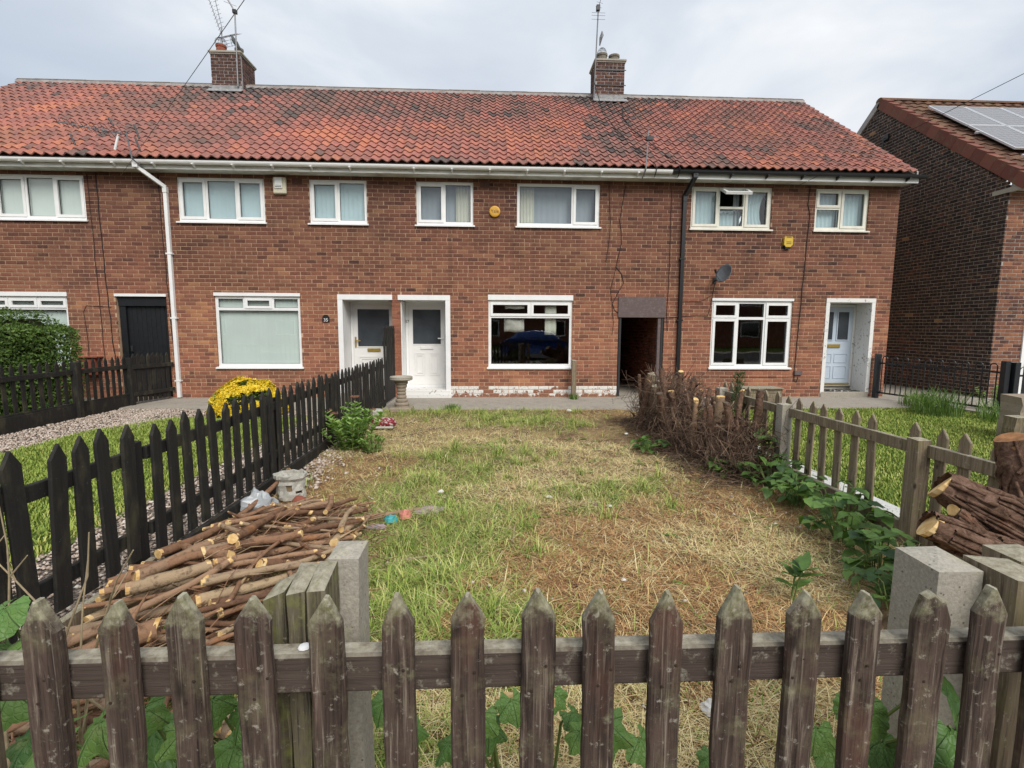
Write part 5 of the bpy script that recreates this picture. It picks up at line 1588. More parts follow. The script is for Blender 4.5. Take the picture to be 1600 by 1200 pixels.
wood('fence_brown', (.026, .018, .015), (.115, .080, .064), (.22, .205, .11), .28, hi=(.36, .30, .24), base_dark=(.007, .005, .0045), red=(.14, .062, .042), toplich=True)
wood('fence_grey', (.13, .098, .065), (.29, .232, .162), (.22, .205, .085), .38, hi=(.46, .39, .29), base_dark=(.03, .021, .015))
wood('post_old', (.085, .072, .045), (.205, .18, .12), (.22, .235, .06), .6, hi=(.42, .38, .29))
t = NT('rail_brown', .88, .18)
p = t.pos(); q = t.map(p, (3.2, 90, 90)); g1 = t.noise(q, 1.0, 6, .68, .8)
c = t.mix(t.noise(t.map(p, (2, 30, 30)), 1.0, 5), (.040, .029, .024), (.115, .088, .072))
c = t.mix(t.ramp(g1, [(.32, .8), (.46, 0)]), c, (.03, .024, .022))
c = t.mix(t.ramp(t.noise(p, 30, 5, .7), [(.56, 0), (.70, .7)]), c, (.32, .30, .24))
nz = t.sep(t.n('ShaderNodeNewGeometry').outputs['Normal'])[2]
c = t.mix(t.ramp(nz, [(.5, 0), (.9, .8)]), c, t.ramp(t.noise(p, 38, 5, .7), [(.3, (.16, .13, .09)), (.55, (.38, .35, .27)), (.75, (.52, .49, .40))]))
t.bump(g1, .7, .006); MT['rail_brown'] = t.col(c)

def picket_mesh(w, h, tip, th, jit=.0012, chop=0.0, step=.05):
    """pointed picket: local x across, y depth (0 front .. th), z up from 0 to h"""
    R_ = random.Random(random.random())
    n = max(4, int((h - tip) / step))
    L = [(-w / 2 + R_.uniform(-jit, jit), (h - tip) * i / n) for i in range(n + 1)]
    Rr = [(w / 2 + R_.uniform(-jit, jit), (h - tip) * i / n) for i in range(n + 1)]
    ox = R_.uniform(-.004, .004)
    tw = .004
    top = [(ox - tw, h - R_.uniform(0, .004)), (ox + tw, h - R_.uniform(0, .004))] if not chop else [(-w * .30, h - chop * .6 - R_.uniform(0, .005)), (-w * .06, h - chop * .3), (w * .18, h - chop), (w * .3, h - chop * 1.1)]
    out = L + top + Rr[::-1]
    b = min(.005, w * .09)
    m = len(out)
    vs = []; fs = []
    cx = 0
    def inset(p, i):
        a = Vector(out[(i - 1) % m]); c_ = Vector(out[(i + 1) % m]); q = Vector(p)
        tdir = (c_ - a).normalized(); nrm = Vector((tdir.y, -tdir.x))
        return q + nrm * b
    for i, p_ in enumerate(out):
        q = inset(p_, i)
        vs.append((q.x, 0 + R_.uniform(-jit, jit) * .5, q.y))
    for p_ in out: vs.append((p_[0], b, p_[1]))
    for p_ in out: vs.append((p_[0], th - b, p_[1]))
    for i, p_ in enumerate(out):
        q = inset(p_, i); vs.append((q.x, th, q.y))
    # front & back as strips between the two sides
    def strip(o_, flip):
        for i in range(n):
            a, b2, c_, d = i, i + 1, m - 2 - i, m - 1 - i
            f = (o_ + a, o_ + d, o_ + c_, o_ + b2)
            fs.append(f if not flip else f[::-1])
        f = tuple(o_ + i for i in range(n, m - n))
        fs.append(f[::-1] if not flip else f)
    strip(0, False); strip(3 * m, True)
    for k in range(3):
        for i in range(m):
            j = (i + 1) % m
            fs.append((k * m + i, k * m + j, (k + 1) * m + j, (k + 1) * m + i))
    me = bpy.data.meshes.new('picket')
    me.from_pydata(vs, [], fs); me.update()
    bm = bmesh.new(); bm.from_mesh(me); bmesh.ops.recalc_face_normals(bm, faces=bm.faces); bm.to_mesh(me); bm.free()
    return me

def put(me, name, M, parent, mat=None):
    if mat is not None and not me.materials: me.materials.append(mat)
    o = bpy.data.objects.new(name, me); COL.objects.link(o)
    setp(o, parent); o.matrix_basis = M
    o.color = (random.random(), 0, 0, 1)
    return o

# --- the front fence
plain('nail', (.03, .018, .013), .7, .3)
ff = empty('picket_fence', (0, -10.15, 0), 'weathered brown picket fence with pale topped rail across the garden front', 'fence')
for i in range(-3, 19):
    x = -.913 + .1449 * i
    z1 = .995 + random.uniform(-.008, .008) - .012 * max(0, (i - 10) / 5)
    me = picket_mesh(.072 + random.uniform(-.004, .004), z1 - .05, random.uniform(.052, .07), .026 + random.uniform(-.003, .003), .0022, 0.0 if i != 13 else .02, .06)
    lean = random.uniform(-.014, .014)
    pk = put(me, 'picket', Matrix.Translation((x, -10.172 + random.uniform(-.003, .003), .05)) @ Matrix.Rotation(lean, 4, 'Y') @ Matrix.Rotation(random.uniform(-.07, .07), 4, 'Z'), ff, MT['fence_brown'])
    for (nx_, nz_) in ((-.012, .735), (.013, .775)):
        nb_ = MB(); nb_.lathe([(.0034, 0), (.0034, .0012), (.001, .002)], (x + nx_ + random.uniform(-.008, .008), -10.1735, nz_ + .05 + random.uniform(-.012, .012)), 8, FACE); nb_.build('nail', MT['nail'], pk)
for (z0, z1) in ((.762, .852), (.24, .33)):
    mb = MB(); mb.rbox(-1.5, 1.85, -10.143, -10.095, z0, z1, .006); mb.build('rail', MT['rail_brown'], ff)
for (x, z) in ((-.405, .80), (.42, .84)):                       # bird dropping on the rail
    mb = MB(); mb.lathe([(.014, 0), (.012, .003), (.004, .005)], (x, -10.115, .853), 9)
    if x < 0: tag(mb.build('bird_dropping', MT['print_white']), 'white bird dropping on the pale top of the front rail', 'dropping')
# --- posts of the old gateway behind it
g = empty('gate_post', (-.43, -9.93, 0), 'mossy split timber gate post beside a concrete stub in the left gateway', 'post')
def rough_post(mbx, x0, x1, y0, y1, z0, tops, n=10, jit=.003):
    """post with uneven top (four corner heights)"""
    vs = []; fs = []
    for j in range(n + 1):
        for k, (x, y) in enumerate(((x0, y0), (x1, y0), (x1, y1), (x0, y1))):
            z = z0 + (tops[k] - z0) * j / n
            vs.append((x + random.uniform(-jit, jit), y + random.uniform(-jit, jit), z))
    for j in range(n):
        for k in range(4):
            k2 = (k + 1) % 4
            fs.append((j * 4 + k, j * 4 + k2, j * 4 + 4 + k2, j * 4 + 4 + k))
    c = len(vs); vs.append(((x0 + x1) / 2, (y0 + y1) / 2, sum(tops) / 4 + .012))
    for k in range(4): fs.append((n * 4 + k, n * 4 + (k + 1) % 4, c))
    mbx._add(vs, fs)
mb = MB(); rough_post(mb, -.528, -.478, -10.03, -9.95, 0, (.915, .935, .940, .92)); mb.build('post_slab', MT['post_old'], g)
mb = MB(); rough_post(mb, -.472, -.428, -10.04, -9.94, 0, (.930, .940, .962, .962)); mb.build('post_core', MT['post_old'], g)
mb = MB(); rough_post(mb, -.424, -.382, -10.04, -9.94, 0, (.940, .940, .966, .966)); mb.build('post_core', MT['post_old'], g)
g = MB(); rough_post(g, -.415, -.335, -9.925, -9.82, 0, (.962, .962, .966, .966)); tag(g.build('concrete_post', MT['concrete_post']), 'lichen covered concrete post behind the mossy split timber post', 'post')
g = MB(); rough_post(g, 1.245, 1.375, -9.90, -9.75, 0, (.885, .885, .89, .89), jit=.001); tag(g.build('concrete_post', MT['concrete_post']), 'square pale concrete post beside the grey timber post and cut stump', 'post')
g = MB(); rough_post(g, 1.385, 1.52, -9.985, -9.83, 0, (.90, .885, .885, .90)); tag(g.build('gate_post', MT['fence_grey']), 'square grey timber post bolted to the pale concrete post', 'post')
g = MB(); rough_post(g, 1.60, 1.72, -9.80, -9.68, 0, (.86, .86, .86, .86)); tag(g.build('gate_post', MT['fence_grey']), 'grey timber post topped with wood chips near the cut stump', 'post')

def fence_line(root, p0, p1, pitch, w, h0, zb, tip, th, mat, rails, rail_side, rail_mat=None, jit=.0012, skip=(), hj=.012, nvar=6, leanj=.012, railt=.03, two=False):
    """pickets from p0 to p1 (2D). rail_side: +1 rails on the left-hand normal side of travel"""
    a = Vector((p0[0], p0[1], 0)); b = Vector((p1[0], p1[1], 0)); d = (b - a); L = d.length; d.normalize()
    ang = math.atan2(d.y, d.x)
    var = [picket_mesh(w + random.uniform(-.004, .004), h0 - zb + random.uniform(-hj, hj), tip, th, jit, 0, .08) for _ in range(nvar)]
    for me in var: me.materials.append(mat)
    n = int(L / pitch)
    for i in range(n + 1):
        if i in skip: continue
        c = a + d * (pitch * i)
        put(random.choice(var), 'picket', Matrix.Translation((c.x, c.y, zb)) @ Matrix.Rotation(ang, 4, 'Z') @ Matrix.Rotation(random.uniform(-leanj, leanj), 4, 'Y') @ Matrix.Rotation(random.uniform(-leanj, leanj), 4, 'X'), root)
    M_ = Matrix.Translation(a) @ Matrix.Rotation(ang, 4, 'Z')
    for (z0, z1) in rails:
        mb = MB()
        y0, y1 = (th + .001, th + railt) if rail_side > 0 else (-railt, -.001)
        mb.rbox(-.06, L + .03, y0, y1, z0, z1, .004, M_); mb.build('rail', rail_mat or mat, root)
# --- left black fence (rails on the far side: travelling towards the house, left normal is -X)
lf = empty('picket_fence', (-2.08, -5, 0), 'long black picket fence beside the log pile', 'fence')
fence_line(lf, (-2.10, -9.55), (-2.085, -8.20), .164, .096, 1.0, .16, .075, .02, MT['black_wood'], [(.74, .82), (.26, .34)], 1, leanj=.03)
fence_line(lf, (-2.075, -8.005), (-2.06, -1.20), .1664, .090, .96, .13, .07, .022, MT['black_wood'], [(.74, .82), (.26, .34)], 1, leanj=.014, hj=.018)
for y in (-9.0, -8.12, -6.2, -4.3, -2.4):
    mb = MB(); mb.rbox(-2.19, -2.11, y - .04, y + .04, -.05, .86, .005); mb.build('post', MT['black_wood'], lf)
mb = MB(); mb.rbox(-2.085, -2.045, -8.0, -1.2, -.06, .125, .006); mb.build('gravel_board', MT['black_wood'], lf)
mb = MB(); mb.rbox(-2.10, -2.06, -9.6, -8.1, -.06, .13, .006); mb.build('gravel_board', MT['fence_grey'], lf)
tf = empty('fence_panel', (-2.08, -.6, 0), 'narrow taller black fence panel between the two front doors', 'fence')
fence_line(tf, (-2.07, -1.08), (-2.06, -.12), .085, .075, 1.58, .03, .06, .018, MT['black_wood'], [(1.2, 1.28), (.3, .38)], 1, leanj=.01)
# --- far left black fence by the hedge (rails towards us)
hf_ = empty('picket_fence', (-7.1, -2.5, 0), 'black picket fence in front of the clipped hedge', 'fence')
fence_line(hf_, (-7.13, -4.6), (-7.10, -1.10), .152, .075, .98, .20, .07, .018, MT['black_wood'], [(.72, .80), (.20, .235)], -1, leanj=.01)
mb = MB(); mb.rbox(-7.115, -7.075, -4.7, -1.05, -.06, .20, .005); mb.build('gravel_board', MT['black_wood'], hf_)
for y in (-4.2, -2.30, -1.02):
    mb = MB(); mb.rbox(-7.125, -7.025, y - .05, y + .05, -.06, .93, .006); mb.build('post', MT['black_wood'], hf_)
gf = empty('fence_panel', (-6.95, -.5, 0), 'black picket panel closing the gap by the black passage door', 'fence')
fence_line(gf, (-7.04, -.95), (-6.86, -.06), .115, .09, 1.0, .04, .06, .018, MT['black_wood'], [(.70, .78), (.16, .24)], -1, leanj=.01)
# --- right grey fence (rails towards us)
rf_ = empty('picket_fence', (3.12, -7, 0), 'weathered grey picket fence with brambles along its foot', 'fence')
fence_line(rf_, (3.15, -9.3), (3.15, -4.55), .2, .085, .87, .10, .06, .02, MT['fence_grey'], [(.655, .745)], 1, MT['fence_grey'], skip=(9,), leanj=.02, railt=.04)
mb = MB(); mb.rbox(3.085, 3.135, -9.4, -4.5, -.06, .13, .006); mb.build('gravel_board', MT['fence_grey'], rf_)
for (y, m, nm) in ((-6.16, 'concrete_post', 'post'), (-7.80, 'fence_grey', 'post'), (-9.1, 'fence_grey', 'post'), (-4.75, 'concrete_post', 'post')):
    mb = MB(); s_ = .055 if m == 'concrete_post' else .05
    rough_post(mb, 3.02, 3.02 + 2 * s_ , y - s_, y + s_, -.05, (.775, .775, .78, .78), jit=.001)
    mb.build(nm, MT[m], rf_)
mb = MB(); mb.rbox(3.36, 3.60, -9.5, -4.6, -.25, .005, .01); tag(mb.build('edging', MT['edging_white']), 'white painted concrete edging strip behind the grey fence', 'edging')
# lone grey post at the wall
g = MB(); rough_post(g, 1.83, 1.93, -.26, -.16, -.02, (.84, .83, .85, .86)); tag(g.build('post', MT['fence_grey']), 'lone grey timber stump of a post under the window sill', 'post')

# --- hoop-top railing
def railing(root, p0, p1, n, h, gap, r=.008, bottom=.10):
    a = Vector((*p0, 0)); b = Vector((*p1, 0)); d = (b - a).normalized(); L = (b - a).length
    for i in range(n):
        c = a + d * (L * (i + .5) / n); hw = gap / 2
        P = [c - d * hw + Vector((0, 0, bottom)), c - d * hw + Vector((0, 0, h - hw))]
        P += [c + d * (-hw * math.cos(q)) + Vector((0, 0, h - hw + hw * math.sin(q))) for q in [math.pi * j / 8 for j in range(1, 8)]]
        P += [c + d * hw + Vector((0, 0, h - hw)), c + d * hw + Vector((0, 0, bottom))]
        mb = MB(); mb.tube(P, r, 6); mb.build('hoop', MT['rail_black'], root)
    for z in (h - .16, bottom + .02):
        mb = MB(); q = d * 0; M_ = Matrix.Translation(a + Vector((0, 0, z))) @ Matrix.Rotation(math.atan2(d.y, d.x), 4, 'Z')
        mb.box(0, L, -.004, .004, -.018, .018, M_); mb.build('rail', MT['rail_black'], root)
rl = empty('hoop_railing', (9.05, -1.3, 0), 'black hoop topped metal railing beside the blue door', 'railing')
railing(rl, (8.92, -.18), (9.27, -2.56), 10, .95, .12, .011)
for (x, y) in ((8.90, -.14), (9.285, -2.62)):
    mb = MB(); mb.rbox(x - .05, x + .05, y - .05, y + .05, -.05, 1.0, .006); mb.build('post', MT['rail_black'], rl)
gt = empty('metal_gate', (9.8, -2.65, 0), 'black metal gate with curved hoops next to the hoop railing', 'gate')
railing(gt, (9.46, -2.66), (10.5, -2.70), 4, .90, .15)
for x in (9.42, 10.54):
    mb = MB(); mb.rbox(x - .05, x + .05, -2.72, -2.62, -.05, .98, .006); mb.build('post', MT['rail_black'], gt)
# ================================================================== PLANTS, LOGS AND LOOSE THINGS
def leaf_mat(name, a, b, vein=None, rough=.5, tr=.25):
    t = NT(name, rough, .35)
    p = t.pos()
    c = t.mix(t.val(), a, b)
    c = t.mix(1.0, c, t.ramp(t.noise(p, 25, 4), [(.3, .75), (.7, 1.2)]), 'MULTIPLY')
    t.col(c)
    # thin leaf: part of the light passes through
    tl = t.n('ShaderNodeBsdfTranslucent'); t.l(t.mix(1.0, c, (1.2, 1.3, .6), 'MULTIPLY'), tl.inputs[0])
    mx_ = t.n('ShaderNodeMixShader'); mx_.inputs[0].default_value = tr
    out = [n for n in t.nt.nodes if n.type == 'OUTPUT_MATERIAL'][0]
    t.l(t.b.outputs[0], mx_.inputs[1]); t.l(tl.outputs[0], mx_.inputs[2]); t.l(mx_.outputs[0], out.inputs[0])
    MT[name] = t.mat
leaf_mat('leaf_bramble', (.03, .075, .02), (.155, .27, .06))
leaf_mat('leaf_sedum', (.15, .27, .06), (.33, .48, .14), rough=.45)
leaf_mat('leaf_privet', (.035, .085, .018), (.17, .26, .055))
leaf_mat('leaf_big', (.045, .13, .025), (.13, .25, .05), rough=.45)
leaf_mat('leaf_yew', (.02, .055, .012), (.06, .12, .03))
leaf_mat('petal_yellow', (.72, .48, .015), (.85, .66, .05), tr=.15)
leaf_mat('weed_green', (.06, .13, .03), (.20, .30, .07))
plain('sedum_head', (.24, .12, .075), .8, .2, .3, 30)
plain('stem_green', (.14, .20, .06), .6, .3, .2, 20)
plain('stem_dry', (.34, .27, .17), .8, .2, .3, 30)
plain('stem_red', (.16, .07, .045), .7, .2, .2, 30)

def leaf_shape(L, W, n=5, fold=.18, droop=.25, serr=0.0):
    """leaf along +y from the origin, face up; returns verts, faces"""
    vs = []; fs = []
    for i in range(n + 1):
        t_ = i / n
        w = W * .5 * math.sin(math.pi * min(1, t_ * .93 + .07) ** .8) ** .9 if 0 < i < n else W * .04
        if serr and 0 < i < n: w *= 1 + serr * (1 if i % 2 else -1)
        z = -droop * L * t_ * t_
        y = L * t_
        vs += [(-w, y - (L * .06 if serr and i % 2 else 0), z + fold * w), (0, y, z), (w, y - (L * .06 if serr and i % 2 else 0), z + fold * w)]
    for i in range(n):
        a = i * 3
        fs += [(a, a + 1, a + 4, a + 3), (a + 1, a + 2, a + 5, a + 4)]
    return np.array(vs), fs
def leaf_mesh(name, mat, *a, **k):
    vs, fs = leaf_shape(*a, **k)
    me = bpy.data.meshes.new(name); me.from_pydata([tuple(v) for v in vs], [], fs); me.materials.append(mat)
    me.polygons.foreach_set('use_smooth', [True] * len(fs)); me.update(); return me
def leaf_cloud(name, P, D_, N_, shape, mat, sizes, tv, parent=None):
    """many leaves joined: P positions, D_ pointing direction, N_ up normal"""
    vs, fs = shape
    n = len(P)
    Yv = D_ / np.linalg.norm(D_, axis=1, keepdims=True)
    Xv = np.cross(Yv, N_); Xv /= np.linalg.norm(Xv, axis=1, keepdims=True) + 1e-9
    Zv = np.cross(Xv, Yv)
    co = (vs[None, :, 0:1] * Xv[:, None] + vs[None, :, 1:2] * Yv[:, None] + vs[None, :, 2:3] * Zv[:, None]) * sizes[:, None, None] + P[:, None]
    q = (np.arange(n)[:, None, None] * len(vs) + np.array(fs)[None]).reshape(-1, len(fs[0]))
    return np_mesh(name, co.reshape(-1, 3), q, mat, parent, np.repeat(tv, len(vs)))

# ------------------------------------------------------------------ clipped hedge
hg = empty('hedge', (-9.6, -2.3, 0), 'clipped green privet hedge behind the black picket fence', 'hedge')
HX0, HX1, HY0, HY1, HZ = -10.9, -7.80, -3.9, -1.25, 1.80
def hedge_pt(n):
    """points on the rounded box of the hedge with their normals"""
    out = []; nr = []
    while len(out) < n:
        f = random.random()
        u, v = random.random(), random.random()
        if f < .45: p_ = Vector((HX1, HY0 + (HY1 - HY0) * u, .05 + (HZ - .05) * v)); m = Vector((1, 0, .1))
        elif f < .72: p_ = Vector((HX0 + (HX1 - HX0) * u, HY0 + (HY1 - HY0) * v, HZ)); m = Vector((0, 0, 1))
        elif f < .86: p_ = Vector((HX0 + (HX1 - HX0) * u, HY0, .05 + (HZ - .05) * v)); m = Vector((0, -1, .1))
        else: p_ = Vector((HX0 + (HX1 - HX0) * u, HY1, .05 + (HZ - .05) * v)); m = Vector((0, 1, .1))
        # round the top edges
        ex = max(0, p_.x - (HX1 - .35)) / .35; ez = max(0, p_.z - (HZ - .35)) / .35; ey = max(0, abs(p_.y - (HY0 + HY1) / 2) - ((HY1 - HY0) / 2 - .3)) / .3
        k = max(0, ex * ez, ey * ez)
        p_.z -= .26 * k; p_.x -= .24 * ex * ez
        b = mnoise.noise(p_ * 1.6) * .07 + mnoise.noise(p_ * 5) * .05
        d_ = random.random() ** 2 * .16
        p_ += m * (b - d_)
        out.append(p_); nr.append((m + Vector((random.gauss(0, .5), random.gauss(0, .5), random.gauss(.2, .5)))).normalized())
    return np.array(out), np.array(nr)
P, Nn = hedge_pt(30000)
Dd = np.cross(Nn, RNG.normal(0, 1, Nn.shape)) + np.array([0, 0, .25]) + Nn * .35
leaf_cloud('foliage', P, Dd, Nn, leaf_shape(1, .5, 2, .25, .2), MT['leaf_privet'], RNG.uniform(.04, .075, len(P)), np.clip(RNG.normal(.5, .25, len(P)), 0, 1), hg)['kind'] = 'stuff'
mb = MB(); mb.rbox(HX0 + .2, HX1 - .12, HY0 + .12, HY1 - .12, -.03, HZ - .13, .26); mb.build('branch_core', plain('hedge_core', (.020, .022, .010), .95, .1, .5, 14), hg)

# ------------------------------------------------------------------ yellow flowering shrub
ys = empty('flowering_shrub', (-4.35, -2.05, 0), 'rounded shrub smothered in bright yellow flowers below the big pale window', 'shrub')
n = 5200
th = RNG.uniform(0, 2 * np.pi, n); ph = np.arccos(RNG.uniform(0.0, 1, n)); rr = 1 - RNG.random(n) ** 3 * .22
bump = np.array([1 + .12 * mnoise.noise(Vector((math.cos(a) * math.sin(b) * 2.2, math.sin(a) * math.sin(b) * 2.2, math.cos(b) * 2.2))) for a, b in zip(th, ph)])
nv = np.stack([np.sin(ph) * np.cos(th), np.sin(ph) * np.sin(th), np.cos(ph)], 1)
P = nv * np.array([.66, .52, .60]) * (rr * bump)[:, None] + np.array([-4.35, -2.05, .02])
Nn = nv + RNG.normal(0, .35, nv.shape)
gp = np.array([mnoise.noise(Vector((p[0] * 3.1, p[1] * 3.1, p[2] * 4.0))) for p in P])
isf = (gp < .24)
star = []
for k in range(5):
    a = 2 * math.pi * k / 5
    star += [(0, 0, 0), (math.cos(a - .5) * .7, math.sin(a - .5) * .7, .15), (math.cos(a), math.sin(a), .22), (math.cos(a + .5) * .7, math.sin(a + .5) * .7, .15)]
sh = (np.array(star), [tuple(range(4 * k, 4 * k + 4)) for k in range(5)])
rd = RNG.normal(0, 1, Nn.shape)
leaf_cloud('flowers', P[isf], np.cross(Nn, rd)[isf], Nn[isf], sh, MT['petal_yellow'], RNG.uniform(.028, .042, isf.sum()), RNG.random(isf.sum()), ys)['kind'] = 'stuff'
P2 = P * 1.0; k2 = RNG.random(n) < .9
leaf_cloud('foliage', (P - np.array([-4.35, -2.05, .02]))[k2] * .95 + np.array([-4.35, -2.05, .02]), (nv + RNG.normal(0, .5, nv.shape))[k2], np.cross(nv, rd)[k2], leaf_shape(1, .35, 2), MT['weed_green'], RNG.uniform(.035, .07, k2.sum()), RNG.random(k2.sum()), ys)['kind'] = 'stuff'
mb = MB(); vsx = []
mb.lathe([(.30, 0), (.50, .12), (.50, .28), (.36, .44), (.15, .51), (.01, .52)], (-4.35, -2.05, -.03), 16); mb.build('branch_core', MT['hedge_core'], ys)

# ------------------------------------------------------------------ sedum clump and other herbs
def herb(name, x, y, n, h, spread, label, lm, cat='plant', heads=0, ll=.075, lw=.5, stem='stem_green', rows=8, z=0.0):
    r = empty(name, (x, y, z), label, cat)
    mb = MB(); P = []; Dv = []; Nv = []
    tops = []
    for i in range(n):
        a = random.uniform(0, 6.283); q = random.random() ** .6
        hh = h * random.uniform(.55, 1.0) * (1 - .25 * q)
        b0 = Vector((x + math.cos(a) * spread * .35 * q, y + math.sin(a) * spread * .35 * q, z - .02)); b1 = Vector((x + math.cos(a) * spread * q, y + math.sin(a) * spread * q, z + hh))
        mid = b0.lerp(b1, .5) + Vector((0, 0, .04))
        mb.tube([b0, mid, b1], [.006, .005, .003], 5); tops.append(b1)
        for j in range(rows):
            t_ = (j + 1.2) / (rows + .5)
            c = b0.lerp(mid, min(1, t_ * 2)) if t_ < .5 else mid.lerp(b1, min(1, t_ * 2 - 1))
            for k in range(2 if j < rows - 2 else 3):
                aa = j * 1.57 + k * (3.14 if j < rows - 2 else 2.1) + random.uniform(-.3, .3)
                up = .35 + .5 * t_
                P.append(c); Dv.append((math.cos(aa), math.sin(aa), up)); Nv.append((-math.cos(aa) * up, -math.sin(aa) * up, 1))
    mb.build('stems', MT[stem], r)
    P, Dv, Nv = np.array(P), np.array(Dv), np.array(Nv)
    leaf_cloud('foliage', P, Dv, Nv, leaf_shape(1, lw, 4, .2, .15), MT[lm], RNG.uniform(.7, 1.2, len(P)) * ll, np.clip(RNG.normal(.5, .28, len(P)), 0, 1), r)['kind'] = 'stuff'
    for i in range(heads):
        c = tops[i] + Vector((0, 0, .10))
        hb = MB(); hb.tube([tops[i], c], .004, 5)
        for k in range(26):
            a = random.uniform(0, 6.283); q = random.random() ** .5 * .055
            s_ = Vector((c.x + math.cos(a) * q, c.y + math.sin(a) * q, c.z + random.uniform(-.004, .010)))
            hb.box(s_.x - .008, s_.x + .008, s_.y - .008, s_.y + .008, s_.z - .006, s_.z + .008)
        hb.build('flower_head', MT['sedum_head'], r)
    return r
herb('sedum_plant', -1.74, -4.85, 44, .64, .40, 'bushy light green sedum with rusty flower heads against the black fence', 'leaf_sedum', heads=4, ll=.085, lw=.55)
herb('sedum_plant', -1.42, -5.0, 12, .25, .25, 'low pale green sprigs in front of the bushy sedum', 'leaf_sedum', ll=.06)
herb('weed_plant', 1.74, -8.50, 3, .26, .12, 'young dark green weed standing alone in the brown clippings', 'leaf_bramble', rows=3, ll=.13, lw=.4)
# weeds by the railing
def grass_clump(x, y, n, h, r, label, mat='weed_green', lean=.5):
    a = RNG.uniform(0, 6.283, n); q = RNG.random(n) ** .6 * r
    o = blades('grass_clump', n, x + np.cos(a) * q, y + np.sin(a) * q, MT[mat], RNG.random(n), h * RNG.uniform(.5, 1.1, n), RNG.uniform(.006, .012, n), RNG.uniform(.05, lean, n), lambda *_: -.02, 0, .5)
    tag(o, label, 'grass'); return o
grass_clump(8.35, -2.3, 420, .55, .40, 'tall grass clump in front of the hoop railing')
grass_clump(8.8, -1.35, 200, .34, .30, 'low grass tuft near the blue door end of the railing')
grass_clump(9.0, -3.05, 320, .40, .45, 'tangle of long grass at the railing end post')
grass_clump(1.88, -.30, 110, .16, .10, 'small grass tuft round the lone grey post')
grass_clump(-.7, -1.66, 160, .14, .16, 'grass tuft at the path edge by the white door')
herb('weed_plant', 9.9, -1.9, 16, .62, .30, 'leafy yellow green bush behind the black gate', 'leaf_sedum', ll=.06)
herb('weed_plant', 8.6, -1.75, 14, .34, .30, 'leafy green weeds under the hoop railing', 'weed_green', ll=.06)

# ------------------------------------------------------------------ brambles along the grey fence: every leaf its own piece
BL_MESH = [leaf_mesh('leaf', MT['leaf_bramble'], .095, .072, n=6, fold=.25, droop=d, serr=.10) for d in (.1, .25, .4)]
def bramble(x, y, n, h, r, label, size=1.0, z=0.0):
    e_ = empty('bramble', (x, y, z), label, 'bramble', 'brambles along the grey fence')
    for i in range(int(n * 1.8)):
        a = random.uniform(0, 6.283); q = random.random() ** .5
        tip = Vector((x + math.cos(a) * r * q, y + math.sin(a) * r * q, z + h * random.uniform(.12, .8)))
        b0 = Vector((x + math.cos(a) * r * .2, y + math.sin(a) * r * .2, z - .02))
        mid = b0.lerp(tip, .5) + Vector((0, 0, h * .3))
        mb = MB(); mb.tube([b0, mid, tip], [.004, .0035, .002], 5); mb.build('stem', MT['stem_green'], e_)
        a0 = random.uniform(0, 6.283)
        for k in range(3):
            aa = a0 + k * 2.1 + random.uniform(-.2, .2)
            M_ = Matrix.Translation(tip) @ Matrix.Rotation(aa, 4, 'Z') @ Matrix.Rotation(random.uniform(-.5, .45), 4, 'X') @ Matrix.Rotation(random.uniform(-.4, .4), 4, 'Y') @ Matrix.Scale(size * random.uniform(.7, 1.25), 4)
            o = put(random.choice(BL_MESH), 'leaf', M_, e_)
for i, (x, y, n, h, r, lb) in enumerate([(2.80, -6.55, 15, .40, .26, 'bramble clump beside the concrete post of the grey fence'), (2.72, -7.0, 15, .32, .28, 'bramble clump under the gap of the missing picket'),
        (2.86, -7.35, 13, .36, .24, 'bramble clump against the timber post of the grey fence'), (2.62, -7.75, 17, .42, .28, 'tallest bramble clump by the timber post, next to the cut stump'), (2.45, -8.3, 16, .36, .26, 'dark bramble clump between the cut stump and the clippings'),
        (2.2, -8.75, 13, .28, .22, 'bramble clump close to the square concrete post'), (2.55, -6.1, 10, .22, .22, 'low bramble leaves at the foot of the brushwood'), (2.05, -5.0, 9, .20, .22, 'bramble sprig at the end of the brushwood hedge'), (2.92, -6.12, 9, .6, .14, 'bramble climbing the concrete post')]):
    bramble(x, y, n, h, r, lb)
# ------------------------------------------------------------------ broad leaves behind the front fence
def broad_leaf_mesh(R_, lobes=5, notch=.35, wav=.06, cup=.12, seed=0):
    """palmate leaf, stalk at the origin, tip along +y, veins raised"""
    rd = random.Random(seed)
    nA, nR = 45, 6
    vs = [(0, 0, 0)]; fs = []
    for r in range(1, nR + 1):
        for i in range(nA + 1):
            t_ = -1 + 2 * i / nA
            an = t_ * 2.75
            lob = 1 - notch * abs(math.sin(lobes * (an) / 2 * 1.0)) ** 1.5 if lobes else 1
            rad = R_ * (1 - .28 * abs(t_) ** 1.5) * lob * (1 + .035 * math.sin(i * 3.9)) * r / nR
            x, y = rad * math.sin(an), rad * math.cos(an)
            q = r / nR
            z = cup * R_ * q * q * math.sin(an * 1.5 + .4) * .5 - .35 * R_ * q * q * (1 if y > 0 else .5) + wav * R_ * q * math.sin(i * 1.1 + rd.random()) * .4
            z += .03 * R_ * abs(math.sin(lobes * an / 2 + (0 if lobes else an * 4)))
            vs.append((x, y + .18 * R_, z))
    W_ = nA + 1
    for i in range(nA): fs.append((0, 1 + i + 1, 1 + i))
    for r in range(nR - 1):
        for i in range(nA):
            a = 1 + r * W_ + i
            fs.append((a, a + 1, a + W_ + 1, a + W_))
    me = bpy.data.meshes.new('leaf'); me.from_pydata(vs, [], fs); me.materials.append(MT['leaf_broad'])
    me.polygons.foreach_set('use_smooth', [True] * len(fs)); me.update(); return me
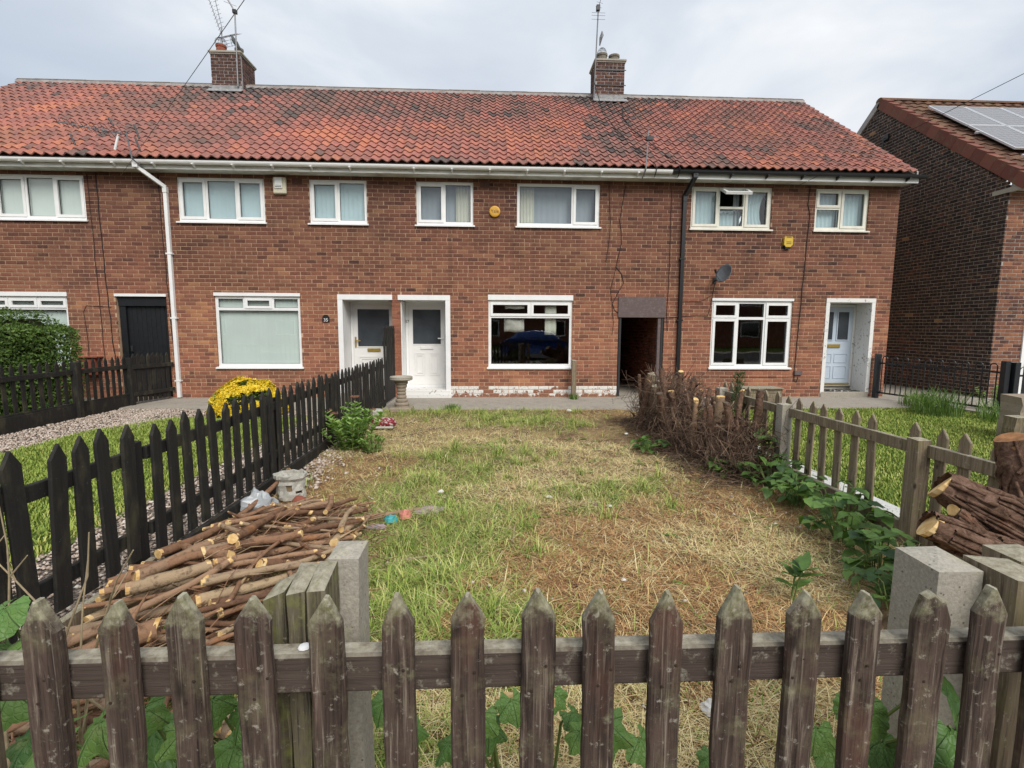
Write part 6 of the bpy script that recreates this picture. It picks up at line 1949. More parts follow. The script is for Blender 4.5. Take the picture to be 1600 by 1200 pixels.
t = NT('leaf_broad', .48, .4)
oc = t.objc()
c = t.mix(t.val(), (.045, .12, .022), (.16, .28, .06))
vn = t.voro(t.map(oc, (1, 1, .01)), 55, 'DISTANCE_TO_EDGE', 0)
xyz = t.sep(oc)
an = t.math('ARCTAN2', xyz[0], xyz[1])
main = t.math('ABSOLUTE', t.math('SINE', t.math('MULTIPLY', an, 3.2)))
vein = t.math('MAXIMUM', t.ramp(vn, [(.0, .16), (.10, 0)]), t.ramp(main, [(.0, 1.), (.09, 0)]))
c = t.mix(t.math('MULTIPLY', vein, .55), c, (.21, .33, .12))
c = t.mix(t.ramp(t.noise(t.pos(), 18, 4), [(.58, 0), (.75, .5)]), c, (.24, .27, .08))
t.bump(t.math('SUBTRACT', 1.0, vein), .9, .008)
MT['leaf_broad'] = t.col(c)
BR = [broad_leaf_mesh(.1, 5, .38, seed=1), broad_leaf_mesh(.1, 5, .25, .1, .2, seed=2), broad_leaf_mesh(.1, 0, 0, .08, .18, seed=3), broad_leaf_mesh(.1, 7, .22, seed=4)]
def broad_plant(x, y, z, leaves, label):
    e_ = empty('broad_leaved_plant', (x, y, 0), label, 'plant')
    for (lx, ly, lz, s, rz, tilt, roll, m) in leaves:
        mb = MB(); b0 = Vector((x + random.uniform(-.03, .03), y + .05, -.02)); tp = Vector((lx, ly, lz))
        mb.tube([b0, b0.lerp(tp, .55) + Vector((0, .03, .06)), tp], [.006, .005, .004], 6); mb.build('stalk', MT['stem_green'], e_)
        put(BR[m], 'leaf', Matrix.Translation(tp) @ Matrix.Rotation(rz, 4, 'Z') @ Matrix.Rotation(tilt, 4, 'X') @ Matrix.Rotation(roll, 4, 'Y') @ Matrix.Scale(s * (.78 if s < 1.2 else 1.0), 4), e_)
PI = math.pi
broad_plant(-.90, -9.85, 0, [(-.98, -9.95, .56, 1.15, 2.6, -.7, .1, 0), (-.87, -9.96, .60, .95, 3.3, -.8, -.2, 1), (-1.12, -9.93, .50, 1.2, 2.2, -.6, .1, 3), (-.80, -9.92, .50, 1.0, 3.8, -.7, 0, 0), (-1.02, -9.86, .66, .8, 1.6, -.3, 0, 1), (-.95, -9.80, .42, 1.2, 3.0, -.5, 0, 3)], 'dark lobed leaves behind the front fence below the log pile')
broad_plant(-.66, -9.85, 0, [(-.70, -9.96, .62, .85, 3.6, -.8, 0, 1), (-.61, -9.97, .60, .9, 2.8, -.75, .1, 0), (-.66, -9.94, .47, 1.0, 3.1, -.6, 0, 3), (-.56, -9.92, .50, .8, 4.0, -.6, 0, 1)], 'lobed leaves between two pickets next to the mossy gate post')
broad_plant(-1.35, -9.7, 0, [(-1.33, -9.80, .78, 1.0, 3.0, -.6, .2, 2), (-1.25, -9.82, .70, .9, 2.4, -.5, -.2, 2), (-1.42, -9.78, .66, 1.0, 3.8, -.5, 0, 1), (-1.28, -9.86, .58, 1.1, 3.2, -.7, 0, 3), (-1.2, -9.9, .48, 1.1, 2.9, -.6, 0, 0)], 'broad green leaves rising at the end of the black fence')
broad_plant(.36, -9.75, 0, [(.33, -9.88, .45, 1.15, 2.9, -.75, .1, 0), (.44, -9.84, .36, .9, 3.6, -.6, 0, 1), (.27, -9.83, .38, .75, 2.2, -.6, 0, 3)], 'lobed nettle green leaves low behind the middle of the front fence')
broad_plant(.02, -9.65, 0, [(-.02, -9.74, .37, .9, 2.6, -.7, 0, 1), (.07, -9.72, .40, .85, 3.5, -.6, 0, 3), (.0, -9.68, .28, .9, 3.1, -.5, 0, 0), (-.12, -9.72, .26, .8, 2.2, -.5, 0, 0)], 'small bright leaves seen through the middle pickets')
broad_plant(.20, -9.66, 0, [(.2, -9.73, .43, .7, 3.0, -.6, 0, 3), (.26, -9.70, .33, .7, 3.9, -.5, 0, 1)], 'pale young leaves beside a split wood offcut behind the front fence')
broad_plant(1.12, -9.80, 0, [(1.16, -10.06, .56, 1.25, 3.35, -.95, .15, 2), (1.03, -9.93, .52, .95, 2.7, -.9, .1, 2), (.93, -9.9, .43, .8, 2.4, -.7, 0, 1), (1.25, -9.93, .60, .7, 4.0, -.6, 0, 2), (.98, -9.88, .36, .9, 3.2, -.6, 0, 3), (1.12, -9.9, .38, .9, 3.0, -.6, 0, 2)], 'large heart shaped leaves pushing through the front fence by the concrete post')
broad_plant(-.35, -9.66, 0, [(-.32, -9.73, .42, .8, 2.9, -.6, 0, 1), (-.24, -9.74, .33, .8, 3.5, -.6, 0, 0)], 'two green leaves low beside the concrete stub of the left gateway')
broad_plant(.70, -9.70, 0, [(.68, -9.8, .26, .7, 2.9, -.6, 0, 3), (.76, -9.78, .30, .6, 3.6, -.6, 0, 1)], 'little leaves in the litter right of the middle pickets')
# ------------------------------------------------------------------ dry stalks by the black fence
for i in range(9):
    x, y = random.uniform(-1.75, -1.2), random.uniform(-9.75, -9.35)
    P = [Vector((x, y, 0))]
    d_ = Vector((random.uniform(-.25, .25), random.uniform(-.1, .2), 1)).normalized()
    for j in range(7):
        d_ = (d_ + Vector((random.gauss(0, .14), random.gauss(0, .12), -.06))).normalized(); P.append(P[-1] + d_ * random.uniform(.10, .17))
    mb = MB(); mb.tube(P, [.006 - .0006 * k for k in range(8)], 6)
    for k in (3, 5):
        mb.tube([P[k], P[k] + Vector((random.uniform(-.1, .1), random.uniform(-.06, .06), .08))], [.003, .0015], 5)
    tag(mb.build('dry_stalk', MT['stem_dry']), 'thin pale dead stalk standing in front of the log pile', 'stalk', 'dead stalks by the log pile')

# ------------------------------------------------------------------ cut branches
t = NT('bark', .9, .15)
p = t.pos(); v = t.val()
c = t.ramp(v, [(0, (.10, .055, .036)), (.25, (.21, .115, .068)), (.5, (.32, .185, .11)), (.75, (.29, .205, .135)), (1, (.42, .31, .19))])
g1 = t.noise(p, 24, 6, .7); g2 = t.noise(t.map(p, (14, 14, 30)), 2, 5, .7)
c = t.mix(t.ramp(g1, [(.30, .8), (.48, 0)]), c, (.045, .026, .018))
c = t.mix(t.ramp(g1, [(.58, 0), (.74, .7)]), c, (.36, .23, .15))
c = t.mix(t.ramp(t.noise(p, 7, 4), [(.60, 0), (.72, .5)]), c, (.42, .17, .06))
t.bump(t.math('ADD', g1, g2), .7, .01); MT['bark'] = t.col(c)
t = NT('bark_dark', .98, .03)
p = t.pos(); g1 = t.noise(t.map(p, (20, 20, 20)), 1.0, 6, .72, 1.0)
c = t.ramp(g1, [(.3, (.045, .028, .020)), (.46, (.12, .072, .050)), (.60, (.20, .125, .09)), (.76, (.33, .23, .17))])
c = t.mix(t.ramp(t.noise(p, 5, 4), [(.6, 0), (.75, .5)]), c, (.26, .10, .04))
t.bump(g1, .9, .02); MT['bark_dark'] = t.col(c)
t = NT('cut_wood', .8, .2)
p = t.pos(); MT['cut_wood'] = t.col(t.ramp(t.noise(p, 26, 5, .6), [(.3, (.50, .28, .09)), (.5, (.66, .45, .20)), (.7, (.74, .58, .33))]))
plain('cut_old', (.30, .15, .07), .9, .15, .5, 25)
plain('cut_grey', (.13, .095, .07), .9, .2, .4, 30)
def branch(a, b, r0, r1, bend=.03, knots=0, n=9, name='cut_branch', bark='bark', label=None, group=None, cat='branch', v=None, end='cut_wood'):
    a, b = Vector(a), Vector(b); d = b - a; L = d.length
    s = d.cross(Vector((0, 0, 1))).normalized(); u = s.cross(d).normalized()
    ph = random.uniform(0, 6.28); w1 = random.uniform(-bend, bend); w2 = random.uniform(-bend, bend) * .6
    k = 8
    P = [a + d * (i / k) + s * (w1 * math.sin(math.pi * i / k) + w2 * math.sin(2 * math.pi * i / k + ph) * .4) * L + u * (random.uniform(-.15, .15) * bend * L) for i in range(k + 1)]
    rad = [(r0 + (r1 - r0) * i / k) * random.uniform(.93, 1.07) for i in range(k + 1)]
    mb = MB(); mb.cur = random.random() if v is None else v
    mb.tube(P, rad, n, cap=False, jitter=.06)
    for q in range(knots):                                        # stubs of side twigs
        i = random.randint(1, k - 1); aa = random.uniform(0, 6.28)
        o_ = (s * math.cos(aa) + u * math.sin(aa)) * rad[i]
        if random.random() < .5: mb.tube([P[i] + o_ * .7, P[i] + o_ * 1.5 + d.normalized() * rad[i] * .6], [rad[i] * .42, rad[i] * .34], 6)
        else:
            e1_ = P[i] + o_ * 2.2 + d.normalized() * random.uniform(.03, .08); mb.tube([P[i] + o_ * .6, e1_, e1_ + o_ * random.uniform(.5, 3) + d.normalized() * random.uniform(.03, .12)], [rad[i] * .4, rad[i] * .25, .0015], 5)
    o = mb.build(name, MT[bark], None, True)
    if label: tag(o, label, cat, group)
    for (c0, c1, rr) in ((P[0], P[1], rad[0]), (P[-1], P[-2], rad[-1])):
        dn = (c0 - c1).normalized()
        tilt_ = (dn + Vector((random.gauss(0, .3), random.gauss(0, .3), random.gauss(0, .3)))).normalized()
        x_ = dn.cross(Vector((0, 0, 1)));  x_ = x_.normalized() if x_.length > .1 else Vector((1, 0, 0)); y_ = dn.cross(x_)
        pts = []
        for j in range(n):
            an = 2 * math.pi * j / n
            e_ = (x_ * math.cos(an) + y_ * math.sin(an)) * rr * 1.0
            pts.append(c0 + e_ - dn * (e_.dot(tilt_) / max(.5, dn.dot(tilt_))) * .7 + dn * .004)
        cb = MB(); cc = c0 + dn * .006
        cb._add(pts + [cc], [(j, (j + 1) % n, n) for j in range(n)] ); 
        cb2 = MB(); cb2._add(pts + [p_ - dn * .02 for p_ in pts], [tuple(range(n)), *[(j, n + j, n + (j + 1) % n, (j + 1) % n) for j in range(n)]])
        cb2.build('cut_end', MT[end], o)
    return o
LBL = 'reddish brown cut branch lying in the log pile'
def pile_h(x, y):
    u = (x + 1.45) / .75; w = (y + 8.35) / 1.35
    return .25 * max(0, 1 - .75 * (u * u + w * w)) if u * u + w * w < 1.33 else 0.0
for i in range(105):
    for _ in range(20):
        cx, cy = random.uniform(-2.0, -.80), random.uniform(-9.55, -7.1)
        if pile_h(cx, cy) > .02: break
    layer = random.random() ** .55
    ang = random.gauss(.52, .46) if random.random() < .76 else random.uniform(0, 3.14)
    L = random.uniform(.5, 1.35) * (1 if cy < -7.8 else .75)
    d_ = Vector((math.cos(ang), math.sin(ang), 0)) * L / 2
    a, b = Vector((cx, cy, 0)) - d_, Vector((cx, cy, 0)) + d_
    for q in (a, b):
        q.x = max(q.x, -2.02)
    if cy < -7.7:
        for q in (a, b): q.x = min(q.x, -.92)
    else:
        for q in (a, b): q.x = min(q.x, -.98)
    if (b - a).length < .25: continue
    r = random.choice([.009, .011, .013, .015, .017, .019, .022, .025, .030])
    a.z = pile_h(a.x, a.y) * layer + r + .01 + random.uniform(0, .05); b.z = pile_h(b.x, b.y) * layer + r + .01 + random.uniform(0, .05)
    m_ = pile_h(cx, cy) * layer + r
    dz = max(0, m_ - (a.z + b.z) / 2); a.z += dz; b.z += dz
    vv_ = random.random()
    LBL = '%s %s branch lying in the log pile' % ('thin' if r < .0145 else 'medium thick' if r < .0215 else 'stout', 'dark brown' if vv_ < .3 else 'reddish brown' if vv_ < .65 else 'pale greyish')
    branch(a, b, r, r * random.uniform(.45, .9), .07, random.randint(0, 3), 8, v=vv_, label=LBL, group='cut branches in the log pile')
# thicker pieces whose sawn ends face the street
for (a, b, r, lb) in [((-1.80, -8.72, .25), (-1.50, -8.52, .27), .034, 'thick red barked log with a yellow sawn end on top of the pile'),
                      ((-1.88, -8.55, .22), (-1.72, -8.15, .23), .034, 'short stout log pointing its sawn end at the black fence foot'),
                      ((-1.66, -8.30, .24), (-1.35, -8.0, .20), .036, 'log with a broad round sawn face in the middle of the pile'),
                      ((-1.42, -8.05, .18), (-1.10, -7.55, .12), .026, 'pale barked log leaning off the back of the pile'),
                      ((-1.72, -9.30, .22), (-1.45, -9.05, .24), .048, 'stubby split log with bright yellow face behind the front fence'),
                      ((-1.30, -7.10, .16), (-1.18, -7.62, .22), .020, 'upright leaning branch crossing the back of the log pile'),
                      ((-1.98, -7.60, .05), (-1.90, -6.45, .20), .020, 'single stick propped against the black fence behind the broken planter'),
                      ((-1.05, -7.35, .06), (-.55, -7.05, .03), .018, 'pale peeled stick lying off the back end of the pile')]:
    branch(a, b, r, r * .9, .03, 1, 12, name='log', label=lb, cat='log', v=random.uniform(.3, .9))
# fine twigs under and between the logs
mb = MB()
for i in range(700):
    cx, cy = random.uniform(-2.0, -.8), random.uniform(-9.5, -7.1); h = pile_h(cx, cy)
    if h <= 0: continue
    z = h * random.random() + .01; an = random.gauss(.5, .7); L = random.uniform(.08, .3)
    d_ = Vector((math.cos(an), math.sin(an), random.gauss(0, .25))) * L
    mb.cur = random.random(); c_ = Vector((cx, cy, z))
    mb.tube([c_, c_ + d_ * .5 + Vector((0, 0, random.uniform(-.02, .03))), c_ + d_], [.0035, .003, .0015], 4, cap=False)
tag(mb.build('twigs', MT['bark']), 'fine dead twigs tangled in the log pile', 'twigs', kind='stuff')

# ------------------------------------------------------------------ multi-stemmed stump at the grey fence
st = empty('tree_stump', (2.75, -8.95, 0), 'dark barked many stemmed stump with fresh sawn ends by the grey fence', 'stump')
def stem_part(P, rad, nm='stem', n=18, end='cut_wood'):
    mb = MB(); PP = []; RR = []
    for i in range(len(P) - 1):
        for j in range(4):
            t_ = j / 4; PP.append(Vector(P[i]).lerp(Vector(P[i + 1]), t_)); RR.append((rad[i] + (rad[i + 1] - rad[i]) * t_) * random.uniform(.95, 1.06))
    PP.append(Vector(P[-1])); RR.append(rad[-1])
    mb.tube(PP, RR, n, cap=False, jitter=.10)
    for k_ in range(46):                       # shaggy strips of bark
        i0 = random.randint(0, max(0, len(PP) - 4)); aa = random.uniform(0, 6.28); Q = []
        for i_ in range(i0, min(len(PP), i0 + random.randint(3, 6))):
            dd = (PP[min(i_ + 1, len(PP) - 1)] - PP[max(i_ - 1, 0)]).normalized(); x0_ = dd.cross(Vector((.13, .2, 1))).normalized(); y0_ = dd.cross(x0_)
            Q.append(PP[i_] + (x0_ * math.cos(aa) + y0_ * math.sin(aa)) * RR[i_] * random.uniform(.98, 1.07)); aa += random.uniform(-.08, .08)
        if len(Q) > 1: mb.tube(Q, [random.uniform(.006, .013) for _ in Q], 5, cap=False)
    o = mb.build(nm, MT['bark_dark'], st, True)
    c0 = PP[-1]; dn = (PP[-1] - PP[-2]).normalized(); x_ = dn.orthogonal().normalized(); y_ = dn.cross(x_)
    cb = MB(); m = 14
    pts = [c0 + (x_ * math.cos(2 * math.pi * j / m) + y_ * math.sin(2 * math.pi * j / m)) * RR[-1] * 1.01 + dn * (.03 * math.cos(2 * math.pi * j / m)) for j in range(m)]
    cb._add(pts + [p_ - dn * .03 for p_ in pts], [tuple(range(m)), *[(j, m + j, m + (j + 1) % m, (j + 1) % m) for j in range(m)]])
    cb.build('sawn_end', MT[end], o)
stem_part([(2.80, -9.02, .20), (2.62, -9.0, .42), (2.40, -8.97, .50), (2.13, -8.92, .61)], [.13, .095, .075, .062])
stem_part([(2.85, -8.92, .25), (2.68, -8.90, .55), (2.50, -8.82, .66), (2.35, -8.74, .75)], [.17, .14, .105, .075])
stem_part([(2.86, -8.85, .3), (2.84, -8.78, .62), (2.83, -8.70, .80), (2.80, -8.66, .97)], [.16, .11, .09, .072], end='cut_old')
stem_part([(2.88, -9.02, .3), (2.80, -9.06, .48), (2.68, -9.15, .60)], [.14, .10, .075])
stem_part([(2.95, -9.0, -.05), (2.90, -8.98, .2), (2.86, -8.95, .42)], [.26, .24, .16], 'root_collar', 18)
stem_part([(2.45, -8.90, .52), (2.38, -8.86, .60), (2.34, -8.84, .64)], [.04, .035, .03])
sh_ = MB()
for i in range(700):
    a = random.uniform(0, 6.28); q = random.random() ** .5 * .62
    c_ = Vector((2.7 + math.cos(a) * q, -9.0 + math.sin(a) * q * .8, max(0, .42 - q * .6) + random.uniform(0, .04)))
    an = random.uniform(0, 6.28); d_ = Vector((math.cos(an), math.sin(an), random.uniform(-.3, .3))) * random.uniform(.04, .12)
    sh_.cur = random.random(); sh_.tube([c_, c_ + d_], [.004, .002], 4, cap=False)
tag(sh_.build('bark_litter', MT['bark']), 'heap of brown bark litter round the cut stump', 'litter', kind='stuff')
mb = MB(); mb.lathe([(.75, -.02), (.6, .10), (.42, .24), (.22, .36), (.02, .40)], (2.72, -9.0, 0), 16); tag(mb.build('litter_mound', MT['soil']), 'earthy mound under the cut stump', 'mound')

# ------------------------------------------------------------------ remains of the brushwood hedge
for i in range(40):
    y = -6.05 + 2.9 * (i / 39) + random.uniform(-.06, .06); x = 2.70 + random.uniform(-.32, .26)
    h = random.uniform(.55, .95) + .08 * (y > -4.8)
    r = random.uniform(.022, .055)
    top = Vector((x + random.uniform(-.22, .22), y + random.uniform(-.22, .22), h * random.uniform(.7, 1)))
    branch((x, y, -.03), top, r, r * .8, .03, random.randint(1, 4), 9, name='hedge_stump', bark='bark_dark', end=('cut_wood' if i % 6 == 0 else 'cut_grey'), label=('brown cut hedge trunk with a fresh yellow top in the brushwood' if i % 6 == 0 else 'brown cut hedge trunk with a weathered top in the brushwood'), group=('fresh topped trunks of the old hedge' if i % 6 == 0 else 'weathered trunks of the old hedge'), cat='stump')
branch((2.62, -5.55, -.02), (2.66, -5.60, .78), .055, .045, .02, 4, 12, name='hedge_stump', label='stoutest peeling orange barked stem of the old hedge', cat='stump', v=.75)
branch((2.50, -5.30, -.02), (2.49, -5.32, .70), .035, .03, .02, 3, 10, name='hedge_stump', label='slim orange barked stem beside the stoutest hedge stem', cat='stump', v=.65)
for (x, y, h) in ((2.62, -3.25, .82), (2.72, -3.42, .72), (2.55, -3.6, .66)):
    g = MB(); rough_post(g, x - .05, x + .05, y - .05, y + .05, -.03, (h, h - .02, h + .03, h + .01), jit=.006); tag(g.build('old_post', MT['fence_grey']), 'rotten grey timber post at the house end of the brushwood', 'post', 'rotten posts in the brushwood')
mb = MB()
for i in range(6200):
    y = random.uniform(-6.35, -3.1); x = random.gauss(2.70, .20); z = max(0, random.betavariate(1.0, 2.0)) * (.92 if y > -5.0 else .62)
    an = random.uniform(0, 6.28); L = random.uniform(.08, .32)
    d_ = Vector((math.cos(an) * .6, math.sin(an) * .6, random.gauss(.1, .8))).normalized() * L
    c_ = Vector((x, y, z)); mb.cur = random.random() * .5
    mb.tube([c_, c_ + d_ * .5 + Vector((random.gauss(0, .02), random.gauss(0, .02), 0)), c_ + d_], [.004, .003, .0015], 3, cap=False)
for i in range(2600):                                              # dead sprays on the ground
    y = random.uniform(-6.6, -3.0); x = random.uniform(2.05, 3.0); an = random.uniform(0, 6.28)
    d_ = Vector((math.cos(an), math.sin(an), random.uniform(-.05, .3))) * random.uniform(.06, .2); c_ = Vector((x, y, random.uniform(0, .08))); mb.cur = random.random() * .45
    mb.tube([c_, c_ + d_], [.0035, .0015], 3, cap=False)
t = NT('twig', .9, .15); MT['twig'] = t.col(t.mix(1.0, t.ramp(t.val(), [(0, (.055, .036, .027)), (.25, (.13, .085, .06)), (.5, (.24, .165, .115))]), t.ramp(t.noise(t.pos(), 20, 4), [(.3, .6), (.7, 1.3)]), 'MULTIPLY'))
tag(mb.build('brushwood', MT['twig']), 'brown dead brushwood heaped along the grey fence', 'brushwood', kind='stuff')
yw = empty('conifer_sprig', (2.95, -5.35, 0), 'dark green conifer sprig rising above the brushwood', 'plant')
mb = MB(); mb.tube([(2.95, -5.35, 0), (2.98, -5.33, .6), (3.0, -5.30, 1.02)], [.012, .009, .003], 6); mb.build('stem', MT['bark_dark'], yw)
P = []; Dv = []
for i in range(900):
    z = random.uniform(.45, 1.02); a = random.uniform(0, 6.28); q = random.random() * .11 * (1.1 - z * .6)
    P.append((2.97 + .03 * z + math.cos(a) * q, -5.33 + math.sin(a) * q, z)); Dv.append((math.cos(a), math.sin(a), 1.2))
leaf_cloud('foliage', np.array(P), np.array(Dv), RNG.normal(0, 1, (len(P), 3)), leaf_shape(1, .25, 2), MT['leaf_yew'], RNG.uniform(.02, .045, len(P)), RNG.random(len(P)), yw)['kind'] = 'stuff'

# ------------------------------------------------------------------ bird bath, ornament, planter, litter
bbx, bby = -1.65, -1.72
bb_ = empty('bird_bath', (bbx, bby, 0), 'stone bird bath on a ribbed pedestal at the white front door', 'bird bath')
mb = MB(); mb.rbox(bbx - .20, bbx + .20, bby - .20, bby + .20, -.03, .06, .02); mb.build('base', MT['stone_buff'], bb_)
prof = [(.13, .06)]
for i in range(7):
    z = .08 + i * .068; r = .125 - .05 * math.sin(math.pi * i / 6.5)
    prof += [(r, z), (r + .012, z + .02), (r + .012, z + .045), (r, z + .062)]
mb = MB(); mb.lathe(prof, (bbx, bby, 0), 18); mb.build('pedestal', MT['stone_buff'], bb_)
mb = MB(); mb.lathe([(.09, .53), (.14, .55), (.205, .57), (.215, .585), (.208, .60), (.215, .615), (.205, .635), (.17, .635), (.12, .60), (.02, .59)], (bbx, bby, 0), 24); mb.build('bowl', MT['concrete_post'], bb_)
t = NT('boot_red', .6, .35); fl = t.noise(t.pos(), 26, 5, .7)
MT['boot_red'] = t.col(t.mix(t.ramp(fl, [(.50, 0), (.58, 1)]), (.19, .010, .020), (.55, .50, .46)))
bo = empty('boot_ornament', (-1.66, -3.42, 0), 'red boot shaped garden ornament with white cuff behind the sedum', 'ornament')
mb = MB(); bx, by = -1.74, -3.42
mb.tube([(bx - .06, by, .05), (bx + .05, by, .07), (bx + .15, by - .005, .08), (bx + .24, by - .01, .075), (bx + .295, by - .012, .06)], [.075, .085, .085, .075, .03], 14); mb.tube([(bx, by, .06), (bx, by, .13), (bx - .005, by, .20)], [.09, .085, .075], 14); mb.build('shoe', MT['boot_red'], bo, True)
mb = MB(); mb.lathe([(.085, .19), (.098, .20), (.10, .22), (.094, .235), (.10, .25), (.098, .27), (.085, .285), (.06, .28)], (bx - .005, by, 0), 16); mb.build('cuff', MT['stone_white'], bo)
mb = MB(); mb.rbox(bx - .10, bx + .26, by - .09, by + .09, -.01, .03, .015); mb.build('sole', MT['stone_white'], bo)
pl = empty('broken_planter', (-1.83, -6.66, 0), 'cracked cream stone planter shaped like masonry beside the log pile', 'planter')
vs = []; fs = []; n_ = 26; rows_ = 9
for j in range(rows_):
    for i in range(n_):
        a = 2 * math.pi * i / n_; z = .23 * j / (rows_ - 1)
        r = .105 + .02 * (j >= rows_ - 2) + .018 * mnoise.noise(Vector((math.cos(a) * 2.5, math.sin(a) * 2.5, z * 18))) + .012 * mnoise.noise(Vector((a * 3, z * 60, 2)))
        if j == rows_ - 1: z += .012 * mnoise.noise(Vector((a * 2, 1, 1)))
        vs.append((-1.80 + r * math.cos(a) * 1.15, -6.66 + r * math.sin(a) * .9, z))
for j in range(rows_ - 1):
    for i in range(n_):
        if (i in (19, 20) and j in (3, 4)) or (i in (22, 23, 24) and j in (2,)) or (i in (16,) and j in (5, 6)): continue
        fs.append((j * n_ + i, j * n_ + (i + 1) % n_, (j + 1) * n_ + (i + 1) % n_, (j + 1) * n_ + i))
po = mesh_obj('pot', vs, fs, MT['stone_white'], pl)
sm = po.modifiers.new('thickness', 'SOLIDIFY'); sm.thickness = .02; sm.offset = -1
mb = MB(); mb.lathe([(.07, .0), (.085, .16), (.02, .17)], (-1.80, -6.66, 0), 14); mb.build('earth_fill', MT['soil'], pl)
# crumpled plastic bag
t = NT('bag_plastic', .3, .5); MT['bag_plastic'] = t.col((.55, .58, .60)); t.b.inputs['Transmission Weight'].default_value = .35
def crumple(name, c, s, mat, label, cat='litter', n=14, amp=.35):
    vs = []; fs = []
    for j in range(n // 2 + 1):
        for i in range(n):
            a = 2 * math.pi * i / n; b = math.pi / 2 * j / (n // 2)
            d_ = Vector((math.cos(a) * math.cos(b), math.sin(a) * math.cos(b), math.sin(b)))
            r = 1 + amp * mnoise.noise(d_ * 3.3 + Vector(c)) + amp * .5 * mnoise.noise(d_ * 8 + Vector(c))
            vs.append((c[0] + d_.x * s[0] * r, c[1] + d_.y * s[1] * r, c[2] + d_.z * s[2] * r))
    for j in range(n // 2):
        for i in range(n): fs.append((j * n + i, j * n + (i + 1) % n, (j + 1) * n + (i + 1) % n, (j + 1) * n + i))
    return tag(mesh_obj(name, vs, fs, MT[mat]), label, cat)
crumple('plastic_bag', (-1.93, -7.02, .02), (.15, .13, .15), 'bag_plastic', 'crumpled clear plastic bag between the black fence and the log pile', 'bag')
plain('litter_teal', (.05, .32, .34), .5, .4); plain('litter_pink', (.52, .20, .15), .5, .4); plain('litter_white', (.66, .64, .60), .7, .3); plain('litter_grey', (.33, .27, .24), .6, .3); plain('litter_mauve', (.33, .28, .36), .5, .3)
crumple('wrapper', (-.78, -7.30, .02), (.055, .04, .05), 'litter_teal', 'crumpled turquoise wrapper in the grass behind the log pile', 'wrapper', 10)
crumple('wrapper', (-.68, -7.22, .02), (.05, .05, .06), 'litter_pink', 'crumpled salmon pink bag in the grass behind the log pile', 'wrapper', 10)
crumple('wrapper', (-.50, -7.08, .01), (.13, .09, .04), 'litter_grey', 'flattened greyish pink plastic sheet in the grass', 'wrapper', 12)
crumple('wrapper', (-.88, -7.40, .01), (.09, .03, .025), 'litter_mauve', 'shiny mauve wrapper beside the turquoise one', 'wrapper', 10)
crumple('rubble_piece', (-1.70, -6.75, .0), (.06, .05, .05), 'pot_red', 'broken red brick end beside the cracked planter', 'rubble', 8, .2)
crumple('rubble_piece', (-1.55, -6.85, .0), (.035, .03, .03), 'stone_white', 'small white stone between planter and branches', 'rubble', 8, .2)
crumple('rubble_piece', (-1.86, -6.95, .0), (.07, .05, .06), 'stone_buff', 'buff stone lump next to the plastic bag', 'rubble', 8, .2)
for (x, y, s) in ((.55, -6.75, .03), (-.45, -6.6, .03), (.82, -8.3, .02), (1.6, -8.9, .024), (.2, -8.6, .022), (1.05, -7.0, .02), (2.0, -4.1, .03), (1.5, -2.0, .05), (.5, -9.2, .03), (.9, -9.35, .05), (1.9, -9.2, .03)):
    crumple('litter_scrap', (x, y, gz(x, y) + .015), (s, s * .8, s * .7), 'litter_white', 'small white scrap of litter lying on the clippings', 'litter', 8, .4)['group'] = 'white litter scraps'
mb = MB(); mb.rbox(-.02, .02, -.11, .11, 0, .025, .004, Matrix.Translation((.12, -9.70, .36)) @ Matrix.Rotation(.9, 4, 'Z') @ Matrix.Rotation(-.35, 4, 'X')); tag(mb.build('wood_offcut', MT['cut_wood']), 'pale split wood offcut behind the middle of the front fence', 'offcut')
# long pale straws and sticks lying about
for i in range(16):
    x, y = random.uniform(-.9, 2.4), random.uniform(-9.2, -4.5); an = random.uniform(0, 6.28); L = random.uniform(.25, .55)
    a = Vector((x, y, gz(x, y) + .03)); b = a + Vector((math.cos(an) * L, math.sin(an) * L, random.uniform(-.01, .06)))
    mb = MB(); mb.tube([a, a.lerp(b, .5) + Vector((0, 0, .02)), b], [.004, .0035, .002], 5); tag(mb.build('dry_stick', MT['stem_dry']), 'thin pale stick lying on the mown clippings', 'stick', 'loose sticks on the clippings')
# ------------------------------------------------------------------ next door: planter, pillar
pb = empty('wooden_trough', (5.3, -1.6, 0), 'grey weathered wooden trough below the six pane window', 'planter')
for i in range(4):
    mb = MB(); mb.rbox(4.95, 5.68, -1.80, -1.775, .05 + i * .085, .13 + i * .085, .004); mb.build('plank', MT['fence_grey'], pb)
mb = MB(); mb.rbox(4.92, 5.71, -1.83, -1.40, .39, .415, .004); mb.build('lid', MT['fence_grey'], pb)
for x in (4.95, 5.655):
    mb = MB(); mb.rbox(x, x + .025, -1.77, -1.44, .05, .385, .004); mb.build('side', MT['fence_grey'], pb)
for (x, y) in ((4.93, -1.79), (5.66, -1.79), (4.93, -1.47), (5.66, -1.47)):
    mb = MB(); mb.rbox(x, x + .04, y, y + .04, -.02, .386, .004); mb.build('leg', MT['fence_grey'], pb)
g = MB(); rough_post(g, 7.55, 8.1, -4.50, -4.20, -.05, (.60, .60, .62, .62), n=6, jit=.012); tag(g.build('concrete_pillar', MT['stone_buff']), 'squat cracked concrete pillar at the edge of the green lawn', 'pillar')
g = MB(); rough_post(g, 7.2, 7.42, -4.75, -4.58, -.05, (.36, .36, .37, .37), n=5, jit=.01); tag(g.build('old_post', MT['fence_grey']), 'short dark stub of a post in front of the concrete pillar', 'post')
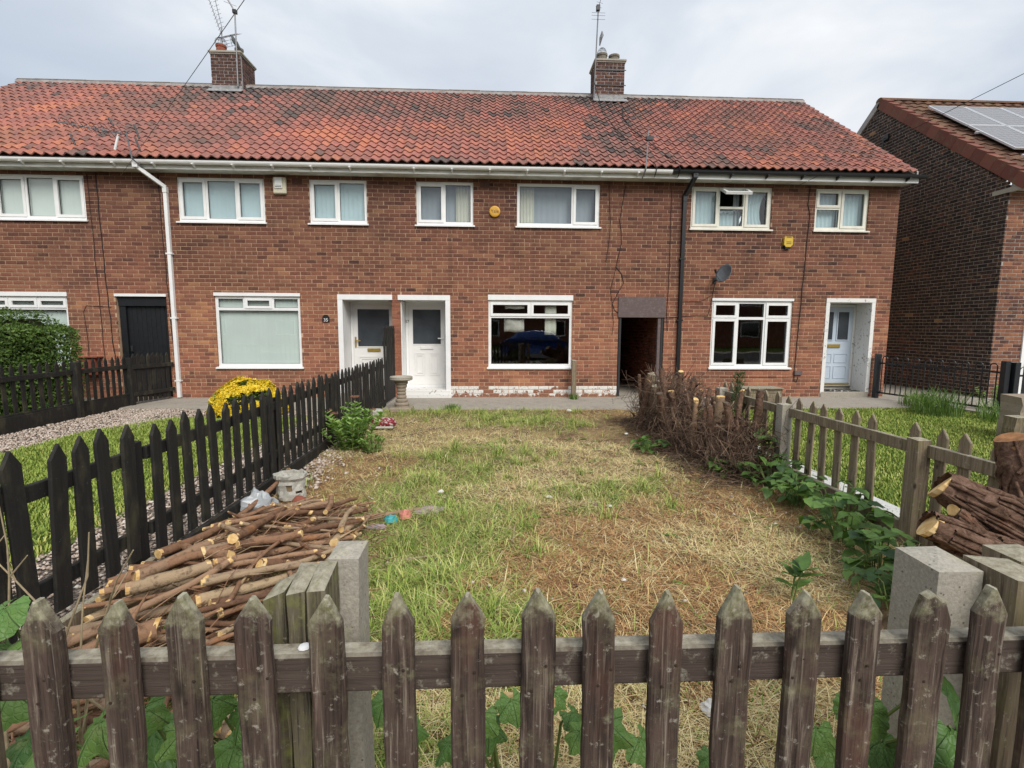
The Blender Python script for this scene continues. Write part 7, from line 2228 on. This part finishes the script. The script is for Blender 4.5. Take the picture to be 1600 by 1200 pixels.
# ================================================================== ACROSS THE ROAD (seen in the window reflections)
hx = empty('facing_house', (0, -34, 0), 'long brick terrace across the road mirrored in the windows', 'house')
mb = MB(); mb.box(-45, 45, -42, -34, -.1, 5.0); mb.build('wall', MT['brick_red'], hx).color = (.5, 0, 0, 1)
mb = MB(); mb.prism([(-45, -33.6, 4.9), (-45, -38, 8.2), (-45, -42.4, 4.9)], (90, 0, 0)); mb.build('roof', MT['pantile'], hx).color = (.5, 0, 0, 1)
for i in range(-6, 7):
    for (z0, z1) in ((.8, 2.2), (3.6, 4.6)):
        mb = MB(); mb.box(i * 6 - .9, i * 6 + .9, -34.0, -33.95, z0, z1); w = mb.build('window', MT['upvc'], hx)
        mb = MB(); mb.box(i * 6 - .8, i * 6 + .8, -33.95, -33.94, z0 + .1, z1 - .1); mb.build('pane', MT['glass_dark'], w)
# a blue hatchback parked at the far kerb
t = NT('car_blue', .25, .6); MT['car_blue'] = t.col((.02, .10, .42)); t.b.inputs['Coat Weight'].default_value = .6
plain('tyre', (.015, .015, .015), .9, .2)
car = empty('parked_car', (2.6, -15.6, -.08), 'blue hatchback parked in the road, mirrored in the dark front window', 'car')
prof = [(-2.0, .30), (-2.02, .62), (-1.95, .86), (-1.55, 1.02), (-1.45, 1.06), (-1.05, 1.38), (-.2, 1.46), (.7, 1.42), (1.15, 1.10), (1.25, .98), (1.95, .82), (2.05, .60), (2.05, .30)]
def car_ring(y, s, top): return [(2.6 + x, -15.6 + y, -.08 + (z if z < 1.0 else 1.0 + (z - 1.0) * top)) for x, z in prof]
vs = []; rows = [(-.80, 1, .0), (-.84, 1, .25), (-.70, 1, .9), (-.55, 1, 1), (.55, 1, 1), (.70, 1, .9), (.84, 1, .25), (.80, 1, .0)]
for r_ in rows: vs += car_ring(*r_)
m = len(prof); fs = []
for j in range(len(rows) - 1):
    for i in range(m - 1): fs.append((j * m + i, (j + 1) * m + i, (j + 1) * m + i + 1, j * m + i + 1))
fs += [tuple(range(m)), tuple(range(len(rows) * m - 1, (len(rows) - 1) * m - 1, -1))]
for j in range(len(rows) - 1): fs.append((j * m, j * m + m - 1, (j + 1) * m + m - 1, (j + 1) * m))
mesh_obj('body', vs, fs, MT['car_blue'], car, True)
for s_ in (-1, 1):
    mb = MB(); yy = -15.6 + s_ * .80
    mb.prism([(2.6 - 1.25, yy, .92), (2.6 + 1.0, yy, .92), (2.6 + .62, yy - s_ * .13, 1.28), (2.6 - .95, yy - s_ * .13, 1.28)], (0, s_ * .025, 0)); mb.build('side_glass', MT['glass_dark'], car)
    for x in (-1.25, 1.3):
        M_ = Matrix.Rotation(math.pi / 2, 4, 'X')
        mb = MB(); mb.lathe([(.24, -.1), (.31, -.09), (.31, .09), (.24, .1)], (2.6 + x, -15.6 + s_ * .76, .23), 20, M_); wh = mb.build('wheel', MT['tyre'], car)
        mb = MB(); mb.lathe([(.20, -.105), (.20, .105)], (2.6 + x, -15.6 + s_ * .765, .23), 14, M_); mb.build('rim', MT['alu'], wh)
    for x, nm, mt_ in ((-2.0, 'headlight', 'upvc'), (1.98, 'tail_light', 'boot_red')):
        mb = MB(); mb.rbox(2.6 + x - .03, 2.6 + x + .05, -15.6 + s_ * .6 - .14, -15.6 + s_ * .6 + .14, .60, .74, .01); mb.build(nm, MT[mt_], car)
